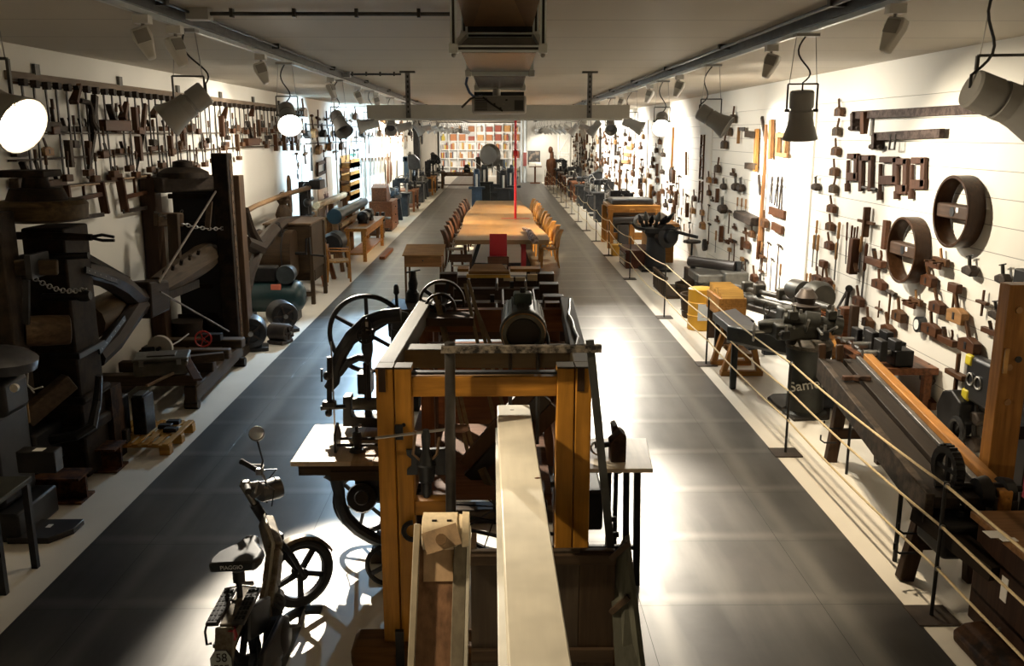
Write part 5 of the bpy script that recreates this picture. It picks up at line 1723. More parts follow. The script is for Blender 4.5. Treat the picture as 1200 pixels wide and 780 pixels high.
# ---- motors, compressor and winnower
def motor(name, lab, c, r, L, yaw, mat, grp=None):
    t = thing(name, lab, 'electric motor', (c[0], c[1], 0), 0, grp)
    a = Vector((sin(yaw), -cos(yaw), 0))
    cz = r * 1.25
    cc = Vector((c[0], c[1], cz))
    MB().lathe(cc - a * L / 2, cc + a * L / 2, [(0, r * .4), (.02, r * .8), (.12, r), (.88, r), (.95, r * .95), (1, r * .8), (1, r * .6), (.97, r * .55), (.96, r * .1)], 22).build('housing', mat, t)
    m = MB().spokes(cc + a * (L / 2 + .005), a, r * .15, r * .8, 5, .03, .02)
    m.build('end_spider', metal((.05, .035, .028), .6, .5), t)
    MB().cyl(cc + a * L * .4, cc + a * (L * .62), r * .16, n=10).build('shaft', STEEL, t)
    s = Vector((-a.y, a.x, 0))
    MB().bar(cc - a * L * .4 - s * 0 - Vector((0, 0, cz - .03)), cc + a * L * .4 - Vector((0, 0, cz - .03)), r * 2.1, .06).build('foot', mat, t, bevel=.01)
    MB().bar(cc - a * L * .3 - Vector((0, 0, cz * .5)), cc + a * L * .3 - Vector((0, 0, cz * .5)), r * 1.3, cz).build('saddle', mat, t)
    return t


BMOT = metal((.028, .027, .028), .45, .6)
motor('electric_motor', 'old black motor with star shaped end, nearest of the group beside the tank', (-3.78, 13.3), .235, .42, .25, BMOT, 'old motors on the white strip')
motor('electric_motor', 'small black motor on the aisle side of the star ended one', (-3.46, 13.75), .14, .36, 1.2, metal((.07, .06, .055), .5, .6), 'old motors on the white strip')
motor('electric_motor', 'black open motor between the star ended one and the green tank', (-3.62, 14.6), .23, .40, .5, BMOT, 'old motors on the white strip')
motor('electric_motor', 'dark motor half hidden close to the bent helve foot', (-4.12, 13.9), .20, .40, -.1, BMOT, 'old motors on the white strip')
t = thing('air_compressor', 'dark green air tank with black pump and red patch, under the winnowing drum', 'compressor', (-3.9, 15.6, 0))
GRN = paint((.007, .03, .033), .4)
c = Vector((-3.95, 15.6, .42))
MB().lathe((-4.55, 15.6, .42), (-3.45, 15.6, .42), [(0, .05), (.0, .15), (.05, .24), (.12, .28), (.88, .28), (.95, .24), (1, .15), (1, .05)], 22).build('tank', GRN, t)
MB().bx(-3.98, -3.80, 15.36, 15.42, .56, .66).build('red_patch', paint((.6, .16, .10), .5), t, bevel=.01)
MB().bx(-4.4, -3.9, 15.45, 15.75, .68, .95).build('pump_block', IRON, t, bevel=.03)
MB().lathe((-3.72, 15.38, .82), (-3.72, 15.7, .82), [(0, .06), (0, .16), (.3, .17), (1, .14)], 18).build('motor', metal((.05, .06, .065), .5, .5), t)
MB().lathe((-4.35, 15.3, .98), (-4.35, 15.4, .98), [(0, .05), (.2, .09), (1, .09)], 14).build('air_filter', STEEL, t)
for x in (-4.4, -3.6):
    MB().bx(x - .04, x + .04, 15.4, 15.8, 0, .2).build('foot', IRON, t)
MB().tube([(-4.4, 15.45, .7), (-4.5, 15.4, .55), (-4.5, 15.35, .3)], .015, 6).build('pipe', STEEL, t)

t = thing('winnowing_machine', 'brown winnowing machine with round drum and crank, standing by the clamp wall', 'winnowing machine', (-4.0, 17.3, 0))
WB = wood((.055, .034, .017), 'x', .6, contrast=.45)
MB().bx(-4.45, -3.6, 17.0, 18.3, .62, 1.52).build('box', WB, t, bevel=.012)
MB().bx(-4.48, -3.57, 16.97, 18.33, 1.52, 1.56).build('lid', wood((.14, .09, .05), 'x', .55), t, bevel=.006)
q0 = Vector((-4.0, 16.75, 1.02))
MB().lathe((-4.62, 16.75, 1.02), (-3.84, 16.75, 1.02), [(0, .40), (.0, .44), (1, .44), (1, .40)], 30).build('drum', wood((.05, .03, .016), 'x', .4), t)
for x in (-4.5, -4.0):
    MB().torus((x, 16.75, 1.02), (1, 0, 0), .445, .014, 34, 6).build('drum_hoop', IRON, t)
MB().cyl((-3.86, 16.75, 1.02), (-3.62, 16.75, 1.02), .03, n=10).build('axle', IRON, t)
MB().tube([(-3.64, 16.75, 1.02), (-3.62, 16.75, 1.30), (-3.56, 16.72, 1.32), (-3.54, 16.70, 1.0), (-3.28, 16.66, .98)], .022, 8).build('crank', IRON, t)
for x in (-4.42, -3.6):
    for y in (17.03, 18.25):
        MB().bar((x, y, 0), (x, y, 1.50 if x > -4 else .7), .075, .075, up=(0, 1, 0)).build('leg', WD_OLDZ, t, bevel=.008)
MB().bx(-4.42, -3.6, 17.0, 17.06, .16, .24).build('stretcher', WD_OLD, t)
MB().bx(-4.2, -3.62, 17.4, 18.2, .40, .62).build('chute', WB, t)
# ================================================================ machine builders (local: front towards -y, x along the front)
def loc_thing(name, label, cat, x, y, rz=0.0, group=None, z=0.0):
    return thing(name, label, cat, (x, y, z), rz, group)


class LB(MB):
    """shape builder in the thing's own frame"""
    def build(s, name, mat, parent=None, **k):
        k.setdefault('world', False)
        return super().build(name, mat, parent, **k)


def lathe_machine(label, x, y, rz, L=1.6, h=.95, m1=None, m2=None, group=None, legs=True):
    m1, m2 = m1 or IRON_B, m2 or GREYM
    t = loc_thing('metal_lathe', label, 'lathe', x, y, rz, group)
    for sx in (-1, 1):
        LB().prism([(-.24, 0), (.24, 0), (.16, h - .22), (-.16, h - .22)], sx * L * .38 - .09, sx * L * .38 + .09, 'yz').build('leg', m1, t, bevel=.015)
    LB().bx(-L / 2, L / 2, -.15, -.04, h - .22, h - .05).bx(-L / 2, L / 2, .04, .15, h - .22, h - .05).bx(-L * .4, -L * .33, -.05, .05, h - .2, h - .08).bx(L * .33, L * .4, -.05, .05, h - .2, h - .08).build('bed', m1, t, bevel=.008)
    hs = LB().bx(-L / 2, -L * .24, -.15, .15, h - .05, h + .16).build('headstock', m2, t, bevel=.03)
    LB().lathe((-L * .49, 0, h + .15), (-L * .25, 0, h + .15), [(0, .13), (.2, .13), (.21, .10), (.4, .10), (.41, .075), (.6, .075), (.8, .05), (1, .05)], 18).build('step_pulley', metal((.1, .095, .085), .4, .7), hs)
    LB().cyl((-L * .24, 0, h + .13), (-L * .17, 0, h + .13), .11, n=20).build('chuck', STEEL, t)
    LB().bx(L * .28, L * .43, -.10, .10, h - .05, h + .14).build('tailstock', m2, t, bevel=.03)
    LB().cyl((L * .18, 0, h + .13), (L * .46, 0, h + .13), .035, n=10).build('quill', STEEL, t)
    LB().torus((L * .49, 0, h + .13), (1, 0, 0), .075, .01, 18, 6).build('handwheel', STEEL, t)
    LB().bx(-.10, .12, -.22, .2, h - .05, h + .03).bx(-.06, .08, -.14, .02, h + .03, h + .12).build('carriage', m2, t, bevel=.012)
    LB().torus((.02, -.27, h - .08), (0, 1, 0), .07, .01, 18, 6).build('handwheel', STEEL, t)
    LB().cyl((.02, -.28, h - .08), (.02, -.2, h - .08), .02, n=8).build('handwheel_shaft', STEEL, t)
    return t


def drill_press(label, x, y, rz, h=1.8, m=None, group=None):
    m = m or IRON_B
    t = loc_thing('drill_press', label, 'drill press', x, y, rz, group)
    LB().bx(-.22, .22, -.30, .22, 0, .10).build('base', m, t, bevel=.02)
    LB().cyl((0, .1, .08), (0, .1, h * .9), .065, n=14).build('pillar', GREYM, t)
    LB().prism([(.2, h * .72), (.22, h), (-.1, h), (-.34, h * .9), (-.36, h * .74), (-.1, h * .70)], -.11, .11, 'yz').build('head', m, t, bevel=.03)
    LB().cyl((0, -.26, h * .55), (0, -.26, h * .74), .03, n=10).build('spindle', STEEL, t)
    LB().bx(-.2, .2, -.42, .08, h * .44, h * .475).build('table', m, t, bevel=.01)
    LB().torus((.16, -.2, h * .8), (1, 0, 0), .13, .012, 22, 6).build('handwheel', STEEL, t)
    LB().cyl((.0, -.2, h * .8), (.17, -.2, h * .8), .022, n=8).build('handwheel_shaft', STEEL, t)
    LB().lathe((0, .1, h), (0, .1, h + .13), [(0, .16), (.3, .16), (.31, .12), (.65, .12), (.66, .08), (1, .08)], 18).build('step_pulley', GREYM, t)
    return t


def bench(label, x, y, rz, L=1.5, D=.7, h=.85, mt=None, vise=True, group=None, shelf=True, drawers=0):
    mt = mt or WD_MID
    t = loc_thing('workbench', label, 'workbench', x, y, rz, group)
    LB().bx(-L / 2, L / 2, -D / 2, D / 2, h - .08, h).build('worktop', mt, t, bevel=.008)
    for sx in (-1, 1):
        for sy in (-1, 1):
            LB().bar((sx * (L / 2 - .1), sy * (D / 2 - .08), 0), (sx * (L / 2 - .1), sy * (D / 2 - .08), h - .08), .09, .09, up=(0, 1, 0)).build('leg', mt, t, bevel=.006)
    LB().bx(-L / 2 + .1, L / 2 - .1, -D / 2 + .05, -D / 2 + .10, h - .22, h - .09).build('apron', mt, t)
    if shelf:
        LB().bx(-L / 2 + .06, L / 2 - .06, -D / 2 + .06, D / 2 - .06, .18, .22).build('shelf', mt, t)
    for k in range(drawers):
        o = LB().bx(-L * .2 + k * .34, -L * .2 + .30 + k * .34, -D / 2 - .005, -D / 2 + .03, h - .34, h - .12).build('drawer', mt, t, bevel=.006)
        LB().sph((-L * .2 + .15 + k * .34, -D / 2 - .02, h - .23), .02).build('drawer_knob', IRON, o)
    if vise:
        LB().bx(-L / 2 + .08, -L / 2 + .32, -D / 2 - .12, -D / 2 - .05, h - .25, h + .02).build('vise_jaw', mt, t, bevel=.012)
        LB().cyl((-L / 2 + .2, -D / 2 - .26, h - .12), (-L / 2 + .2, -D / 2, h - .12), .02, n=8).build('vise_screw', IRON, t)
        LB().cyl((-L / 2 + .06, -D / 2 - .25, h - .12), (-L / 2 + .34, -D / 2 - .25, h - .12), .012, n=6).build('vise_bar', IRON, t)
    return t


def anvil_vise(label, x, y, rz, z=0.0, s=1.0, group=None, m=None):
    """leg-less bench vise"""
    m = m or IRON
    t = loc_thing('bench_vise', label, 'vise', x, y, rz, group, z)
    LB().bx(-.10 * s, .10 * s, -.02 * s, .14 * s, 0, .14 * s).bx(-.08 * s, .08 * s, -.02 * s, .04 * s, .13 * s, .22 * s).build('body', m, t, bevel=.012)
    LB().bx(-.08 * s, .08 * s, -.14 * s, -.08 * s, .04 * s, .22 * s).build('jaw', m, t, bevel=.012)
    LB().cyl((0, -.26 * s, .1 * s), (0, .0, .1 * s), .028 * s, n=10).build('screw', STEEL, t)
    LB().cyl((-.11 * s, -.25 * s, .1 * s), (.11 * s, -.25 * s, .1 * s), .010 * s, n=6).build('handle', STEEL, t)
    return t


def crate_machine(label, x, y, rz, w=.7, d=.7, h=.9, m=None, name='cast_machine', cat='machine', wheel=1, group=None, tall=0.0):
    """heavy cast body with a table, upright, handwheel and levers"""
    m = m or IRON_B
    t = loc_thing(name, label, cat, x, y, rz, group)
    LB().prism([(-w / 2, 0), (w / 2, 0), (w * .36, h * .25), (w * .34, h), (-w * .34, h), (-w * .36, h * .25)], -d * .35, d * .35, 'xz').build('pedestal', m, t, bevel=.02)
    LB().bx(-w * .55, w * .55, -d * .48, d * .3, h, h + .08).build('table', m, t, bevel=.012)
    LB().bx(-w * .22, w * .22, d * .05, d * .42, h * .7, h + .38 + tall).build('upright', m, t, bevel=.03)
    LB().bx(-w * .18, w * .18, -d * .4, d * .3, h + .25 + tall, h + .45 + tall).build('head', m, t, bevel=.04)
    LB().cyl((0, -d * .28, h + .09), (0, -d * .28, h + .27 + tall), .045, n=12).build('ram', STEEL, t)
    if wheel:
        c = Vector((w * .5, 0, h + .32 + tall))
        o = LB().torus(c, (1, 0, 0), .2, .018, 28, 8).build('flywheel', IRON, t)
        LB().spokes(c, (1, 0, 0), .0, .2, 5, .025, .02).build('wheel_spokes', IRON, o)
        LB().cyl((w * .1, 0, h + .32 + tall), (w * .53, 0, h + .32 + tall), .03, n=8).build('wheel_shaft', STEEL, t)
    LB().tube([(-w * .18, -d * .2, h + .35 + tall), (-w * .45, -d * .35, h + .5 + tall), (-w * .6, -d * .4, h + .62 + tall)], .014, 6).build('lever', STEEL, t)
    LB().sph((-w * .6, -d * .4, h + .63 + tall), .032).build('lever_knob', BLACKP, t)
    return t


def cabinet(label, x, y, rz, w, d, h, m, rows=3, name='tool_cabinet', cat='cabinet', group=None):
    t = loc_thing(name, label, cat, x, y, rz, group)
    LB().bx(-w / 2, w / 2, -d / 2, d / 2, .06, h - .04).build('body', m, t, bevel=.008)
    LB().bx(-w / 2 - .02, w / 2 + .02, -d / 2 - .02, d / 2, h - .04, h).build('top', m, t, bevel=.006)
    LB().bx(-w / 2 + .03, w / 2 - .03, -d / 2 + .03, d / 2 - .03, 0, .06).build('plinth', BLACKP, t)
    for k in range(rows):
        z0 = .10 + (h - .18) * k / rows
        o = LB().bx(-w / 2 + .03, w / 2 - .03, -d / 2 - .012, -d / 2 + .01, z0, z0 + (h - .18) / rows - .03).build('drawer', m, t, bevel=.005)
        LB().sph((0, -d / 2 - .03, z0 + (h - .18) / rows / 2), .022).build('drawer_knob', IRON, o)
    return t


FL = pi / 2          # facing the aisle from the clamp wall side
FR = -pi / 2         # facing the aisle from the panelled wall side


# ---------------------------------------------------------------- along the clamp wall, going away
t = loc_thing('grinding_stand', 'wooden stand carrying a dark round grindstone behind the winnowing machine', 'grindstone', -4.1, 19.6, FL)
LB().bx(-.5, .5, -.25, .25, .70, .80).build('frame_top', WD_RED, t, bevel=.008)
for sx in (-1, 1):
    for sy in (-1, 1):
        LB().bar((sx * .52, sy * .34, 0), (sx * .42, sy * .2, .72), .10, .10, up=(0, 1, 0)).build('leg', WD_RED, t, bevel=.006)
o = LB().cyl((-.0, -.07, .92), (-.0, .07, .92), .42, n=32).build('stone', rusty((.035, .022, .016), (.10, .055, .03), .7, 8), t)
LB().cyl((0, -.3, .92), (0, .3, .92), .03, n=8).build('axle', IRON, t)
LB().bx(-.35, .4, -.2, -.08, .82, .86).build('tool_rest', IRON, t)
# clamp tower of black screws
t = loc_thing('press_stand', 'black screw press stand with many knobs beside the grinding stand, tree poster behind', 'press', -4.45, 20.6, FL)
LB().bx(-.12, .12, -.1, .1, 0, 2.15).build('post', IRON, t, bevel=.01)
for k, z in enumerate((1.0, 1.35, 1.7, 2.05)):
    LB().cyl((-.35, -.12, z), (.30, -.12, z + .05), .045, n=10).build('screw_arm', IRON, t)
    LB().sph((-.35, -.13, z), .10, (1, .8, 1)).build('knob', BLACKP, t)
LB().bx(-.35, .35, -.3, .3, 0, .08).build('foot', IRON, t, bevel=.02)


def armchair(label, x, y, rz):
    t = loc_thing('armchair', label, 'armchair', x, y, rz)
    w1 = wood((.42, .20, .055), 'z', .4)
    LB().prism([(-.26, -.26), (.26, -.26), (.22, .22), (-.22, .22)], .43, .47, 'xy').build('seat', wood((.50, .30, .12), 'x', .5), t, bevel=.008)
    for sx in (-1, 1):
        LB().tube([(sx * .25, -.24, 0), (sx * .25, -.24, .43), (sx * .25, -.22, .67)], .022, 8).build('leg', w1, t)
        LB().tube([(sx * .22, .26, 0), (sx * .22, .22, .43), (sx * .23, .28, .92)], .022, 8).build('leg', w1, t)
        LB().bar((sx * .25, -.26, .68), (sx * .235, .25, .70), .045, .028).build('armrest', w1, t, bevel=.006)
    for z in (.60, .73, .86):
        LB().bar((-.22, .245 + (z - .6) * .12, z), (.22, .245 + (z - .6) * .12, z), .022, .07).build('back_slat', w1, t, bevel=.004)
    LB().bx(-.24, .24, -.25, -.225, .37, .43).build('apron', w1, t)
    return t


armchair('honey wooden armchair standing on the white strip edge near the grinding stand', -3.62, 19.9, FL + .25)
t = loc_thing('leather_drum', 'black rounded drum machine on a small wooden trestle behind the armchair', 'machine', -4.0, 21.6, FL)
LB().lathe((-.4, 0, .66), (.4, 0, .66), [(0, .2), (.1, .26), (.9, .26), (1, .2)], 20).build('drum', BLACKP, t)
for sx in (-.4, .4):
    LB().bar((sx, -.25, 0), (sx, -.2, .5), .09, .09, up=(0, 1, 0)).build('leg', WD_MIDZ, t)
    LB().bar((sx, .25, 0), (sx, .2, .5), .09, .09, up=(0, 1, 0)).build('leg', WD_MIDZ, t)
LB().bx(-.5, .5, -.26, .26, .44, .5).build('trestle_top', WD_MID, t)
# roller bench with teal roll
t = loc_thing('roller_machine', 'wooden roller machine with dark teal roll lying along the clamp wall', 'roller machine', -4.44, 25.0, FL)
WR = wood((.24, .12, .05), 'z', .5)
for x in (-2.3, 0, 2.3):
    for y in (-.28, .24):
        LB().bar((x, y, 0), (x, y, 1.32), .14, .14, up=(0, 1, 0)).build('post', WR, t, bevel=.008)
TEAL = paint((.012, .032, .042), .35)
LB().lathe((-2.6, -.32, 1.20), (2.4, -.32, 1.20), [(0, .05), (0, .19), (.08, .20), (.1, .13), (.95, .13), (1, .12)], 20).build('teal_roll', TEAL, t)
LB().cyl((-2.0, .24, 1.42), (2.6, .24, 1.42), .09, n=14).build('pale_roll', wood((.62, .45, .26), 'x', .5), t)
LB().cyl((-2.0, -.34, .92), (2.2, -.34, .92), .07, n=14).build('pale_roll', wood((.62, .45, .26), 'x', .5), t)
LB().bx(-2.3, 2.3, -.06, .0, .35, 1.15).build('back_board', wood((.32, .16, .06), 'x', .5), t)
LB().bar((-2.2, -.25, 1.35), (-2.0, -.32, .75), .05, .05).build('lever', IRON, t)
LB().bx(.6, .9, -.1, .0, .9, 1.15).build('red_box', paint((.4, .03, .02), .5), t)
t = bench('honey workbench with dark motor on it in front of the teal roller machine', -3.68, 24.6, FL, 3.6, .58, .86, WD_HONEY, False)
LB().bx(-1.3, .6, -.66, -.52, .0, .08).build('foot_sledge', WD_RED, t)
for k, (dx, lab) in enumerate(((-.3, 'black motor on the honey workbench, nearer one'), (.55, 'dark gearbox on the honey workbench, behind the black motor'))):
    t = loc_thing('bench_motor', lab, 'motor', -3.68, 24.6 + dx, FL, None, .86)
    LB().lathe((-.28, 0, .17), (.2, 0, .17), [(0, .08), (.1, .15), (.9, .15), (1, .10)], 16).build('housing', BLACKP if k == 0 else IRON_B, t)
    LB().bx(-.22, .18, -.12, .12, 0, .06).build('foot', IRON, t)
    LB().cyl((.2, 0, .17), (.34, 0, .17), .03, n=8).build('shaft', STEEL, t)
t = cabinet('reddish brown cabinet machine with sloped top past the honey workbench', -4.0, 31.0, FL, 1.7, .75, 1.0, WD_RED, 3)
t2 = loc_thing('sloped_box', 'brown sloped box with pale strip standing on the reddish cabinet', 'box', -4.05, 30.8, FL, None, 1.0)
LB().prism([(-.55, 0), (.55, 0), (.55, .18), (.1, .55), (-.55, .45)], -.25, .25, 'xz').build('body', wood((.17, .07, .035), 'x', .5), t2, bevel=.008)
LB().bar((.12, -.255, .50), (.5, -.255, .2), .015, .07, up=(0, 0, 1)).build('pale_strip', WHITEP, t2)

rowL = [
    ('bench', 27.9, 'low brown bench between the honey workbench and the reddish cabinet', dict(L=1.4, D=.6, h=.5, mt=WD_MID)),
    ('lathe', 33.6, 'grey lathe just past the reddish cabinet on the clamp wall side', dict(L=1.9, h=1.05, m2=metal((.06, .09, .12), .45, .5))),
    ('crate', 36.2, 'dark cast machine with flywheel, past the grey lathe on the clamp wall side', dict(w=.8, d=.8, h=.85, tall=.2)),
    ('bench', 38.8, 'brown plank bench after the dark flywheel machine, clamp wall side', dict(L=1.9, D=.8, h=.9, mt=WD_RED)),
    ('drill', 41.2, 'tall dark drill press after the brown plank bench, clamp wall side', dict(h=2.3)),
    ('crate', 43.6, 'cast machine with levers behind the tall drill press, clamp wall side', dict(w=.9, d=.8, h=.9, tall=.1)),
    ('lathe', 46.4, 'black lathe with brown stock, far along the clamp wall side', dict(L=2.2, h=1.0)),
    ('bench', 49.6, 'far honey bench near the bookcase on the clamp wall side', dict(L=2.4, D=.8, h=.95, mt=WD_HONEY)),
    ('crate', 52.6, 'far dark machine beyond the far honey bench', dict(w=.9, d=.9, h=1.0, tall=.3)),
    ('drill', 55.0, 'last drill press before the bookcase, clamp wall side', dict(h=2.0)),
    ('bench', 57.6, 'last dark bench before the bookcase', dict(L=1.9, D=.8, h=.9, mt=WD_DARKX)),
]
for kind, y, lab, kw in rowL:
    f = {'bench': bench, 'lathe': lathe_machine, 'crate': crate_machine, 'drill': drill_press}[kind]
    f(lab, -3.95, y, FL, **kw)
# smaller things standing on those benches
for k, (y, z, s, lab) in enumerate(((28.0, .5, 1.5, 'black vise on the low brown bench'), (38.6, .9, 1.6, 'dark vise on the brown plank bench, nearer one'), (39.3, .9, 1.3, 'small vise on the brown plank bench, farther one'), (49.2, .95, 1.7, 'dark vise on the far honey bench'), (57.4, .9, 1.7, 'vise on the last dark bench'))):
    anvil_vise(lab, -3.8, y, FL, z, s)
# tall narrow machines against the wall further on
for k, (px, y0_, w_, lab, m_) in enumerate(((489, 148, .42, 'tall black drop press reaching nearly to the ceiling, far along the clamp wall', IRON), (478, 183, .5, 'tall blue grey machine before the tall black drop press', metal((.025, .05, .08), .5, .4)))):
    Y = LW(px, 200, .5).y
    a = LW(px, y0_, .5)
    t = loc_thing('drop_press', lab, 'press', -4.35, Y, FL)
    LB().bx(-w_, w_, -.25, .25, 0, .6).build('base', m_, t, bevel=.03)
    LB().bx(-w_ * .8, -w_ * .45, -.15, .15, .6, a.z).build('guide', m_, t, bevel=.02)
    LB().bx(w_ * .45, w_ * .8, -.15, .15, .6, a.z).build('guide', m_, t, bevel=.02)
    LB().bx(-w_ * .8, w_ * .8, -.2, .2, a.z - .25, a.z).build('crown_block', m_, t, bevel=.03)
    LB().bx(-w_ * .42, w_ * .42, -.17, .17, 1.0, 1.6).build('ram', m_, t, bevel=.03)
    o = LB().torus((0, -.28, a.z - .5), (0, 1, 0), .4, .03, 26, 6).build('belt_wheel', m_, t)
    LB().spokes((0, -.28, a.z - .5), (0, 1, 0), 0, .4, 6, .04, .03).build('wheel_spokes', m_, o)
    LB().cyl((0, -.32, a.z - .5), (0, .0, a.z - .5), .05, n=8).build('wheel_shaft', m_, t)
# ================================================================ tools hung on the clamp wall and the panelled wall
# models: origin on the wall, x along the wall as seen, z up, -y out of the wall
T_STEEL = metal((.06, .055, .05), .45, .7)
T_DARK = rusty((.028, .022, .018), (.06, .045, .035), .6, 12, .4)
T_WOOD = wood((.092, .042, .017), 'x', .5)
T_WOODZ = wood((.092, .042, .017), 'z', .5)
T_RED = wood((.085, .033, .013), 'x', .5)
T_REDZ = wood((.085, .033, .013), 'z', .5)
T_TAN = wood((.36, .19, .075), 'x', .5)
T_TANZ = wood((.36, .19, .075), 'z', .5)
T_GREY = wood((.08, .054, .034), 'x', .6)


class WT(MB):
    def build(s, name, mat, parent=None, **k):
        k['world'] = False
        return super().build(name, mat, parent, **k)


def mk_bar_clamp(L, jaw=.12, mw=T_WOOD):
    def mk():
        t = thing('bar_clamp', '', 'clamp')
        WT().bx(-.013, .013, -.045, -.03, -L, .0).build('bar', T_STEEL, t)
        WT().bx(-.022, .06, -.075, -.012, -.055, .02).build('fixed_jaw', T_DARK, t, bevel=.006)
        WT().bx(-jaw * .35, jaw, -.085, -.01, -L - .02, -L + .06).build('sliding_jaw', mw, t, bevel=.008)
        WT().cyl((jaw * .7, -.05, -L + .05), (jaw * .7, -.05, -L + .24), .010, n=7).build('screw', T_STEEL, t)
        WT().cyl((jaw * .7, -.05, -L + .22), (jaw * .7, -.05, -L + .32), .017, n=8).build('handle', T_WOODZ, t)
        return t
    return Proto(mk)


def mk_jack_plane(mw=T_WOOD, L=.42):
    def mk():
        t = thing('jack_plane', '', 'plane')
        WT().bx(-L / 2, L / 2, -.085, -.012, 0, .085).build('body', mw, t, bevel=.006)
        WT().bar((L * .02, -.048, .05), (-L * .17, -.048, .20), .05, .02, up=(1, 0, 0)).build('iron', T_DARK, t)
        WT().bar((L * .0, -.048, .06), (-L * .10, -.048, .17), .045, .018, up=(1, 0, 0)).build('wedge', T_WOODZ, t)
        WT().tube([(L * .30, -.048, .08), (L * .33, -.048, .14), (L * .29, -.048, .19), (L * .25, -.048, .20)], [.018, .016, .016, .012], 8).build('tote', mw, t)
        return t
    return Proto(mk)


def mk_small_plane(mw=T_WOOD, L=.24, tilt=.35):
    """moulding plane: block with a wedge sticking up"""
    def mk():
        t = thing('moulding_plane', '', 'plane')
        WT().prism([(-L / 2, 0), (L / 2, 0), (L / 2, .10), (L * .1, .13), (-L * .1, .13), (-L / 2, .10)], -.085, -.015, 'xz').build('body', mw, t, bevel=.005)
        WT().bar((0, -.05, .10), (-tilt * .16, -.05, .25), .022, .035, up=(1, 0, 0)).build('wedge', T_WOODZ, t)
        WT().bx(-.02, .012, -.089, -.083, .03, .09).build('throat', BLACKP, t)
        return t
    return Proto(mk)


def mk_hammer(L=.5, mw=T_WOODZ):
    def mk():
        t = thing('hammer', '', 'hammer')
        WT().cyl((0, -.04, -L), (0, -.04, 0), .016, .013, 8).build('handle', mw, t)
        WT().lathe((-.11, -.04, .0), (.13, -.04, -.01), [(0, .006), (.1, .022), (.35, .020), (.4, .028), (.6, .028), (.65, .02), (.85, .026), (1, .026)], 10).build('head', T_DARK, t)
        return t
    return Proto(mk)


def mk_chisel(L=.45, mw=T_TANZ, w=.028):
    def mk():
        t = thing('chisel', '', 'chisel')
        WT().lathe((0, -.03, 0), (0, -.03, -L * .45), [(0, .012), (.08, .02), (.5, .016), (.9, .02), (1, .012)], 9).build('handle', mw, t)
        WT().bx(-w / 2, w / 2, -.034, -.026, -L, -L * .44).build('blade', T_STEEL, t)
        return t
    return Proto(mk)


def mk_brace():
    def mk():
        t = thing('hand_brace', '', 'brace')
        WT().tube([(0, -.05, 0), (0, -.05, -.10), (.09, -.05, -.14), (.09, -.05, -.26), (0, -.05, -.30), (0, -.05, -.40)], .012, 8).build('crank', T_DARK, t)
        WT().lathe((0, -.05, .0), (0, -.05, .05), [(0, .02), (.3, .045), (1, .03)], 12).build('head', T_WOODZ, t)
        WT().lathe((.09, -.05, -.15), (.09, -.05, -.25), [(0, .018), (.5, .026), (1, .018)], 10).build('grip', T_WOODZ, t)
        WT().lathe((0, -.05, -.37), (0, -.05, -.48), [(0, .02), (.6, .018), (1, .006)], 8).build('chuck', T_STEEL, t)
        return t
    return Proto(mk)


def mk_frame_saw(w=.36, h=.55):
    def mk():
        t = thing('frame_saw', '', 'saw')
        for sx in (-1, 1):
            WT().bar((sx * w / 2, -.04, -h / 2), (sx * w / 2 * .94, -.04, h / 2), .03, .04, up=(0, 1, 0)).build('side_arm', T_WOODZ, t, bevel=.004)
        WT().bar((-w / 2, -.04, .02), (w / 2, -.04, .02), .03, .03).build('stretcher', T_WOOD, t)
        WT().bx(-w / 2, w / 2, -.043, -.039, -h / 2 + .02, -h / 2 + .06).build('blade', T_STEEL, t)
        WT().cyl((-w / 2, -.04, h / 2 - .04), (w / 2, -.04, h / 2 - .04), .007, n=6).build('cord', LEATHER, t)
        WT().cyl((0, -.04, h / 2 - .04), (.0, -.055, -.05), .008, n=6).build('toggle', T_WOODZ, t)
        return t
    return Proto(mk)


def mk_plough():
    """fenced plane with two crossing stems"""
    def mk():
        t = thing('plough_plane', '', 'plane')
        WT().bx(-.19, .19, -.08, -.03, 0, .10).build('body', T_WOOD, t, bevel=.006)
        WT().bx(-.19, .19, -.17, -.13, -.03, .05).build('fence', T_RED, t, bevel=.006)
        for x in (-.11, .11):
            WT().cyl((x, -.22, .05), (x, -.01, .05), .014, n=8).build('stem', T_WOOD, t)
        WT().bar((0, -.05, .08), (-.05, -.05, .22), .02, .04, up=(1, 0, 0)).build('wedge', T_TANZ, t)
        return t
    return Proto(mk)


def mk_mallet(mw=T_RED, L=.34):
    def mk():
        t = thing('mallet', '', 'mallet')
        WT().cyl((0, -.06, -L), (0, -.06, .02), .017, n=8).build('handle', T_WOODZ, t)
        WT().bx(-.12, .12, -.10, -.02, -.02, .10).build('head', mw, t, bevel=.012)
        return t
    return Proto(mk)


def mk_gauge():
    def mk():
        t = thing('marking_gauge', '', 'gauge')
        WT().bx(-.012, .012, -.05, -.026, -.17, .17).build('stem', T_WOODZ, t)
        WT().bx(-.13, .13, -.07, -.012, -.012, .03).build('stock', T_WOOD, t, bevel=.008)
        return t
    return Proto(mk)


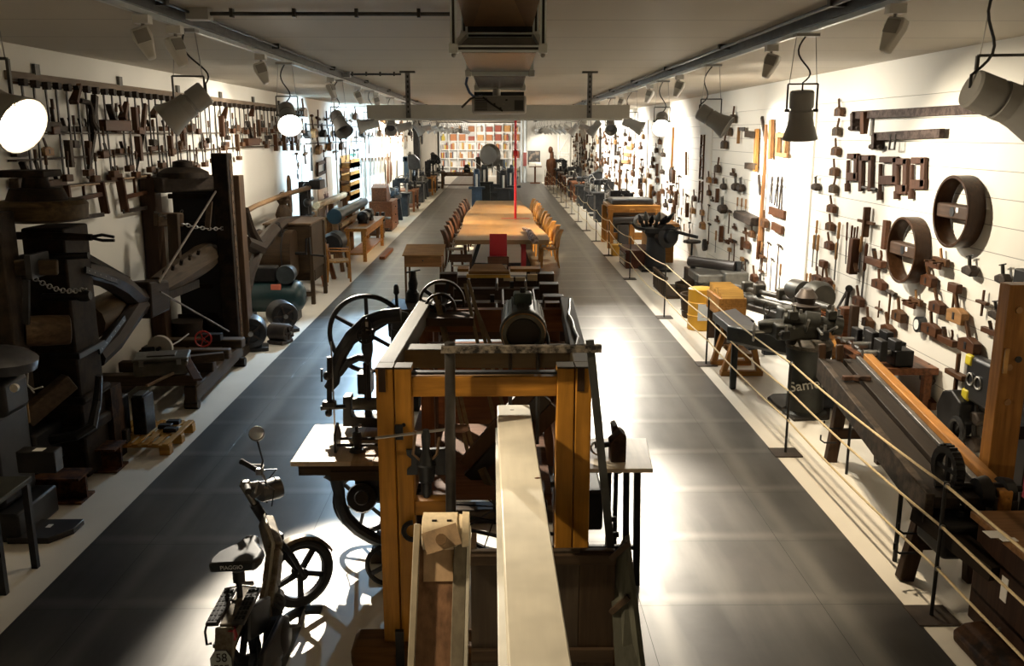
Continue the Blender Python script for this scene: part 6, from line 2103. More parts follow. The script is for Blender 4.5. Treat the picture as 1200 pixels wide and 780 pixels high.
def mk_pliers(L=.3):
    def mk():
        t = thing('tongs', '', 'tongs')
        WT().tube([(-.01, -.03, 0), (-.03, -.03, -L * .3), (-.05, -.03, -L)], .010, 6).build('arm', T_DARK, t)
        WT().tube([(.01, -.03, 0), (.035, -.03, -L * .3), (.05, -.03, -L)], .010, 6).build('arm', T_DARK, t)
        WT().lathe((0, -.045, -.03), (0, -.015, -.03), [(0, .025), (1, .025)], 10).build('pivot', T_STEEL, t)
        WT().tube([(-.012, -.03, 0), (-.025, -.03, .05), (-.004, -.03, .09)], .011, 6).build('jaw', T_DARK, t)
        WT().tube([(.012, -.03, 0), (.025, -.03, .05), (.004, -.03, .09)], .011, 6).build('jaw', T_DARK, t)
        return t
    return Proto(mk)


def mk_iron_lump():
    def mk():
        t = thing('iron_clamp', '', 'clamp')
        WT().prism([(-.10, 0), (.08, -.02), (.12, .04), (.05, .10), (-.03, .09), (-.11, .06)], -.10, -.01, 'xz').build('body', T_DARK, t, bevel=.015)
        WT().cyl((-.02, -.05, .08), (-.05, -.05, .19), .02, n=8).build('screw', T_STEEL, t)
        WT().cyl((-.11, -.05, .17), (.01, -.05, .20), .008, n=6).build('handle', T_STEEL, t)
        return t
    return Proto(mk)


def mk_square(L=.4):
    def mk():
        t = thing('try_square', '', 'square')
        WT().bx(-.02, .02, -.05, -.015, -L * .5, .0).build('stock', T_TANZ, t, bevel=.004)
        WT().bx(0, L * .7, -.036, -.028, -.045, .0).build('blade', T_STEEL, t)
        return t
    return Proto(mk)


CL = {'long': mk_bar_clamp(1.05), 'mid': mk_bar_clamp(.72), 'short': mk_bar_clamp(.46, .11, T_RED), 'iron': mk_bar_clamp(.62, .10, T_DARK)}
JACK, JACKR, JACKG = mk_jack_plane(), mk_jack_plane(T_RED, .5), mk_jack_plane(T_GREY, .46)
SM = {'b': mk_small_plane(), 'r': mk_small_plane(T_RED, .26, .6), 't': mk_small_plane(T_TAN, .26, .5), 'g': mk_small_plane(T_GREY, .22, -.4), 'l': mk_small_plane(T_RED, .34, .3)}
HAM, HAML, CHI, CHIL = mk_hammer(), mk_hammer(.95), mk_chisel(), mk_chisel(.75, T_REDZ, .04)
BRACE, FSAW, PLOUGH, MALLET, GAUGE, TONGS, LUMP, SQ = mk_brace(), mk_frame_saw(), mk_plough(), mk_mallet(), mk_gauge(), mk_pliers(), mk_iron_lump(), mk_square()
MALLETT = mk_mallet(T_TAN, .42)


def on_left(px, py, proto, label, group, s=1.0, a=0.0, out=0.0):
    q = LW(px, py, .012 + out)
    return proto.put(q, (0, a, pi / 2), s, label, group)


# ---------------------------------------------------------------- clamp wall
# the long rail everything hangs from
ya, yb_ = LW(5, 93).y, LW(352, 131).y
ZR = 3.74
t = thing('clamp_rail', 'long wooden rail carrying the row of bar clamps high on the clamp wall', 'rail', (XL, ya, ZR))
MB().bx(XL + .004, XL + .03, ya, yb_, ZR - .02, ZR + .07).build('rail_board', wood((.22, .16, .11), 'y', .6), t)
MB().bx(XL + .03, XL + .055, ya, yb_, ZR - .055, ZR - .03).build('rail_strip', T_WOOD, t)
for k in range(7):
    y = ya + .6 + k * 2.1
    MB().bx(XL + .004, XL + .04, y - .05, y + .05, ZR + .06, ZR + .17).build('hanging_plate', GREYM, t)
i = 0
y = ya + .15
cnt = {}
names = {'long': 'long bar clamp', 'mid': 'medium bar clamp', 'short': 'short red jawed clamp', 'iron': 'all-iron bar clamp'}
pat = ['long', 'mid', 'short', 'mid', 'iron', 'long', 'short', 'mid', 'iron', 'short']
while y < yb_ - .1:
    k = pat[i % len(pat)]
    if y < 16 and i % 5 in (1, 3):
        k = 'long'
    if y > 17 and k == 'long':
        k = 'mid'
    cnt[k] = cnt.get(k, 0) + 1
    CL[k].put((XL + .05, y, ZR - .02 - .004 * (i % 3)), (0, .05 * sin(i * 2.3), pi / 2), (1, 1, .92 + .2 * ((i * 7) % 5) / 5),
              '%s on the long rail, %s of its kind from the camera' % (names[k], nth(cnt[k])), 'bar clamps on the long rail')
    y += .235 if y < 15 else .29
    i += 1

# rows of planes standing on thin battens below the rail
def batten(x0, y0, x1, y1, lab):
    a, b = LW(x0, y0), LW(x1, y1)
    o = MB().bar((XL + .05, a.y, a.z - .012), (XL + .05, b.y, b.z - .012), .09, .018).build('shelf_batten', WD_OLDY)
    centre(tag(o, lab, 'shelf'))


batten(30, 155, 352, 155, 'upper thin batten shelf under the long clamp rail')
batten(8, 187, 352, 168, 'middle thin batten shelf under the long clamp rail')
batten(15, 222, 230, 200, 'lowest thin batten shelf, above the hanging frame saws')
RA = [(47, 155, JACKG, 1.5), (73, 155, JACKG, .9), (93, 155, JACKG, .9), (128, 154, JACKR, 1.9), (172, 154, JACK, .9), (190, 154, JACK, .9), (222, 155, SM['b'], 1.2), (262, 155, JACK, 1.0), (275, 155, SM['b'], 1.2), (288, 155, JACKG, 1.2), (305, 155, JACK, 1.3), (322, 155, SM['r'], 1.5), (340, 155, SM['b'], 1.6)]
RB = [(17, 184, SM['g'], 1.2), (52, 183, SM['t'], .9), (122, 181, JACK, .8), (141, 180, JACK, .9), (178, 177, JACKR, .9), (210, 176, SM['b'], 1.3), (237, 174, SM['r'], 1.1), (262, 172, MALLET, 1.0), (290, 171, JACKR, 2.0), (310, 170, JACK, 1.1), (330, 169, SM['b'], 1.4), (345, 168, SM['r'], 1.5)]
RC = [(28, 221, JACKG, 1.6), (63, 218, JACK, 1.0), (131, 211, JACK, 1.0), (186, 204, JACKG, 1.1), (225, 200, SM['g'], 1.2)]
for row, lab, grp in ((RA, 'upper', 'planes on the upper batten'), (RB, 'middle', 'planes on the middle batten'), (RC, 'lowest', 'planes on the lowest batten')):
    for k, (x, y, pr, s) in enumerate(row):
        on_left(x, y - .5, pr, 'wooden plane on the %s batten shelf, %s from the camera end' % (lab, nth(k + 1)), grp, s * .82, 0, .0)
# upright moulding planes and wedges standing between the clamps
UP = [(76, 180, .0, 2.2, 'g'), (99, 179, .18, 2.0, 'b'), (154, 139, 0, 2.2, 'r'), (158, 174, .0, 2.4, 'r'), (196, 171, 0, 2.2, 'r'), (211, 160, .0, 2.0, 'r'), (256, 148, .0, 2.6, 'r'), (275, 167, 0, 2.2, 'b'), (300, 150, 0, 2.4, 'b'), (320, 167, 0, 2.6, 'r'), (330, 167, 0, 2.6, 'b'), (339, 167, .0, 2.6, 'r'), (346, 168, 0, 2.6, 'b')]
UPP = Proto(lambda: None)


def mk_upright(mw):
    def mk():
        t = thing('upright_plane', '', 'plane')
        WT().bx(-.042, .042, -.09, -.015, -.16, .16).build('body', mw, t, bevel=.005)
        WT().bar((.03, -.05, -.05), (.10, -.05, -.12), .02, .03, up=(0, 1, 0)).build('wedge', T_WOODZ, t)
        return t
    return Proto(mk)


UPM = {'g': mk_upright(T_GREY), 'b': mk_upright(T_WOODZ), 'r': mk_upright(T_REDZ)}
for k, (x, y, a, s, c) in enumerate(UP):
    on_left(x, y, UPM[c], 'moulding plane hung on its end among the clamps, %s from the camera end' % nth(k + 1), 'upright planes among the clamps', s * .42, a, .03)
# wedges and handles fixed across the clamp bars
for k, (x, y, a) in enumerate(((90, 107, .5), (146, 127, .5), (182, 128, .8), (200, 128, .6), (230, 128, .7), (264, 130, .7), (296, 128, .6))):
    q = LW(x, y, .10)
    o = WT()
    o.bar((-.05, 0, -.16), (.05, 0, .10), .05, .10, up=(0, 1, 0), w2=.05, t2=.05)
    ob = o.build('wooden_wedge', T_REDZ)
    ob.location = q
    ob.rotation_euler = (0, a * .8, pi / 2)
    tag(ob, 'dark wooden wedge tilted across the clamp bars, %s from the camera end' % nth(k + 1), 'wedge', 'wedges across the clamps')
# two big dark iron hooks among the nearer clamps
t = thing('iron_brace', 'big dark iron brace bent over the near clamps between the planes', 'brace', LW(100, 125, .1))
MB().tube([LW(94, 118, .1), LW(104, 120, .12), LW(107, 128, .12), LW(108, 142, .12), LW(112, 150, .12)], [.03, .03, .03, .04, .05], 8).build('bent_arm', T_DARK, t)
MB().bar(LW(111, 112, .1), LW(109, 155, .1), .06, .07).build('upright', T_DARK, t)
MB().bar(LW(109, 155, .1), LW(103, 209, .1), .07, .05, w2=.02).build('point', T_DARK, t)
t = thing('compass_saw', 'long dark compass saw blade hung among the clamps, slanting to the lowest batten', 'saw', LW(165, 165, .1))
MB().bar(LW(170, 122, .1), LW(167, 158, .1), .05, .06).build('handle', T_REDZ, t)
MB().bar(LW(168, 156, .1), LW(160, 200, .1), .06, .015, w2=.02).build('blade', T_STEEL, t)
# frame saws hanging low beside the hammers
for k, (pts, lab) in enumerate(((((76, 217, 80, 248), (117, 213, 124, 250), (84, 243, 120, 235), (80, 258, 122, 252)), 'large brown frame saw, first from the camera below the lowest batten'),
                                (((140, 208, 147, 248), (172, 204, 178, 240), (146, 239, 177, 232), (144, 249, 178, 243)), 'large brown frame saw beside the far trip hammer'))):
    t = thing('frame_saw', lab, 'saw', LW((pts[0][0] + pts[1][0]) / 2, 230, .1), 0, 'hanging frame saws')
    for q in pts[:2]:
        MB().bar(LW(q[0], q[1], .1), LW(q[2], q[3], .1), .05, .10, up=(1, 0, 0)).build('side_arm', T_REDZ, t, bevel=.006)
    q = pts[2]
    MB().bar(LW(q[0], q[1] - 8, .1), LW(q[2], q[3] - 8, .1), .04, .05).build('stretcher', T_RED, t)
    q = pts[3]
    MB().bar(LW(q[0], q[1] - 1, .1), LW(q[2], q[3] - 1, .1), .01, .05).build('blade', T_DARK, t)
    a, b = LW(pts[0][0], pts[0][1] + 2, .1), LW(pts[1][0], pts[1][1] + 2, .1)
    MB().cyl(a, b, .012, n=6).build('cord', LEATHER, t)
    c = (a + b) / 2
    MB().bar(c, c - Vector((0, 0, .22)), .03, .015).build('toggle', T_REDZ, t)

# tree poster, small frame, exit sign, brown boxes further along
def flat_on_left(name, label, cat, x0, y0, x1, y1, mat, depth=.02):
    a, b = LW(x0, y1), LW(x1, y0)
    t = thing(name, label, cat, (XL, (a.y + b.y) / 2, min(a.z, b.z)))
    MB().bx(XL + .002, XL + depth, a.y, b.y, min(a.z, b.z), max(a.z, b.z)).build('panel', mat, t, smooth=False)
    return t, a, b


t, a, b = flat_on_left('tree_poster', 'pale brown poster with a bare tree, hung on the clamp wall behind the press stand', 'poster', 372, 249, 390, 222, paint((.62, .44, .30), .7))
mtr = paint((.20, .09, .06), .8)
zc0, z1 = min(a.z, b.z), max(a.z, b.z)
ym = (a.y + b.y) / 2
hgt = z1 - zc0
MB().bar((XL + .024, ym, zc0 + .02), (XL + .024, ym, zc0 + hgt * .5), .012, .12, up=(0, 1, 0)).build('tree_trunk', mtr, t)
rr = random.Random(5)
for k in range(14):
    ang = radians(15 + k * 11)
    L = hgt * rr.uniform(.28, .46)
    MB().bar((XL + .024, ym, zc0 + hgt * (.3 + .012 * k)), (XL + .024, ym + cos(ang) * L * (b.y - a.y) / hgt * .55, zc0 + hgt * .42 + sin(ang) * L), .008, .06, up=(0, 1, 0), t2=.02).build('tree_branch', mtr, t)
t, a, b = flat_on_left('exit_sign', 'green emergency sign with white running figure symbols on the clamp wall', 'exit sign', 407, 189, 416, 180.5, paint((.0, .11, .055), .5), .05)
w_, h_ = b.y - a.y, abs(b.z - a.z)
z0_ = min(a.z, b.z)
WS = paint((.85, .9, .85), .5)
MB().bx(XL + .05, XL + .055, a.y + w_ * .12, a.y + w_ * .36, z0_ + h_ * .25, z0_ + h_ * .75).build('white_door', WS, t)
MB().bar((XL + .054, a.y + w_ * .4, z0_ + h_ * .5), (XL + .054, a.y + w_ * .7, z0_ + h_ * .5), .01, h_ * .16, up=(0, 0, 1)).build('white_arrow', WS, t)
MB().bx(XL + .05, XL + .055, a.y + w_ * .66, a.y + w_ * .86, z0_ + h_ * .3, z0_ + h_ * .68).build('white_figure', WS, t)
t, a, b = flat_on_left('wall_panel', 'tall tan board on the clamp wall beside the tree poster', 'board', 381, 222, 389, 184, paint((.55, .40, .26), .7), .03)
t = thing('picture_frame', 'small empty wooden frame hung above the tree poster', 'frame', LW(376, 195, .05))
q = [LW(372, 192, .05), LW(381, 189, .05), LW(381, 201, .05), LW(372, 205, .05)]
for k in range(4):
    MB().bar(q[k], q[(k + 1) % 4], .06, .08).build('frame_bar', T_WOOD, t)
for k, y in enumerate((196, 210, 222, 233)):
    q = LW(404, y, .02)
    t = thing('wooden_trough', 'honey brown wooden trough on the wall beneath the green sign, %s from the top' % nth(k + 1), 'trough', q, 0, 'wooden troughs under the green sign')
    for nm, (y0_, y1_, x0_, x1_, dz) in {'bottom': (-.9, .9, .0, .34, .12), 'lip': (-.9, .9, .30, .34, .22), 'back_board': (-.9, .9, .0, .04, .34)}.items():
        MB().bx(q.x + x0_, q.x + x1_, q.y + y0_, q.y + y1_, q.z, q.z + .04 + dz).build(nm, WD_HONEYY, t)
    MB().bx(q.x, q.x + .06, q.y - .94, q.y - .90, q.z, q.z + .3).build('end_board', T_DARK, t)
# pale saw blades in two rows
BLADE = Proto(lambda: None)


def mk_blade():
    t = thing('hand_saw', '', 'saw')
    WT().prism([(-.05, -.6), (.05, -.6), (.09, .55), (-.09, .55)], -.05, -.035, 'xz').build('blade', metal((.45, .43, .38), .45, .6), t)
    WT().bx(-.07, .07, -.06, -.02, .5, .64).build('handle', T_WOODZ, t, bevel=.01)
    return t


BLADE = Proto(mk_blade)
for row, (y0_, y1_, s) in enumerate(((182, 179, 1.25), (209, 203, 1.1))):
    for k in range(9):
        x = 424 + k * 3.9
        on_left(x, y0_ + (y1_ - y0_) * k / 8, BLADE, 'pale saw blade in the %s row past the green sign, %s from the sign' % ('upper' if row == 0 else 'lower', nth(k + 1)), 'saw blades past the green sign', s, .06 * sin(k * 2 + row), .01)
for k, (x, y0_, y1_) in enumerate(((454, 188, 214), (457.5, 186, 208))):
    a, b = LW(x, y0_, .06), LW(x, y1_, .06)
    t = thing('round_shovel', 'dark brown oval wooden shovel hung past the saw blades, %s one' % ('nearer' if k == 0 else 'farther'), 'shovel', b, 0, 'oval shovels')
    MB().sph((a + b) / 2 - Vector((0, 0, .1)), .45, (.12, 1, 1.15)).build('blade', T_REDZ, t)
    MB().cyl((a + b) / 2, a + Vector((0, 0, .3)), .04, n=8).build('handle', T_WOODZ, t)
# dense far tools in rows
kinds = [(SM['b'], 'brown plane', 1.7), (HAM, 'hammer', 1.3), (SM['t'], 'tan plane', 1.7), (CHI, 'chisel', 1.4), (LUMP, 'iron clamp', 1.7), (BRACE, 'hand brace', 1.2), (GAUGE, 'marking gauge', 1.4), (TONGS, 'pair of tongs', 1.5)]
rr = random.Random(9)
rows = ((3.62, 21.5, 54, 1.02, 'top'), (3.12, 21.5, 54, .98, 'second'), (2.72, 21.5, 31, .85, 'third'))
for z, y0_, y1_, st, rn in rows:
    y = y0_
    k = 0
    while y < y1_:
        pr, nm, s = kinds[rr.randrange(len(kinds))]
        k += 1
        pr.put((XL + .012, y, z + rr.uniform(-.05, .05)), (0, rr.uniform(-.15, .15), pi / 2), s, '%s in the %s row past the glaring lamp, %s from the rail' % (nm, rn, nth(k)), 'tools in rows beyond the glaring lamp')
        y += st * rr.uniform(.8, 1.2)
for z, x0, x1, lab in ((3.45, 355, 425, 'upper thin ledge under the rows of far tools, clamp wall'), (2.98, 355, 425, 'lower thin ledge under the rows of far tools, clamp wall')):
    a, b = LW(x0, 150).y, LW(x1, 150).y
    centre(tag(MB().bx(XL + .002, XL + .08, a, b, z - .03, z).build('wall_ledge', T_GREY), lab, 'ledge'))
# ================================================================ rope barrier along the panelled wall side
ST_Y = [5.49, 8.68, 12.31, 15.65, 20.0, 24.0, 27.3, 30.4] + [33.6 + 3.2 * k for k in range(9)]
PROF = Proto(lambda: None)


def mk_post():
    t = thing('barrier_post', '', 'barrier post')
    LB().bx(-.14, .14, -.13, .13, .0, .012).build('foot_plate', metal((.06, .045, .035), .5, .5), t)
    LB().cyl((0, 0, .012), (0, 0, .97), .013, n=10).build('rod', metal((.03, .028, .026), .45, .6), t)
    for z in (.36, .66, .95):
        LB().torus((0, -.02, z), (0, 1, 0), .016, .004, 10, 5).build('rope_eye', STEEL, t)
    return t


POST = Proto(mk_post)
for k, y in enumerate(ST_Y):
    POST.put((2.92, y, .003), (0, 0, .0), 1.0, 'thin dark rope barrier post, %s from the camera' % nth(k + 1), 'rope barrier posts')
for z, lab in ((.36, 'lowest pale rope of the barrier before the panelled wall'), (.66, 'middle pale rope of the barrier before the panelled wall'), (.95, 'topmost pale rope of the barrier before the panelled wall')):
    pts = []
    ys = [1.5] + ST_Y
    for a, b in zip(ys[:-1], ys[1:]):
        sg = (.03 if a < 14 else .09)
        for i in range(8):
            u = i / 8
            pts.append((2.92, a + (b - a) * u - .02, z - sg * 4 * u * (1 - u)))
    pts.append((2.92, ys[-1], z))
    o = tag(MB().tube(pts, .0095, 6).build('barrier_rope', ROPE_M), lab, 'rope', 'barrier ropes')
    centre(o)

# ================================================================ near things at the picture edge
t = thing('low_cabinet', 'dark cabinet with worn brown top and paper labels beside the tall drilled timber', 'cabinet', (3.7, 5.1, 0))
MB().bx(3.17, 4.4, 4.3, 5.5, .0, .70).build('body', wood((.035, .018, .012), 'z', .6), t, bevel=.01)
MB().bx(3.13, 4.44, 4.26, 5.54, .70, .75).build('top', wood((.20, .10, .04), 'x', .5), t, bevel=.008)
q = P(1168, 626, Z=.751)
MB().cb((q.x, q.y, .752), (.13, .10, .003)).build('paper_label', WHITEP, t)
q = P(1182, 632, Z=.751)
MB().cb((q.x, q.y, .752), (.10, .05, .003)).build('paper_label', WHITEP, t)
q = P(1177, 690, X=3.17)
MB().cb((3.168, q.y, q.z), (.004, .07, .16)).build('paper_tag', WHITEP, t)
o = thing('wooden_box', 'brown wooden box on the worn cabinet top', 'box', (4.0, 5.4, .75))
MB().bx(3.72, 4.3, 5.2, 5.5, .751, .86).build('body', wood((.13, .06, .025), 'x', .5), o, bevel=.008)
MB().bx(3.70, 4.32, 5.18, 5.52, .86, .885).build('lid', wood((.16, .08, .03), 'x', .5), o, bevel=.006)
t = thing('cast_block', 'dark lumpy cast block on the floor in front of the worn cabinet', 'block', (3.03, 4.9, 0))
MB().prism([(-.12, 0), (.12, 0), (.13, .10), (.05, .15), (-.06, .13), (-.13, .08)], 4.55, 5.2, 'xz', Matrix.Translation((3.04, 0, 0))).build('body', rusty((.015, .01, .008), (.06, .03, .015), .7), t, bevel=.02)
MB().cyl((3.05, 5.1, .10), (3.22, 5.12, .14), .012, n=8).build('pin', STEEL, t)
t = thing('drilled_timber', 'tall amber timber with bolt holes and black iron back, standing at the cabinet', 'timber machine', (3.75, 6.3, 0))
MB().bx(3.60, 3.80, 6.2, 6.34, .0, 2.16).build('post', wood((.40, .18, .045), 'z', .45), t, bevel=.006)
MB().bx(3.93, 4.6, 6.30, 6.75, .0, 2.2).build('iron_back', paint((.016, .012, .010), .6), t, bevel=.01)
for z, x in ((1.98, 3.68), (1.62, 3.72), (1.56, 3.66), (1.30, 3.68)):
    MB().cyl((x, 6.205, z), (x, 6.19, z), .024, n=12).build('bolt', metal((.35, .2, .09), .35, .8) if z > 1.9 or z < 1.6 else BLACKP, t)
MB().bx(3.61, 3.64, 6.18, 6.20, 1.52, 1.70).build('brass_plate', metal((.45, .26, .1), .3, .9), t)
MB().bx(3.90, 3.915, 6.20, 6.24, .55, 1.35).build('red_strip', paint((.5, .02, .06), .5), t)
MB().bar((4.05, 6.25, .0), (4.05, 6.25, 1.9), .09, .06, up=(0, 1, 0)).build('inner_post', wood((.12, .055, .025), 'z', .5), t)
MB().bx(3.80, 4.5, 6.24, 6.34, 1.0, 1.10).build('cross_plate', IRON, t)
t = thing('flask_case', 'black case with yellow corners and round dials hung on the panelled wall', 'case', RW(1157, 445, .1))
a, b = RW(1143, 466, .0), RW(1172, 424, .0)
MB().bx(XR - .14, XR - .01, min(a.y, b.y) - .2, max(a.y, b.y), a.z, b.z).build('case', BLACKP, t, bevel=.04)
for z0, z1 in ((.0, .10), (.32, .42)):
    MB().bx(XR - .155, XR - .10, max(a.y, b.y) - .12, max(a.y, b.y) + .005, a.z + z0 * (b.z - a.z) / .42, a.z + z1 * (b.z - a.z) / .42).build('yellow_corner', paint((.55, .45, .02), .5), t, bevel=.02)
c = (a + b) / 2
for k in range(2):
    MB().torus((XR - .15, c.y + .05 - .15 * k, c.z), (1, 0, 0), .06, .010, 18, 6).build('dial_ring', STEEL, t)

# ================================================================ long planing trough
t = thing('planing_trough', 'long dark iron-edged planing trough on splayed legs with gear wheels at its near end', 'planing machine', (3.3, 7.3, 0))
A0, A1 = Vector((3.24, 8.85, .98)), Vector((2.93, 5.75, .78))       # aisle edge, far and near
B0, B1 = Vector((3.80, 8.75, .98)), Vector((3.52, 5.65, .78))
TD = wood((.024, .017, .012), 'y', .6)


def strip(u0, u1, h0, h1, name, mat, trim=0.0, bevel=.006):
    a, b = A0.lerp(B0, u0), A0.lerp(B0, u1)
    c, d = A1.lerp(B1, u1), A1.lerp(B1, u0)
    if trim:
        a, d = a.lerp(d, trim), d.lerp(a, trim)
        b, c = b.lerp(c, trim), c.lerp(b, trim)
    z = Vector((0, 0, 1))
    m = MB()
    v = [a + z * h0, b + z * h0, c + z * h0, d + z * h0, a + z * h1, b + z * h1, c + z * h1, d + z * h1]
    m._add(v, [(3, 2, 1, 0), (4, 5, 6, 7), (0, 1, 5, 4), (1, 2, 6, 5), (2, 3, 7, 6), (3, 0, 4, 7)])
    return m.build(name, mat, t, bevel=bevel)


strip(0, .10, -.22, .0, 'side_plank', rusty((.02, .015, .011), (.07, .052, .038), .6, 9))
strip(.10, .38, -.10, -.02, 'bed_plank', TD)
strip(.44, .66, -.10, -.01, 'bed_plank', TD)
strip(.38, .44, -.2, -.12, 'slot_bottom', BLACKP)
strip(.66, .74, -.2, .02, 'iron_way', metal((.16, .15, .14), .35, .8))
strip(.74, .78, -.2, .0, 'iron_way', metal((.09, .08, .07), .4, .7))
strip(.78, .93, -.16, .05, 'yellow_board', WD_HONEYY)
strip(.93, 1.0, -.22, -.02, 'side_plank', TD)
for u in (.06, .36):
    q = A0.lerp(B0, u) + Vector((0, -.03, 0))
    MB().bar(q - Vector((0, 0, .02)), q + Vector((-.01, 0, .14)), .07, .05, up=(0, 1, 0)).build('end_horn', WD_DARK, t, bevel=.008)
q = A0.lerp(A1, .22).lerp(B0.lerp(B1, .22), .34)
MB().prism([(-.13, -.03), (-.04, -.015), (0, -.05), (.04, -.015), (.13, -.03), (.13, .03), (.04, .02), (0, .05), (-.04, .02), (-.13, .03)], 0, .045, 'xy', Matrix.Translation(q + Vector((0, 0, -.01)))).build('cross_handle', rusty((.03, .02, .015), (.10, .05, .03), .6), t, bevel=.006)
for (bx_, by_, dx) in ((3.30, 8.45, .08), (3.78, 8.38, -.06), (2.97, 6.02, .10), (3.45, 5.98, -.04)):
    topz = .76 if by_ > 7 else .56
    MB().bar((bx_, by_, 0), (bx_ + dx, by_, topz), .11, .09, up=(0, 1, 0)).build('leg', WD_DARK, t, bevel=.008)
for y, x0, x1 in ((8.42, 3.33, 3.75), (6.0, 3.02, 3.42)):
    MB().bx(x0, x1, y - .03, y + .03, .25, .35).build('stretcher', WD_DARKX, t, bevel=.006)
for (x, y, z) in ((3.25, 8.40, .36), (3.22, 8.38, .22), (2.93, 5.98, .38), (2.90, 5.95, .24)):
    MB().tube([(x + .10, y, z), (x - .02, y, z), (x - .06, y, z + .03), (x - .06, y, z + .08)], .009, 6).build('iron_hook', IRON, t)
g = A1.lerp(B1, .35) + Vector((0, .18, .13))
o = MB().ring(g, (1, .1, 0), .16, .11, .06, 30).build('gear_wheel', IRON, t)
MB().spokes(g, (1, .1, 0), .0, .12, 4, .03, .03).build('gear_spokes', IRON, o)
m = MB()
for k in range(24):
    a = 2 * pi * k / 24
    m.cb(g + Vector((0, cos(a) * .165, sin(a) * .165)), (.055, .018, .018))
m.build('gear_teeth', IRON, t)
g2 = A1.lerp(B1, .8) + Vector((0, .10, .0))
MB().lathe(g2 - Vector((.12, 0, 0)), g2 + Vector((.12, 0, 0)), [(0, .10), (.3, .12), (.31, .07), (.7, .07), (.71, .11), (1, .10)], 20).build('drive_pulley', IRON, t)
MB().cyl(A1.lerp(B1, .2) + Vector((0, .15, .02)), A1.lerp(B1, 1.15) + Vector((0, .15, .02)), .025, n=10).build('cross_shaft', IRON, t)
MB().bx(2.98, 3.6, 5.55, 5.95, .38, .62).build('gear_housing', IRON, t, bevel=.03)
MB().bx(3.15, 3.22, 6.16, 6.22, .775, .779).build('paper_tag', WHITEP, t)
MB().cyl((3.02, 6.3, 0), (3.02, 6.3, .6), .018, n=8).build('prop_rod', IRON, t)
MB().cyl((3.33, 8.1, 0), (3.33, 8.1, .78), .014, n=8).build('prop_rod', IRON, t)
MB().bar((2.97, 5.9, .58), (3.17, 5.2, .47), .14, .10).build('lower_beam', TD, t)
# ---- wall bench with vises behind the trough
t = bench('reddish brown wall bench with black vises behind the planing trough', 4.47, 10.0, FR, 1.15, .66, .70, WD_RED, False)
anvil_vise('tall black vise on the wall bench, first from the camera', 4.35, 9.6, FR, .70, 1.3)
anvil_vise('black vise on the wall bench, middle of three', 4.40, 9.95, FR, .70, 1.4)
anvil_vise('black vise on the wall bench, last of three', 4.35, 10.3, FR, .70, 1.2)
t = thing('dark_hand_press', 'black toothed hand press hung low on the panelled wall behind the trough', 'press', RW(1122, 480, .1))
c = RW(1122, 482, .12)
MB().prism([(-.20, -.22), (.12, -.26), (.26, -.05), (.22, .16), (.02, .24), (-.16, .18), (-.26, 0)], -.10, .08, 'xz', Matrix.Translation(c) @ Matrix.Rotation(FR, 4, 'Z')).build('body', IRON, t, bevel=.02)
MB().torus(c + Vector((-.12, -.25, -.12)), (1, 0, 0), .12, .03, 20, 8).build('gear', IRON, t)
MB().bar(c + Vector((-.1, .2, -.22)), c + Vector((-.1, -.3, -.26)), .12, .04).build('base', IRON, t)
t = thing('timber_screw', 'reddish timber vise frame with arched brace left of the wall bench', 'timber vise', (4.55, 11.5, 0))
MB().bx(4.48, 4.66, 11.4, 11.6, 0, .98).build('post', WD_RED, t, bevel=.008)
MB().bx(4.3, 4.76, 11.3, 11.7, .40, .60).build('jaw', wood((.24, .10, .035), 'x', .5), t, bevel=.01)
MB().bx(4.5, 4.6, 11.2, 11.3, .5, 1.05).build('front_jaw', WD_DARK, t, bevel=.008)
MB().tube([(4.55, 11.6, .75), (4.5, 12.0, .88), (4.5, 12.4, .78)], .06, 8).build('arched_brace', wood((.30, .14, .05), 'y', .5), t)
MB().bx(4.35, 4.76, 11.3, 11.8, 0, .12).build('foot', WD_RED, t)
t = thing('honey_lever', 'honey coloured timber bar leaning steeply beside the lettered lathe', 'timber bar', (3.9, 10.4, .6))
MB().bar(P(963, 363, X=4.0), P(980, 420, X=3.85), .09, .06).build('bar', WD_HONEYZ, t, bevel=.006)
MB().bar(P(980, 420, X=3.85), (P(980, 420, X=3.85).x + .1, P(980, 420, X=3.85).y, .0), .08, .06, up=(0, 1, 0)).build('foot_post', WD_DARK, t)

# ---- lettered pedestal lathe
LGM = metal((.040, .038, .030), .45, .6)
t = thing('pedestal_lathe', 'olive grey pedestal lathe with lettered column on a flat base plate', 'lathe', (3.5, 10.0, 0))
base = [P(899, 468, Z=0), P(905, 464, Z=0), P(960, 462, Z=0), P(973, 482, Z=0), P(972, 492, Z=0), P(930, 494, Z=0)]
MB().prism([(q.x, q.y) for q in base], .0, .035, 'xy').build('base_plate', metal((.035, .03, .024), .5, .5), t, bevel=.012)
cx, cy = 3.56, 10.02
MB().lathe((cx, cy, .03), (cx, cy, .80), [(0, .26), (.04, .21), (.7, .205), (.8, .24), (1, .26)], 18).build('pedestal', metal((.030, .031, .027), .45, .5), t)
MB().prism([(-.46, .03), (-.2, .03), (-.15, .42), (-.30, .42)], -.17, .17, 'yz', Matrix.Translation((cx - .03, cy + .15, 0)) @ Matrix.Rotation(pi / 2 + .3, 4, 'Z')).build('foot_rib', metal((.05, .055, .06), .35, .6), t, bevel=.01)
ang = math.atan2(-cy, -cx)
n_ = Vector((cos(ang), sin(ang), 0))
r_ = Vector((-n_.y, n_.x, 0))
text('Samel', .16, face_M(Vector((cx, cy, .40)) + n_ * .222, r_ + Vector((0, 0, .25)), (0, 0, 1)), paint((.42, .40, .35), .6), t, ext=.012)
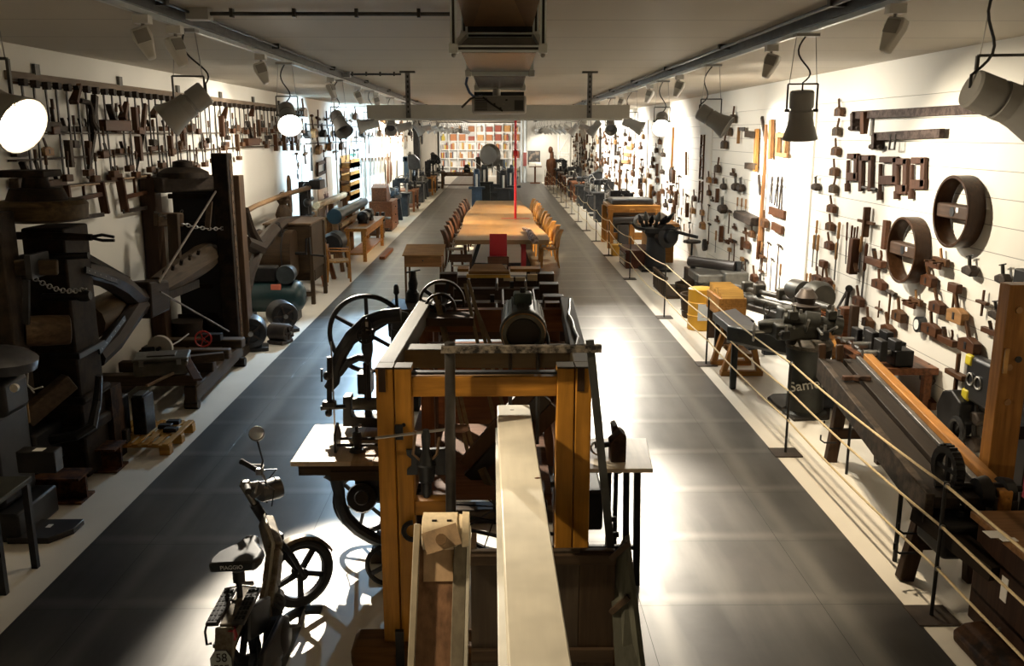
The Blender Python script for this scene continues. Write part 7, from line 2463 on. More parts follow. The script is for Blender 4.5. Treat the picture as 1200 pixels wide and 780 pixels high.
MB().lathe((cx, cy, .78), (cx, cy, .92), [(0, .25), (.5, .27), (1, .22)], 20).build('turntable', rusty((.05, .045, .035), (.12, .10, .08), .5, 12), t)
MB().bx(cx - .42, cx + .18, cy - .12, cy + .30, .90, 1.08).build('saddle', LGM, t, bevel=.03)
MB().lathe((cx - .30, cy + .06, 1.12), (cx + .34, cy - .06, 1.05), [(0, .07), (.15, .10), (.35, .10), (.36, .13), (.6, .13), (.61, .09), (.85, .08), (.86, .11), (1, .10)], 18).build('spindle_head', LGM, t)
MB().lathe((cx - .55, cy + .16, 1.0), (cx - .2, cy + .10, 1.05), [(0, .07), (.2, .09), (.8, .07), (1, .06)], 14).build('quill', LGM, t)
MB().bx(cx - .25, cx + .22, cy + .25, cy + .55, 1.0, 1.20).build('gearbox', LGM, t, bevel=.04)
MB().lathe((cx + .05, cy + .35, 1.18), (cx + .05, cy + .35, 1.42), [(0, .15), (.2, .17), (.3, .10), (.6, .13), (1, .07)], 16).build('turret', metal((.06, .045, .035), .5, .5), t)
for k in range(5):
    a = k * 1.25
    MB().cyl((cx - .35 + .13 * k, cy - .1, 1.0 + .05 * (k % 2)), (cx - .45 + .16 * k, cy - .30, 1.02 + .08 * (k % 3)), .016, n=8).build('lever', STEEL, t)
for k in range(7):
    q = Vector((cx - .34 + .11 * k, cy - .16 + .10 * ((k * 5) % 4), .98 + .07 * ((k * 3) % 4)))
    MB().bx(q.x - .05, q.x + .05, q.y - .05, q.y + .06, q.z - .05, q.z + .05).build('tool_block', LGM if k % 2 else IRON, t, bevel=.012)
    MB().cyl(q + Vector((0, -.03, .05)), q + Vector((0, -.03, .12)), .018, n=8).build('clamp_bolt', STEEL, t)
MB().torus((cx - .62, cy + .1, .96), (1, -.3, 0), .10, .014, 20, 6).build('handwheel', STEEL, t)
MB().cyl((cx - .62, cy + .1, .96), (cx - .3, cy + .1, .98), .02, n=8).build('handwheel_shaft', STEEL, t)
MB().bar((cx - .10, cy + .05, .80), (cx - .58, cy + 1.15, .72), .22, .20).build('bed', LGM, t, bevel=.02)
MB().bar((cx - .18, cy + .0, .70), (cx - .66, cy + 1.1, .62), .03, .03).build('feed_screw', STEEL, t)
MB().bx(cx - .62, cx - .54, cy + 1.0, cy + 1.08, .0, .66).build('rear_leg', metal((.03, .032, .03), .45, .5), t, bevel=.02)

# ---- yellow trestle and dark slate table over it
t = thing('yellow_trestle', 'honey yellow wooden A shaped trestle on the white strip by the barrier ropes', 'trestle', (3.3, 11.95, 0))
for y in (11.72, 12.3):
    MB().bar((3.02, y, .05), (3.16, y, .52), .07, .09, up=(0, 1, 0)).build('leg', WD_HONEYZ, t, bevel=.006)
    MB().bar((3.50, y, .05), (3.38, y, .52), .07, .09, up=(0, 1, 0)).build('leg', WD_HONEYZ, t, bevel=.006)
    MB().bx(2.98, 3.55, y - .05, y + .05, .0, .07).build('foot_rail', WD_HONEY, t, bevel=.006)
    MB().bx(3.10, 3.44, y - .045, y + .045, .46, .55).build('top_rail', WD_HONEY, t, bevel=.006)
MB().bx(3.15, 3.40, 11.72, 12.3, .25, .30).build('shelf', WD_HONEYY, t)
t = thing('slate_table', 'blue black slab machine table slanting behind the yellow trestle', 'machine table', (3.5, 13.0, 0))
v = [P(835, 366, Z=.68), P(862, 361, Z=.68), P(906, 396, Z=.68), P(878, 401, Z=.68)]
m = MB()
th = Vector((0, 0, .11))
m._add([*v, *[q - th for q in v]], [(0, 1, 2, 3), (7, 6, 5, 4), (0, 4, 5, 1), (1, 5, 6, 2), (2, 6, 7, 3), (3, 7, 4, 0)])
m.build('slab', paint((.010, .012, .017), .45), t, bevel=.01)
for k, q in enumerate(v[:2]):
    qq = q.lerp((v[0] + v[2]) / 2, .2)
    MB().bar((qq.x, qq.y, 0), (qq.x, qq.y, qq.z - .1), .06, .06, up=(0, 1, 0)).build('leg', IRON, t)
MB().bx(3.45, 3.7, 12.7, 13.1, .25, .56).build('gear_case', IRON, t, bevel=.03)

# ---- long grey barrel machine
GB = metal((.065, .06, .048), .45, .6)
t = thing('boring_machine', 'long grey green boring machine with twin bars and round motor head', 'boring machine', (4.1, 13.2, 0))
a, b = P(858, 344, X=4.0), P(972, 374, X=4.0)
d = (b - a)
for dz, r in ((0, .062), (.14, .04)):
    MB().lathe(a + Vector((0, 0, dz)), b + Vector((0, 0, dz)), [(0, r * .8), (.02, r), (.3, r), (.31, r * 1.4), (.36, r * 1.4), (.37, r), (.8, r), (.82, r * 1.5), (.9, r * 1.5), (1, r)], 14).build('bar', GB, t)
q = P(948, 343, X=4.1)
MB().lathe(q + Vector((-.12, .4, .0)), q + Vector((.05, -.42, .0)), [(0, .10), (.1, .14), (.45, .15), (.5, .10), (.7, .10), (.72, .20), (.9, .21), (1, .17)], 20).build('motor_head', GB, t)
MB().bar(a.lerp(b, .05) - Vector((0, 0, .12)), a.lerp(b, .95) - Vector((0, 0, .12)), .20, .10).build('bed', metal((.05, .047, .04), .45, .6), t, bevel=.02)
for u in (.08, .5, .9):
    q = a.lerp(b, u)
    MB().bar((q.x, q.y, 0), (q.x, q.y, q.z - .12), .2, .14, up=(0, 1, 0)).build('leg', IRON_B, t, bevel=.01)
for u in (.2, .35, .6, .75):
    q = a.lerp(b, u)
    MB().torus(q + Vector((-.22, 0, -.02)), (1, .2, 0), .09, .012, 18, 6).build('handwheel', GB, t)
    MB().cyl(q + Vector((-.22, 0, -.02)), q, .018, n=6).build('handwheel_shaft', GB, t)
    MB().bx(q.x - .08, q.x + .08, q.y - .08, q.y + .08, q.z + .1, q.z + .26).build('clamp_block', GB, t, bevel=.02)
o = P(970, 376, X=3.9)
MB().torus(o + Vector((-.02, 0, .08)), (0.2, 0, 1), .12, .014, 24, 6).build('red_handwheel', metal((.35, .12, .05), .4, .6), t)

# ---- printing press with dark roller, saw boxes, drum
t = thing('roller_press', 'grey press with dark ink roller on top, beyond the boring machine', 'press', (4.1, 16.0, 0))
c = P(838, 309, X=4.1)
MB().cyl((c.x - .40, c.y + .4, c.z), (c.x + .30, c.y - .4, c.z - .0), .10, n=18).build('ink_roller', paint((.025, .02, .018), .45), t)
MB().bx(c.x - .42, c.x + .45, c.y - .45, c.y + .45, c.z - .30, c.z - .14).build('press_bed', metal((.16, .155, .14), .4, .7), t, bevel=.03)
MB().bx(c.x - .3, c.x + .3, c.y - .3, c.y + .4, .0, c.z - .30).build('pedestal', metal((.08, .075, .065), .45, .6), t, bevel=.03)
MB().bx(c.x + .05, c.x + .5, c.y - .6, c.y - .15, c.z - .32, c.z - .08).build('ink_box', metal((.13, .125, .11), .45, .6), t, bevel=.03)
for s in (-.4, .4):
    MB().bar((c.x + s * .85, c.y - s, c.z - .2), (c.x + s * .85, c.y - s, c.z + .1), .08, .12, up=(0, 1, 0)).build('side_cheek', IRON_B, t)
q = P(850, 353, X=3.52)
for k, (z0_, z1_, lab) in enumerate(((q.z - .02, q.z + .12, 'honey wooden box of upright saw teeth stacked before the roller press'), (0, q.z - .021, 'honey wooden box under the toothed one, by the yellow drum'))):
    t = thing('saw_box', lab, 'wooden box', (q.x, q.y, z0_))
    MB().bx(q.x - .20, q.x + .22, q.y - .42, q.y + .42, z1_ - .14, z1_).build('box', WD_HONEYY, t, bevel=.008)
    if k == 0:
        for j in range(7):
            yy = q.y - .36 + j * .12
            MB().prism([(yy - .055, z1_), (yy + .055, z1_), (yy + .055, z1_ + .12)], q.x - .16, q.x + .18, 'yz').build('saw_tooth', wood((.50, .27, .06), 'x', .45), t)
    else:
        for dy in (-.3, .3):
            MB().bx(q.x - .18, q.x + .2, q.y + dy - .05, q.y + dy + .05, 0, z1_ - .14).build('leg_board', WD_DARKX, t)
t = thing('yellow_drum', 'yellow metal drum with pale label by the barrier ropes', 'drum', (3.45, 14.75, 0))
q = P(823, 388, Z=0)
MB().lathe((q.x, q.y + .2, 0), (q.x, q.y + .2, .70), [(0, .20), (.02, .215), (.33, .21), (.35, .222), (.37, .21), (.64, .21), (.66, .222), (.68, .21), (.98, .215), (1, .19)], 24).build('drum', paint((.62, .33, .03), .4), t)
MB().bx(q.x - .09, q.x + .10, q.y - .016, q.y - .004, .18, .46).build('paper_label', paint((.62, .66, .68), .6), t)
for k, (px, py, w_, h_, lab) in enumerate(((800, 375, .30, .42, 'dark wooden tub behind the yellow drum'), (775, 345, .42, .36, 'long dark slatted crate at the foot of the turret machine'), (796, 352, .34, .30, 'low dark bucket between the slatted crate and the dark tub'))):
    q = P(px, py, Z=0)
    t = thing('wooden_tub' if k != 1 else 'slatted_crate', lab, 'tub' if k != 1 else 'crate', (q.x + .3, q.y + .3, 0))
    if k != 1:
        MB().lathe((q.x + .3, q.y + .3, 0), (q.x + .3, q.y + .3, h_), [(0, w_ * .85), (1, w_), (1, w_ * .9), (.3, w_ * .82)], 20).build('body', WD_OLDZ, t)
        for zz in (.3, .75):
            MB().torus((q.x + .3, q.y + .3, h_ * zz), (0, 0, 1), w_ * (.86 + .14 * zz), .01, 24, 5).build('hoop', IRON, t)
    else:
        MB().bx(q.x, q.x + .7, q.y - .5, q.y + 1.0, .0, .05).build('floor_board', WD_OLD, t)
        for j in range(8):
            MB().bx(q.x - .01, q.x + .02, q.y - .45 + j * .19, q.y - .33 + j * .19, .05, .38).build('slat', WD_OLDZ, t)
        MB().bx(q.x - .03, q.x + .03, q.y - .5, q.y + 1.0, .38, .43).build('rim', WD_OLDY, t)
        MB().bx(q.x + .65, q.x + .7, q.y - .5, q.y + 1.0, .05, .43).build('side_board', WD_OLDY, t)
t = thing('disc_stand', 'small dark round plate on a tall thin pole in front of the panelled wall', 'stand', (4.2, 18.5, 0))
q = P(811, 283, X=4.25)
MB().lathe((q.x, q.y, q.z - .03), (q.x, q.y, q.z + .03), [(0, .18), (.3, .20), (.7, .20), (1, .18)], 20).build('disc', T_DARK, t)
MB().cyl((q.x, q.y, 0.02), (q.x, q.y, q.z), .022, n=8).build('pole', IRON, t)
MB().cyl((q.x, q.y, 0), (q.x, q.y, .03), .22, n=18).build('foot', IRON, t)

# ---- turret machine and yellow timber frames
t = thing('turret_machine', 'black turret machine with round head on a dark pillar behind the barrier ropes', 'machine', (3.7, 20.2, 0))
c = P(768, 300, X=3.75)
MB().lathe((3.75, c.y, 0), (3.75, c.y, .92), [(0, .40), (.05, .38), (.1, .26), (.85, .22), (1, .30)], 18).build('pillar', paint((.012, .012, .014), .45), t)
MB().bx(3.42, 4.1, c.y - .4, c.y + .4, .90, 1.02).build('table', IRON, t, bevel=.02)
q = P(780, 276, X=3.95)
MB().lathe((q.x - .1, q.y + .2, q.z), (q.x + .1, q.y - .30, q.z), [(0, .16), (.2, .26), (.7, .28), (.8, .17), (1, .15)], 20).build('round_head', paint((.012, .012, .014), .4), t)
for k in range(6):
    x0_, z0_ = 3.45 + .09 * k, 1.0
    MB().lathe((x0_, c.y + .1 * (k % 3), z0_), (x0_ + .06 * (k - 2), c.y + .1 - .1 * k, z0_ + .30 + .09 * (k % 2)), [(0, .05), (.4, .04), (.5, .07), (.8, .05), (1, .02)], 10).build('tool_spindle', GREYM if k % 2 else IRON, t)
MB().tube([(4.05, c.y - .3, .98), (4.35, c.y - .5, .90), (4.6, c.y - .7, .85)], .04, 8).build('arm', IRON, t)
MB().tube([(3.5, c.y - .3, .98), (3.2, c.y - .4, 1.06), (3.1, c.y - .42, 1.16)], .03, 8).build('arm', IRON, t)
MB().bx(3.35, 4.1, c.y - .5, c.y + .5, 0, .06).build('base_plate', IRON, t)
t = thing('dark_tool_arm', 'long black horizontal arm on a stubby black post before the yellow timber press', 'tool arm', (3.5, 23.0, 0))
a, b = P(722, 257, X=3.35), P(762, 254, X=4.4)
MB().cyl((3.2, a.y - .4, a.z), (4.5, a.y - .4, a.z + .05), .13, n=14).build('arm', paint((.02, .016, .014), .5), t)
MB().bx(3.35, 3.65, a.y - .55, a.y - .25, 0, a.z - .1).build('post', paint((.025, .023, .022), .5), t, bevel=.02)
MB().bx(3.2, 4.5, a.y - .55, a.y - .25, 0, .1).build('foot', WD_DARKX, t)
t = thing('yellow_timber_press', 'honey yellow timber press frame with dark slatted middle, far behind the ropes', 'timber press', (3.9, 26.0, 0))
y0_ = 25.6
for x in (3.15, 3.75, 4.45):
    for yy in (y0_, y0_ + 1.6):
        MB().bar((x, yy, 0), (x, yy, 1.12), .16, .16, up=(0, 1, 0)).build('post', WD_HONEYZ, t, bevel=.01)
for z in (.25, .68, 1.02):
    MB().bx(3.05, 4.55, y0_ - .06, y0_ + .06, z, z + .20).build('cross_rail', WD_HONEY, t, bevel=.008)
for z in (.88, .96):
    MB().bx(3.2, 4.4, y0_ - .1, y0_ + 1.6, z, z + .06).build('dark_slat', WD_DARKX, t)
MB().bx(3.1, 4.5, y0_, y0_ + 1.6, 1.14, 1.22).build('top_board', WD_HONEY, t)
MB().bx(3.2, 4.4, y0_ + .2, y0_ + 1.3, 1.22, 1.38).build('iron_top', IRON_B, t, bevel=.04)
MB().lathe((4.0, y0_ - .3, .75), (4.0, y0_ + .3, .75), [(0, .2), (.3, .25), (1, .2)], 14).build('drum', GREYM, t)
t = thing('yellow_box_stand', 'tall honey yellow box stand beside the black turret machine', 'stand', (4.2, 23.0, 0))
MB().bx(3.7, 4.4, 22.6, 23.4, 0, .92).build('body', WD_HONEYZ, t, bevel=.015)
MB().bx(3.6, 4.5, 22.5, 23.5, 0.92, 1.0).build('top', WD_HONEY, t)
MB().bx(3.8, 4.3, 22.56, 22.6, .15, .75).build('door', WD_HONEY, t)
t = thing('glass_chest', 'dark red chest with glassy front under the black tool arm', 'chest', (3.4, 22.0, 0))
MB().bx(3.05, 3.75, 21.6, 22.8, .0, .40).build('body', wood((.10, .035, .02), 'y', .5), t, bevel=.01)
MB().bx(3.03, 3.06, 21.7, 22.7, .06, .34).build('front_pane', paint((.25, .27, .24), .15), t)
MB().bx(3.02, 3.78, 21.57, 22.83, .40, .45).build('lid', wood((.13, .05, .03), 'y', .5), t)
c_ = centre(tag(MB().bx(3.0, 3.3, 23.9, 24.25, 0, .3).build('yellow_block', paint((.65, .38, .05), .5), bevel=.015), 'bright yellow block on the white strip by the ropes', 'block'))

# ---- far machines behind the ropes
rowR = [
    ('crate', 28.8, 'dark cast machine with flywheel just beyond the yellow timber press', dict(w=1.0, d=.9, h=.9, tall=.1)),
    ('lathe', 31.2, 'dark lathe among the clutter behind the far ropes, nearer one', dict(L=1.8, h=1.0, m2=metal((.11, .10, .085), .4, .6))),
    ('crate', 33.8, 'lever machine between two dark lathes behind the far ropes', dict(w=1.0, d=.9, h=1.0, tall=.1)),
    ('drill', 36.0, 'dark drill press behind the far ropes', dict(h=1.75)),
    ('lathe', 38.6, 'dark lathe among the clutter behind the far ropes, farther one', dict(L=2.2, h=1.0)),
    ('crate', 41.4, 'squat black machine behind the far ropes', dict(w=1.0, d=.9, h=.85, tall=.0)),
    ('bench', 44.2, 'reddish bench behind the far ropes', dict(L=2.0, D=.8, h=.95, mt=WD_RED)),
    ('crate', 47.2, 'dark machine beyond the reddish far bench', dict(w=1.0, d=.9, h=1.0, tall=.1)),
    ('bench', 50.2, 'reddish bench near the far white door, nearer one', dict(L=2.2, D=.8, h=.95, mt=WD_RED)),
    ('bench', 54.0, 'reddish bench near the far white door, farther one', dict(L=2.4, D=.8, h=1.0, mt=WD_RED)),
    ('crate', 57.6, 'last dark machine before the far white door', dict(w=.9, d=.9, h=1.0, tall=.2)),
]
for kind, y, lab, kw in rowR:
    f = {'bench': bench, 'lathe': lathe_machine, 'crate': crate_machine, 'drill': drill_press}[kind]
    f(lab, 3.85, y, FR, **kw)
for k, (y, z, s, lab) in enumerate(((44.0, .95, 1.7, 'dark vise on the reddish far bench'), (50.0, .95, 1.7, 'dark vise on the nearer bench by the white door'), (53.8, 1.0, 1.7, 'dark vise on the farther bench by the white door'))):
    anvil_vise(lab, 3.75, y, FR, z, s)
# ---------------------------------------------------------------- panelled wall
RC_ = {}
NAME = {}


def on_right(px, py, proto, kind, zone, s=1.0, a=0.0, out=0.0, group=None, lab=None):
    q = RW(px, py, .012 + out)
    key = (kind, zone)
    RC_[key] = RC_.get(key, 0) + 1
    return proto.put(q, (0, a, -pi / 2), s, lab or '%s %s, %s from the top' % (kind, zone, nth(RC_[key])), group or 'tools on the panelled wall')


# column of small planes
for k, (x, y) in enumerate(((987, 136), (984, 159), (983, 182), (981, 206), (980, 226), (978, 249), (976, 270), (975, 292))):
    on_right(x, y, SM['bgbbgrbr'[k]], 'small moulding plane', 'in the column beside the iron bar clamps', .95)

# long iron bar clamps
for k, (x0, y0, x1, y1, h, lab) in enumerate(((1000, 135, 1168, 127, 18, 'longest dark iron bar clamp on the panelled wall, highest of all'), (1025, 160, 1104, 156, 15, 'shorter dark iron bar clamp below the longest one'))):
    t = thing('bar_clamp', lab, 'clamp', RW(x0, y0, .05))
    a, b = RW(x0, y0, .07), RW(x1, y1, .07)
    mt = rusty((.03, .018, .014), (.085, .06, .05), .6, 14, .3)
    MB().bar(a, b, .06, .10, up=(0, 0, 1)).build('bar', mt, t, bevel=.004)
    c = RW(x0 + 3, y0 + h, .07)
    MB().bar(RW(x0 + 3, y0 - 3, .07), c, .08, .13, up=(1, 0, 0)).build('fixed_jaw', mt, t, bevel=.006)
    MB().cyl(c + Vector((0, .22, .03)), c + Vector((0, -.1, .03)), .03, n=8).build('screw', T_DARK, t)
    xs = x0 + (14 if k == 0 else 19)
    if k == 0:
        MB().bar(RW(xs, y0 - 4, .1), RW(xs - 2, y0 + 22, .1), .12, .10, up=(1, 0, 0), t2=.05).build('sliding_jaw', T_REDZ, t, bevel=.006)
    else:
        MB().tube([RW(xs, y0 - 3, .1), RW(xs - 2, y0 + 15, .1), RW(xs + 4, y0 + 15, .1), RW(xs + 6, y0 - 3, .1)], .014, 6).build('loop', T_STEEL, t)
# wooden C clamps
GC = wood((.085, .04, .024), 'z', .5)
for k, (xr, xl, yt, yb, sb, sh) in enumerate(((1004, 994, 180, 210, 224, 0), (1021, 1009, 182, 224, 222, 1), (1050, 1032, 184, 214, 234, 0), (1062, 1052, 186, 225, 233, 0), (1083, 1069, 185, 219, 233, 0))):
    t = thing('screw_clamp', 'dark wooden screw clamp of square C shape, %s from the column of small planes' % nth(k + 1), 'clamp', RW((xr + xl) / 2, (yt + yb) / 2, .05), 0, 'wooden C clamps')
    w = .045
    o = .035
    MB().bar(RW(xr, yt, o), RW(xr - 1, yb, o), w, .10, up=(0, 1, 0)).build('spine', GC, t, bevel=.006)
    MB().bar(RW(xr + 2, yt + 3, o), RW(xl, yt + 3, o), w, .075, up=(0, 0, 1)).build('upper_arm', GC, t, bevel=.006)
    if sh:
        MB().bar(RW(xl + 1, yt, o), RW(xl, yb, o), w, .10, up=(0, 1, 0)).build('inner_leg', GC, t, bevel=.006)
        MB().cyl(RW(xl, yb - 5, o), RW(xr + 6, yb - 2, o), .02, n=8).build('screw', T_STEEL, t)
    else:
        MB().bar(RW(xr + 2, yb - 3, o), RW(xl - 1, yb - 3, o), w, .11, up=(0, 0, 1)).build('lower_arm', GC, t, bevel=.006)
        MB().cyl(RW(xl, yt + 8, o), RW(xl - 1, sb, o), .026, n=10).build('screw', GC, t)
        MB().cyl(RW(xl - 1, sb - 9, o), RW(xl - 1, sb, o), .04, n=10).build('screw_handle', GC, t)
# big wooden belt hoops
HOOP = wood((.05, .022, .009), 'z', .35, contrast=.6)
for cx_, cy_, r, lab in ((1123, 248, .372, 'large round wooden belt pulley, higher of the two, at the screw clamps'), (1064, 293, .385, 'large round wooden belt pulley, lower of the two, overlapping a plank')):
    c = RW(cx_, cy_, .10)
    t = thing('wooden_pulley', lab, 'pulley', c, 0, 'wooden belt pulleys')
    MB().ring(c, (1, 0, 0), r, r - .032, .18, 48).build('rim', HOOP, t, bevel=.004)
    q = MB().bar(c + Vector((.0, -r + .03, 0)), c + Vector((.0, r - .03, 0)), .13, .15, up=(0, 0, 1), w2=.13, t2=.15)
    q.build('spoke_block', wood((.07, .042, .028), 'y', .55), t, bevel=.02)
    MB().cyl(c - Vector((.07, 0, 0)), c + Vector((.06, 0, 0)), .05, n=14).build('hub_hole', BLACKP, t)
    MB().bx(c.x - .07, c.x - .062, c.y - .13, c.y - .08, c.z, c.z + .05).build('paper_tag', WHITEP, t)

Z1 = 'near the wooden belt pulleys'
near = [(1034, 338, SM['l'], 'plane', 1.5), (1010, 358, SM['r'], 'plane', 1.6), (1077, 357, PLOUGH, 'fenced plane', 1.2), (1093, 335, SM['r'], 'plane', 1.6), (1107, 311, PLOUGH, 'fenced plane', 1.3),
        (1142, 321, LUMP, 'iron tool', 1.5), (1181, 331, LUMP, 'iron tool', 1.4), (1124, 341, MALLET, 'mallet', 1.3), (1155, 355, GAUGE, 'gauge', 1.2), (1103, 366, SM['r'], 'plane', 1.6), (1128, 378, SM['t'], 'plane', 1.9),
        (1172, 372, LUMP, 'iron tool', 1.3), (1165, 392, JACKR, 'plane', 1.0), (1058, 376, SM['b'], 'plane', 1.7), (1096, 392, SM['l'], 'plane', 1.6), (1112, 402, JACKR, 'plane', 1.3), (1142, 413, SM['r'], 'plane', 1.9),
        (1021, 383, SM['b'], 'plane', 1.6), (1045, 393, SM['r'], 'plane', 1.7), (1032, 362, GAUGE, 'gauge', 1.0), (1092, 447, LUMP, 'iron tool', 1.6), (1091, 476, SM['l'], 'plane', 1.4), (1151, 494, LUMP, 'iron tool', 1.7), (1149, 524, LUMP, 'iron tool', 1.9),
        (969, 312, MALLET, 'mallet', 1.4), (973, 336, SM['r'], 'plane', 1.7), (961, 331, SM['l'], 'plane', 1.5), (1030, 311, JACKR, 'plane', 1.6)]
for x, y, pr, kd, s in sorted(near, key=lambda e: e[1]):
    on_right(x, y, pr, {'plane': 'dark wooden plane', 'gauge': 'small wooden gauge'}.get(kd, kd), 'on the boards ' + Z1, s * .64, 0, .0, 'tools round the belt pulleys')
t = thing('white_dial', 'small black tool with a white face hung among the planes under the pulleys', 'gauge', RW(1078, 380, .05))
c = RW(1078, 380, .05)
MB().cyl(c - Vector((.04, 0, 0)), c + Vector((.045, 0, 0)), .09, n=18).build('case', BLACKP, t)
MB().cyl(c - Vector((.046, 0, 0)), c - Vector((.04, 0, 0)), .06, n=18).build('dial_face', WHITEP, t)
Z2 = 'in the cluster before the lower pulley'
for x, y, pr, kd, s, a in ((960, 258, CHI, 'chisel', .9, 0), (957, 275, CHI, 'chisel', 1.0, .0), (962, 275, CHI, 'chisel', 1.1, 0), (987, 260, CHI, 'chisel', 1.1, .05), (984, 284, CHI, 'chisel', 1.1, 0), (995, 260, CHIL, 'long chisel', .7, -.1), (1001, 264, CHIL, 'long chisel', .75, 0), (1004, 266, CHIL, 'long chisel', .7, .05), (1007, 265, CHIL, 'long chisel', .6, .05), (1013, 276, CHI, 'chisel', 1.0, 0), (1019, 285, CHIL, 'long chisel', 1.0, .04), (975, 333, CHI, 'chisel', .9, 0), (980, 333, CHI, 'chisel', .9, 0), (952, 320, CHI, 'chisel', .9, 0), (948, 320, CHI, 'chisel', .9, .1), (956, 333, BRACE, 'brace', .9, 0), (1048, 342, HAM, 'wooden hammer', 1.0, 0)):
    on_right(x, y, pr, kd, Z2, s * 1.1, a, 0, 'chisels before the lower pulley')
on_right(1020, 260, GAUGE, 'crossed wooden gauge', 'above the long chisels', 1.5, pi / 2, 0, None, 'crossed dark wooden gauge above the long chisels on the panelled wall')
on_right(1127, 440, GAUGE, 'gauge', 'x', 1.4, 0, .0, None, 'small wooden cross shaped gauge on the boards left of the yellow cornered case')
on_right(960, 222, LUMP, 'iron', 'x', 1.0, 0, 0, None, 'small pale iron fitting by itself near the bright pier')
on_right(1007, 300, UPM['r'], 'x', 'x', 1.5, .05, 0, None, 'dark upright wooden block hanging under the long chisels')
centre(tag(MB().bar(RW(1039, 258, .04), RW(1036, 292, .04), .05, .10, up=(0, 1, 0)).build('plank', T_RED), 'narrow reddish plank half hidden behind the lower wooden pulley', 'plank'))
t = thing('dividers', 'large wooden dividers standing open on the boards behind the pulleys', 'dividers', RW(990, 350, .04))
MB().bar(RW(995, 337, .04), RW(981, 362, .04), .03, .04, w2=.012).build('arm', T_DARK, t)
MB().bar(RW(995, 337, .05), RW(990, 369, .05), .04, .05).build('arm', T_DARK, t)
MB().cyl(RW(995, 338, .01), RW(995, 338, .08), .05, n=12).build('hinge', T_STEEL, t)
# tall pieces: boards, oars, frames
tall = [((887, 151), (885, 201), .05, .16, WD_HONEYZ, 'honey wooden board with two cross arms, hung high between the spotlights'),
        ((893, 137), (897, 165), .05, .06, T_DARK, 'dark rod crossing beside the honey board'),
        ((904, 140), (903, 186), .06, .14, wood((.30, .14, .05), 'z', .45), 'brown upright board under the straight down spotlight'),
        ((912, 155), (911, 183), .06, .12, T_TANZ, 'tan clamp frame leg, first of two near the bright pier'),
        ((922, 155), (920, 182), .06, .12, T_TANZ, 'tan clamp frame leg, second of two near the bright pier'),
        ((889, 205), (891, 228), .04, .08, T_DARK, 'dark slim blade below the honey board')]
for a, b, w, d, m_, lab in tall:
    centre(tag(MB().bar(RW(*a, .06), RW(*b, .06), w, d, up=(0, 1, 0)).build('timber_piece', m_, bevel=.006), lab, 'board'))
for k, (x, y) in enumerate(((879, 157), (879, 194))):
    a, b = RW(x - 5, y, .07), RW(x + 7, y + 1, .07)
    centre(tag(MB().bar(a, b, .06, .12).build('cross_arm', T_GREY, bevel=.006), 'grey brown cross arm at the honey board, %s one' % ('upper' if k == 0 else 'lower'), 'board', 'cross arms'))
for k, (x, y) in enumerate(((916, 158), (916, 181))):
    a, b = RW(x - 6, y, .09), RW(x + 7, y + 1, .09)
    centre(tag(MB().bar(a, b, .04, .07).build('clamp_bar', T_TAN, bevel=.004), 'tan bar across the clamp frame legs, %s one' % ('upper' if k == 0 else 'lower'), 'board', 'clamp frame bars'))
t = thing('long_oar', 'very long thin wooden oar or pole with flattened end, left of the bright pier', 'pole', RW(893, 220, .06))
MB().tube([RW(898, 146, .06), RW(896, 200, .06), RW(893, 240, .06), RW(891, 282, .06)], [.03, .035, .04, .05], 8).build('shaft', wood((.24, .11, .04), 'z', .5), t)
MB().prism([(-.05, 0), (.05, 0), (.07, .4), (.0, .55), (-.07, .4)], -.02, .02, 'xz', Matrix.Translation(RW(888, 303, .06)) @ Matrix.Rotation(-pi / 2, 4, 'Z')).build('blade', T_REDZ, t)
MB().tube([RW(891, 282, .06), RW(888, 303, .06)], .04, 8).build('neck', T_REDZ, t)
t = thing('paddle', 'wooden pole with dark oval paddle head hung beyond the tilted spotlight', 'paddle', RW(787, 190, .06))
MB().bar(RW(789, 149, .06), RW(787, 196, .06), .06, .10, up=(0, 1, 0)).build('handle', wood((.36, .18, .06), 'z', .5), t)
MB().sph(RW(786, 204, .06), .24, (.2, 1, 1.0)).build('head', T_DARK, t)
centre(tag(MB().bar(RW(804, 178, .05), RW(804, 205, .05), .05, .05, up=(0, 1, 0)).build('thin_rod', T_TANZ), 'thin tan rod hung alone past the dark paddle', 'rod'))
for k, (x, y) in enumerate(((825, 171), (824, 197), (823, 225))):
    on_right(x, y, FSAW, 'x', 'x', .95, 0, 0, 'stacked frame saws', 'slender frame saw of H shape, %s of three stacked before the tilted spotlight' % nth(k + 1))
for x, y in ((862, 144), (857, 159), (852, 174), (844, 202)):
    on_right(x, y, SM['g'], 'small pale plane', 'in the sloping line beside the stacked frame saws', 1.3)
on_right(869, 149, SQ, 'x', 'x', 1.6, 0, 0, None, 'thin iron square hung above the honey board arms')
Z3 = 'between the frame saws and the long oar'
P_, C_, I_, H_, B_ = 'brown plane', 'chisel', 'iron clamp', 'hammer', 'hand brace'
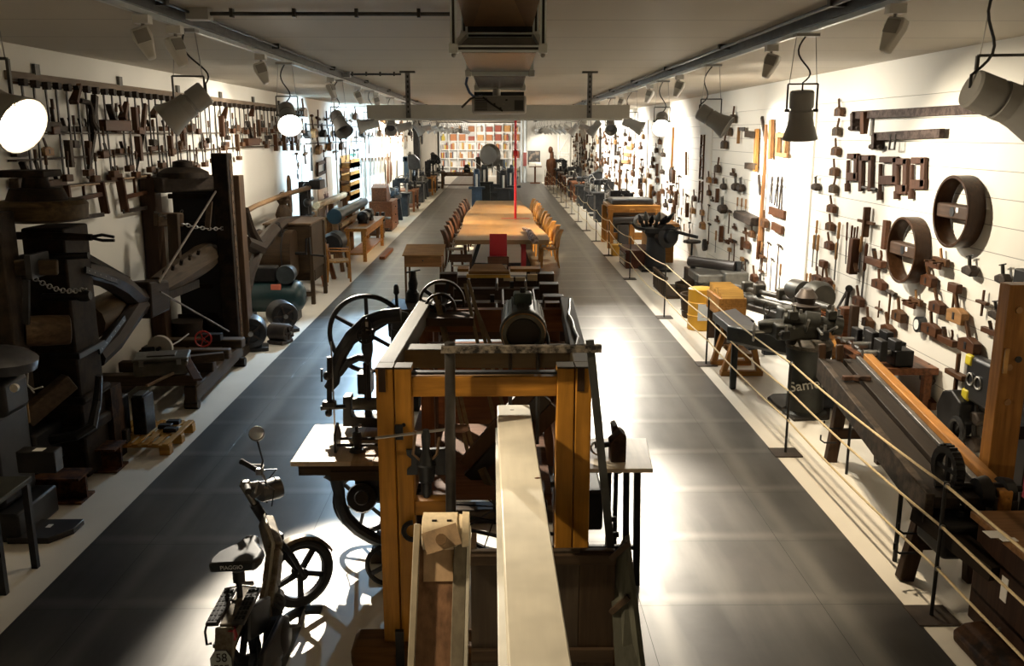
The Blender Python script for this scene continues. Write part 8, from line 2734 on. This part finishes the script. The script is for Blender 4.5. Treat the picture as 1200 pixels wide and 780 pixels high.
mid = [(861, 206, JACKG, P_, 1.1), (833, 214, SM['t'], P_, 1.5), (840, 215, SM['b'], P_, 1.5), (851, 221, LUMP, I_, 1.7), (866, 222, LUMP, I_, 2.0), (872, 223, LUMP, I_, 1.9), (833, 229, SM['b'], P_, 1.4), (843, 229, UPM['b'], P_, 1.4), (836, 236, JACKG, P_, .8),
       (832, 240, HAM, H_, 1.1), (851, 248, LUMP, I_, 2.4), (866, 231, CHI, C_, 1.3), (871, 232, CHI, C_, 1.3), (876, 233, CHI, C_, 1.4), (825, 252, SM['t'], P_, 1.5), (842, 260, JACK, P_, 1.0), (857, 247, HAM, H_, 1.4), (862, 268, JACKR, P_, .8), (875, 274, JACK, P_, .9), (884, 278, SM['b'], P_, 1.5),
       (826, 268, SM['t'], P_, 1.9), (833, 262, HAM, H_, 1.4), (841, 270, CHI, C_, 1.6), (848, 274, UPM['r'], P_, 1.6), (859, 284, PLOUGH, 'fenced plane', 1.2), (872, 285, UPM['b'], P_, 1.2), (878, 291, SM['r'], P_, 1.6), (863, 282, HAM, H_, 1.3),
       (857, 294, MALLETT, 'mallet', 1.0), (872, 305, MALLETT, 'mallet', 1.0), (876, 304, HAM, H_, 1.2), (874, 322, LUMP, I_, 1.6), (861, 309, BRACE, B_, 1.2), (887, 330, SM['r'], P_, 1.7), (895, 336, LUMP, I_, 1.8), (894, 318, GAUGE, 'gauge', 1.2)]
for x, y, pr, kd, s in sorted(mid, key=lambda e: e[1]):
    on_right(x, y, pr, kd, Z3, s * .68, 0, 0, 'tools between frame saws and oar')
t = thing('long_plane', 'long black wooden trough plane jutting from the boards, largest of its cluster', 'plane', RW(877, 255, .1))
MB().bar(RW(866, 251, .12), RW(886, 260, .12), .22, .16).build('body', T_DARK, t, bevel=.02)
MB().sph(RW(863, 251, .1), .07).build('end_knob', GREYM, t)
t = thing('round_disc', 'dark round disc on the boards before the disc stand', 'disc', RW(826, 287, .05))
c = RW(826, 287, .05)
MB().cyl(c - Vector((.04, 0, 0)), c + Vector((.04, 0, 0)), .14, n=24).build('disc', T_DARK, t)
MB().cyl(c - Vector((.06, 0, 0)), c, .04, n=12).build('hub', T_STEEL, t)
Z4 = 'on the pier before the column of small planes'
for x, y, pr, kd, s, a in ((907, 214, TONGS, 'tongs', 1.2, 0), (914, 215, TONGS, 'tongs', 1.3, .1), (919, 216, TONGS, 'tongs', 1.4, 0), (899, 266, SM['b'], P_, 1.2, 0), (902, 284, HAML, 'long hammer', .65, 0), (915, 287, HAML, 'long hammer', .85, .03), (906, 303, HAML, 'long hammer', .6, 0), (917, 309, CHI, C_, 1.0, 0), (895, 283, CHI, C_, 1.0, .1), (894, 299, TONGS, 'tongs', .9, 0), (896, 301, GAUGE, 'gauge', 1.0, 0)):
    on_right(x, y, pr, kd, Z4, s, a, 0, 'tools on the bright pier')
for k, (x, y) in enumerate(((911, 249), (911, 267))):
    a, b = RW(x - 9 + 3 * k, y - 3, .05), RW(x + 9 - 3 * k, y + 3, .05)
    centre(tag(MB().bar(a, b, .05, .14).build('notched_board', T_RED, bevel=.006), 'short reddish notched board on the bright pier, %s of two' % ('upper' if k == 0 else 'lower'), 'board', 'notched boards'))
Z5 = 'in the cluster round the dark paddle'
kn = [(SM['b'], P_), (HAM, H_), (SM['t'], 'tan plane'), (LUMP, I_), (UPM['b'], 'upright plane'), (JACK, 'long plane'), (BRACE, B_), (TONGS, 'tongs'), (GAUGE, 'gauge'), (CHI, C_)]
pts = [(775, 169), (771, 179), (767, 189), (779, 183), (766, 197), (772, 199), (771, 205), (762, 208), (778, 203), (772, 214), (757, 214), (776, 222), (768, 229), (774, 231), (778, 227), (783, 222), (788, 227), (792, 227), (795, 232), (788, 237), (782, 242), (793, 242), (773, 241), (763, 240), (757, 235), (758, 244), (768, 250), (773, 255), (781, 257), (791, 250), (797, 255), (800, 243), (784, 214), (790, 217), (795, 216), (797, 206), (792, 207), (802, 221), (755, 196), (806, 228), (808, 246), (803, 262), (810, 262), (797, 268), (788, 264), (814, 250), (816, 236), (780, 266)]
seq = [0, 0, 0, 3, 5, 4, 7, 2, 3, 0, 2, 1, 0, 4, 0, 6, 5, 1, 4, 3, 3, 4, 5, 8, 7, 9, 0, 3, 6, 4, 1, 9, 6, 1, 6, 1, 4, 9, 8, 1, 4, 9, 6, 3, 1, 2, 0, 4]
for (x, y), i in sorted(zip(pts, seq), key=lambda e: e[0][1]):
    pr, kd = kn[i]
    on_right(x, y, pr, kd, Z5, 1.15 if i not in (1, 6, 9, 7) else .95, .1 * sin(x), 0, 'tools round the dark paddle')
centre(tag(MB().bar(RW(763, 217, .05), RW(762, 232, .05), .08, .26, up=(0, 1, 0)).build('tan_board', WD_HONEYZ, bevel=.01), 'honey coloured upright board in the cluster round the dark paddle', 'board'))
# far rows
rr = random.Random(21)
for r, z in enumerate((3.05, 2.7, 2.4, 2.1, 1.8, 1.5, 1.2)):
    y = 30.5 + .5 * (r % 2)
    k = 0
    while y < 60:
        i = rr.randrange(len(kn))
        pr, kd = kn[i]
        k += 1
        pr.put((XR - .012, y, z + rr.uniform(-.1, .1)), (0, rr.uniform(-.2, .2), -pi / 2), rr.uniform(1.1, 1.6), 'far %s, row %s down the panelled wall, %s past the paddle' % (kd, ['one', 'two', 'three', 'four', 'five', 'six', 'seven'][r], nth(k)), 'far rows on the panelled wall')
        y += rr.uniform(1.0, 2.1)
for k, (x, y0, y1, w, lab) in enumerate(((703, 150, 210, .35, 'tall black strip on the far panelled wall'), (721, 156, 182, .2, 'slim dark strip on the far panelled wall, nearer one'), (684, 166, 176, 1.3, 'dark brown oval board on the far panelled wall'))):
    a, b = RW(x, y0, .06), RW(x, y1, .06)
    centre(tag(MB().bar(a, b, .08, w, up=(0, 1, 0)).build('dark_board', T_DARK if k < 2 else T_REDZ, bevel=.02), lab, 'board'))
for k, (x, y) in enumerate(((738, 173), (736, 181), (733, 189))):
    a, b = RW(x - 4, y, .05), RW(x + 3, y + .5, .05)
    centre(tag(MB().bar(a, b, .06, .14).build('pale_plane', T_TAN, bevel=.01), 'long tan plane body, %s of three stacked on the far boards' % nth(k + 1), 'plane', 'tan plane bodies'))
centre(tag(MB().bar(RW(743, 182, .05), RW(743, 198, .05), .06, .3, up=(0, 1, 0)).build('upright_board', T_REDZ), 'reddish upright board by the three tan plane bodies', 'board'))
# ================================================================ the far end
YS = 70.6
x0, x1 = P(516, 200, Y=YS).x, P(610, 200, Y=YS).x
NC, NR = 9, 6
cw, chh = (x1 - x0) / NC, .66
WS_ = paint((.80, .79, .75), .5, .03)
t = thing('bookcase', 'big white bookcase of square compartments filling the far end of the hall', 'bookcase', ((x0 + x1) / 2, YS, 0))
for c in range(NC + 1):
    MB().bx(x0 + c * cw - .03, x0 + c * cw + .03, YS, YS + .5, 0, NR * chh + .06).build('upright', WS_, t)
for r in range(NR + 1):
    MB().bx(x0, x1, YS + .01, YS + .49, r * chh, r * chh + .06).build('shelf', WS_, t)
MB().bx(x0, x1, YS + .49, YS + .52, 0, NR * chh).build('back_panel', WS_, t)
BCOL = [paint(c, .6) for c in ((.42, .16, .05), (.60, .50, .38), (.30, .06, .03), (.10, .11, .14), (.66, .62, .55), (.50, .26, .08), (.55, .42, .06))]
base = {}
bn = ['orange', 'cream', 'dark red', 'blue black', 'white', 'tan', 'mustard']
rr = random.Random(4)


def bookmesh(ci, box):
    k = (ci, box)
    if k not in base:
        o = LB().bx(-.5, .5, 0, .3, 0, 1).build('storage_box' if box else 'book', BCOL[ci])
        base[k] = o
        return o
    o = base[k].copy()
    COL.objects.link(o)
    return o


rown = ['lowest', 'second', 'third', 'fourth', 'fifth', 'topmost']
for r in range(NR):
    for c in range(NC):
        xa = x0 + c * cw + .06
        z = r * chh + .061
        where = 'compartment %s of the %s bookcase row' % (['one', 'two', 'three', 'four', 'five', 'six', 'seven', 'eight', 'nine'][c], rown[r])
        if r >= 4 and rr.random() < .75:
            ci = rr.choice((0, 0, 5, 2))
            o = bookmesh(ci, True)
            w, h = cw * .68, chh * rr.uniform(.5, .75)
            o.location = (xa + cw * .42, YS + .05, z)
            o.scale = (w, 1, h)
            tag(o, '%s box filling %s' % (bn[ci], where), 'box', 'boxes in the bookcase')
            continue
        x = xa + rr.uniform(0, .06)
        k = 0
        n = rr.randint(3, 6)
        for k in range(n):
            w = rr.uniform(.045, .12)
            if x + w > xa + cw - .12:
                break
            ci = rr.randrange(7)
            o = bookmesh(ci, False)
            o.location = (x + w / 2, YS + .06 + rr.uniform(0, .04), z)
            o.scale = (w, 1, chh * rr.uniform(.45, .8))
            tag(o, '%s book, %s in %s' % (bn[ci], nth(k + 1), where), 'book', 'books in the bookcase')
            x += w + .004

# picture, lectern, carved figure
q0, q1 = P(618.5, 192, Y=YB - .01), P(633, 176.5, Y=YB - .01)
t = thing('framed_picture', 'dark square picture hung on the grey wall above the lectern', 'picture', ((q0.x + q1.x) / 2, YB, q0.z))
MB().bx(q0.x, q1.x, YB - .05, YB - .003, q0.z, q1.z).build('frame', BLACKP, t)
pm, nt, bs = new_mat('dark_picture')
n = noise(nt, 3.5, 4)
nt.links.new(mixrgb(nt, ramp(nt, n, .5, .7), (.02, .018, .016), (.30, .22, .16)), bs.inputs['Base Color'])
MB().bx(q0.x + .06, q1.x - .06, YB - .055, YB - .049, q0.z + .06, q1.z - .06).build('canvas', pm, t)
c = P(627, 213, Y=60.2)
t = thing('lectern', 'wooden lectern with pale open book, standing before the grey wall', 'lectern', (c.x, 60.2, 0))
MB().bx(c.x - .32, c.x + .32, 60.0, 60.4, 0, .07).build('foot', WD_RED, t)
MB().cyl((c.x, 60.2, .07), (c.x, 60.2, 1.15), .06, n=10).build('pillar', T_REDZ, t)
MB().bar((c.x, 59.9, 1.1), (c.x, 60.5, 1.35), .85, .05).build('desk_top', WD_RED, t)
b = thing('open_book', 'open pale book lying on the lectern', 'book', (c.x, 60.1, 1.3))
for s in (-1, 1):
    MB().bar((c.x + s * .22, 59.88, 1.15), (c.x + s * .20, 60.4, 1.37), .40, .035).build('page_block', paint((.72, .70, .62), .6), b)
c = P(646.5, 205, Y=58.5)
t = thing('carved_figure', 'reddish brown carved wooden figure standing behind the far ropes near the white door', 'sculpture', (c.x, 58.5, 0))
MB().lathe((c.x, 58.5, 0), (c.x, 58.5, 2.1), [(0, .38), (.25, .40), (.45, .32), (.6, .38), (.75, .34), (.8, .14), (1, .10)], 12).build('body', T_REDZ, t)
MB().sph((c.x - .08, 58.5, 2.2), .19, (.8, .9, 1.2)).build('head', T_REDZ, t)
MB().bx(c.x - .45, c.x + .45, 58.1, 58.9, 0, .5).build('plinth', WD_RED, t)
# bench before the bookcase and machines behind the long table
bench('brown workbench before the bookcase, seen past the dark shield machine', -2.55, 55.0, 0, 2.1, .9, .95, WD_MID)
anvil_vise('dark round vise on the brown workbench before the bookcase', -2.0, 54.9, 0, .95, 2.0)
c = P(575, 240, Y=41)
t = thing('shield_machine', 'tall dark machine with big round leather shield at the far end of the slab table', 'machine', (c.x, 41, 0))
MB().bx(c.x - .55, c.x + .5, 40.6, 41.4, 0, .65).build('base', IRON, t, bevel=.03)
MB().bar((c.x - .5, 41, .6), (c.x - .55, 41, 2.2), .22, .3, up=(0, 1, 0)).build('standard', T_DARK, t, bevel=.02)
s0 = P(574, 182, Y=40.6)
MB().lathe(s0 + Vector((.05, .1, 0)), s0 - Vector((.05, .12, 0)), [(0, .45), (.4, .52), (1, .40)], 22).build('round_shield', paint((.035, .03, .024), .5), t)
s1 = P(582, 188, Y=40.6)
MB().bar(s0 - Vector((0, 0, .3)), s1 + Vector((.3, 0, -.1)), .18, .32).build('shield_wing', paint((.04, .035, .028), .5), t, bevel=.03)
MB().bx(c.x - .5, c.x + .5, 40.8, 41.2, .65, 1.0).build('table', IRON_B, t, bevel=.02)
MB().bar((c.x + .35, 41, .9), (c.x + .35, 41, 2.0), .16, .2, up=(0, 1, 0)).build('guide', GREYM, t)
for k, (px, w, h, m_, lab) in enumerate(((559, .30, 1.0, metal((.03, .05, .08), .5, .4), 'blue grey machine at the far end of the slab table, desk side'), (568, .34, 1.15, metal((.025, .027, .026), .5, .4), 'grey machine with sloped sides, second from the desk side behind the slab table'), (590, .36, .95, metal((.02, .02, .022), .5, .4), 'dark lever machine behind the slab table near the red pole'), (598, .40, 1.0, metal((.035, .045, .06), .5, .4), 'steel grey machine behind the slab table next to the red pole'))):
    c = P(px, 240, Y=37.5 + .9 * (k % 2))
    crate_machine(lab, c.x, c.y, 0, w * 2.0, .8, h, m_, wheel=(k % 2), tall=.35)
c = P(597, 217, Y=43)
t = thing('round_table', 'round topped pale rimmed stand behind the slab table near the red pole', 'stand', (c.x, 43, 0))
MB().lathe((c.x, 43, c.z - .05), (c.x, 43, c.z + .02), [(0, .5), (.5, .56), (1, .55)], 26).build('top', paint((.40, .34, .22), .5), t)
MB().cyl((c.x, 43, 0), (c.x, 43, c.z - .05), .3, n=16).build('drum', IRON, t)
for k in range(5):
    a = k * 1.3
    MB().lathe((c.x + .3 * cos(a), 43 + .3 * sin(a), c.z + .02), (c.x + .3 * cos(a), 43 + .3 * sin(a), c.z + .7 + .25 * (k % 3)), [(0, .09), (.4, .07), (.5, .11), (.8, .08), (1, .04)], 10).build('tool_spindle', metal((.05, .07, .10), .5, .5), t)
c = P(615, 190, Y=61.5)
centre(tag(MB().bx(c.x - .12, c.x + .12, 61.2, 61.4, 1.1, 2.0).build('red_cabinet', paint((.16, .03, .025), .5)), 'narrow dark red box fixed on the pipes beside the grey wall', 'box'))
# ================================================================ world and view
w = bpy.data.worlds.new('world')
SC.world = w
w.use_nodes = True
w.node_tree.nodes['Background'].inputs[0].default_value = (.9, .85, .75, 1)
w.node_tree.nodes['Background'].inputs[1].default_value = .006
SC.view_settings.view_transform = 'Standard'
SC.view_settings.look = 'None'
SC.view_settings.exposure = 0.0
SC.view_settings.gamma = 1
SC.view_settings.use_curve_mapping = False
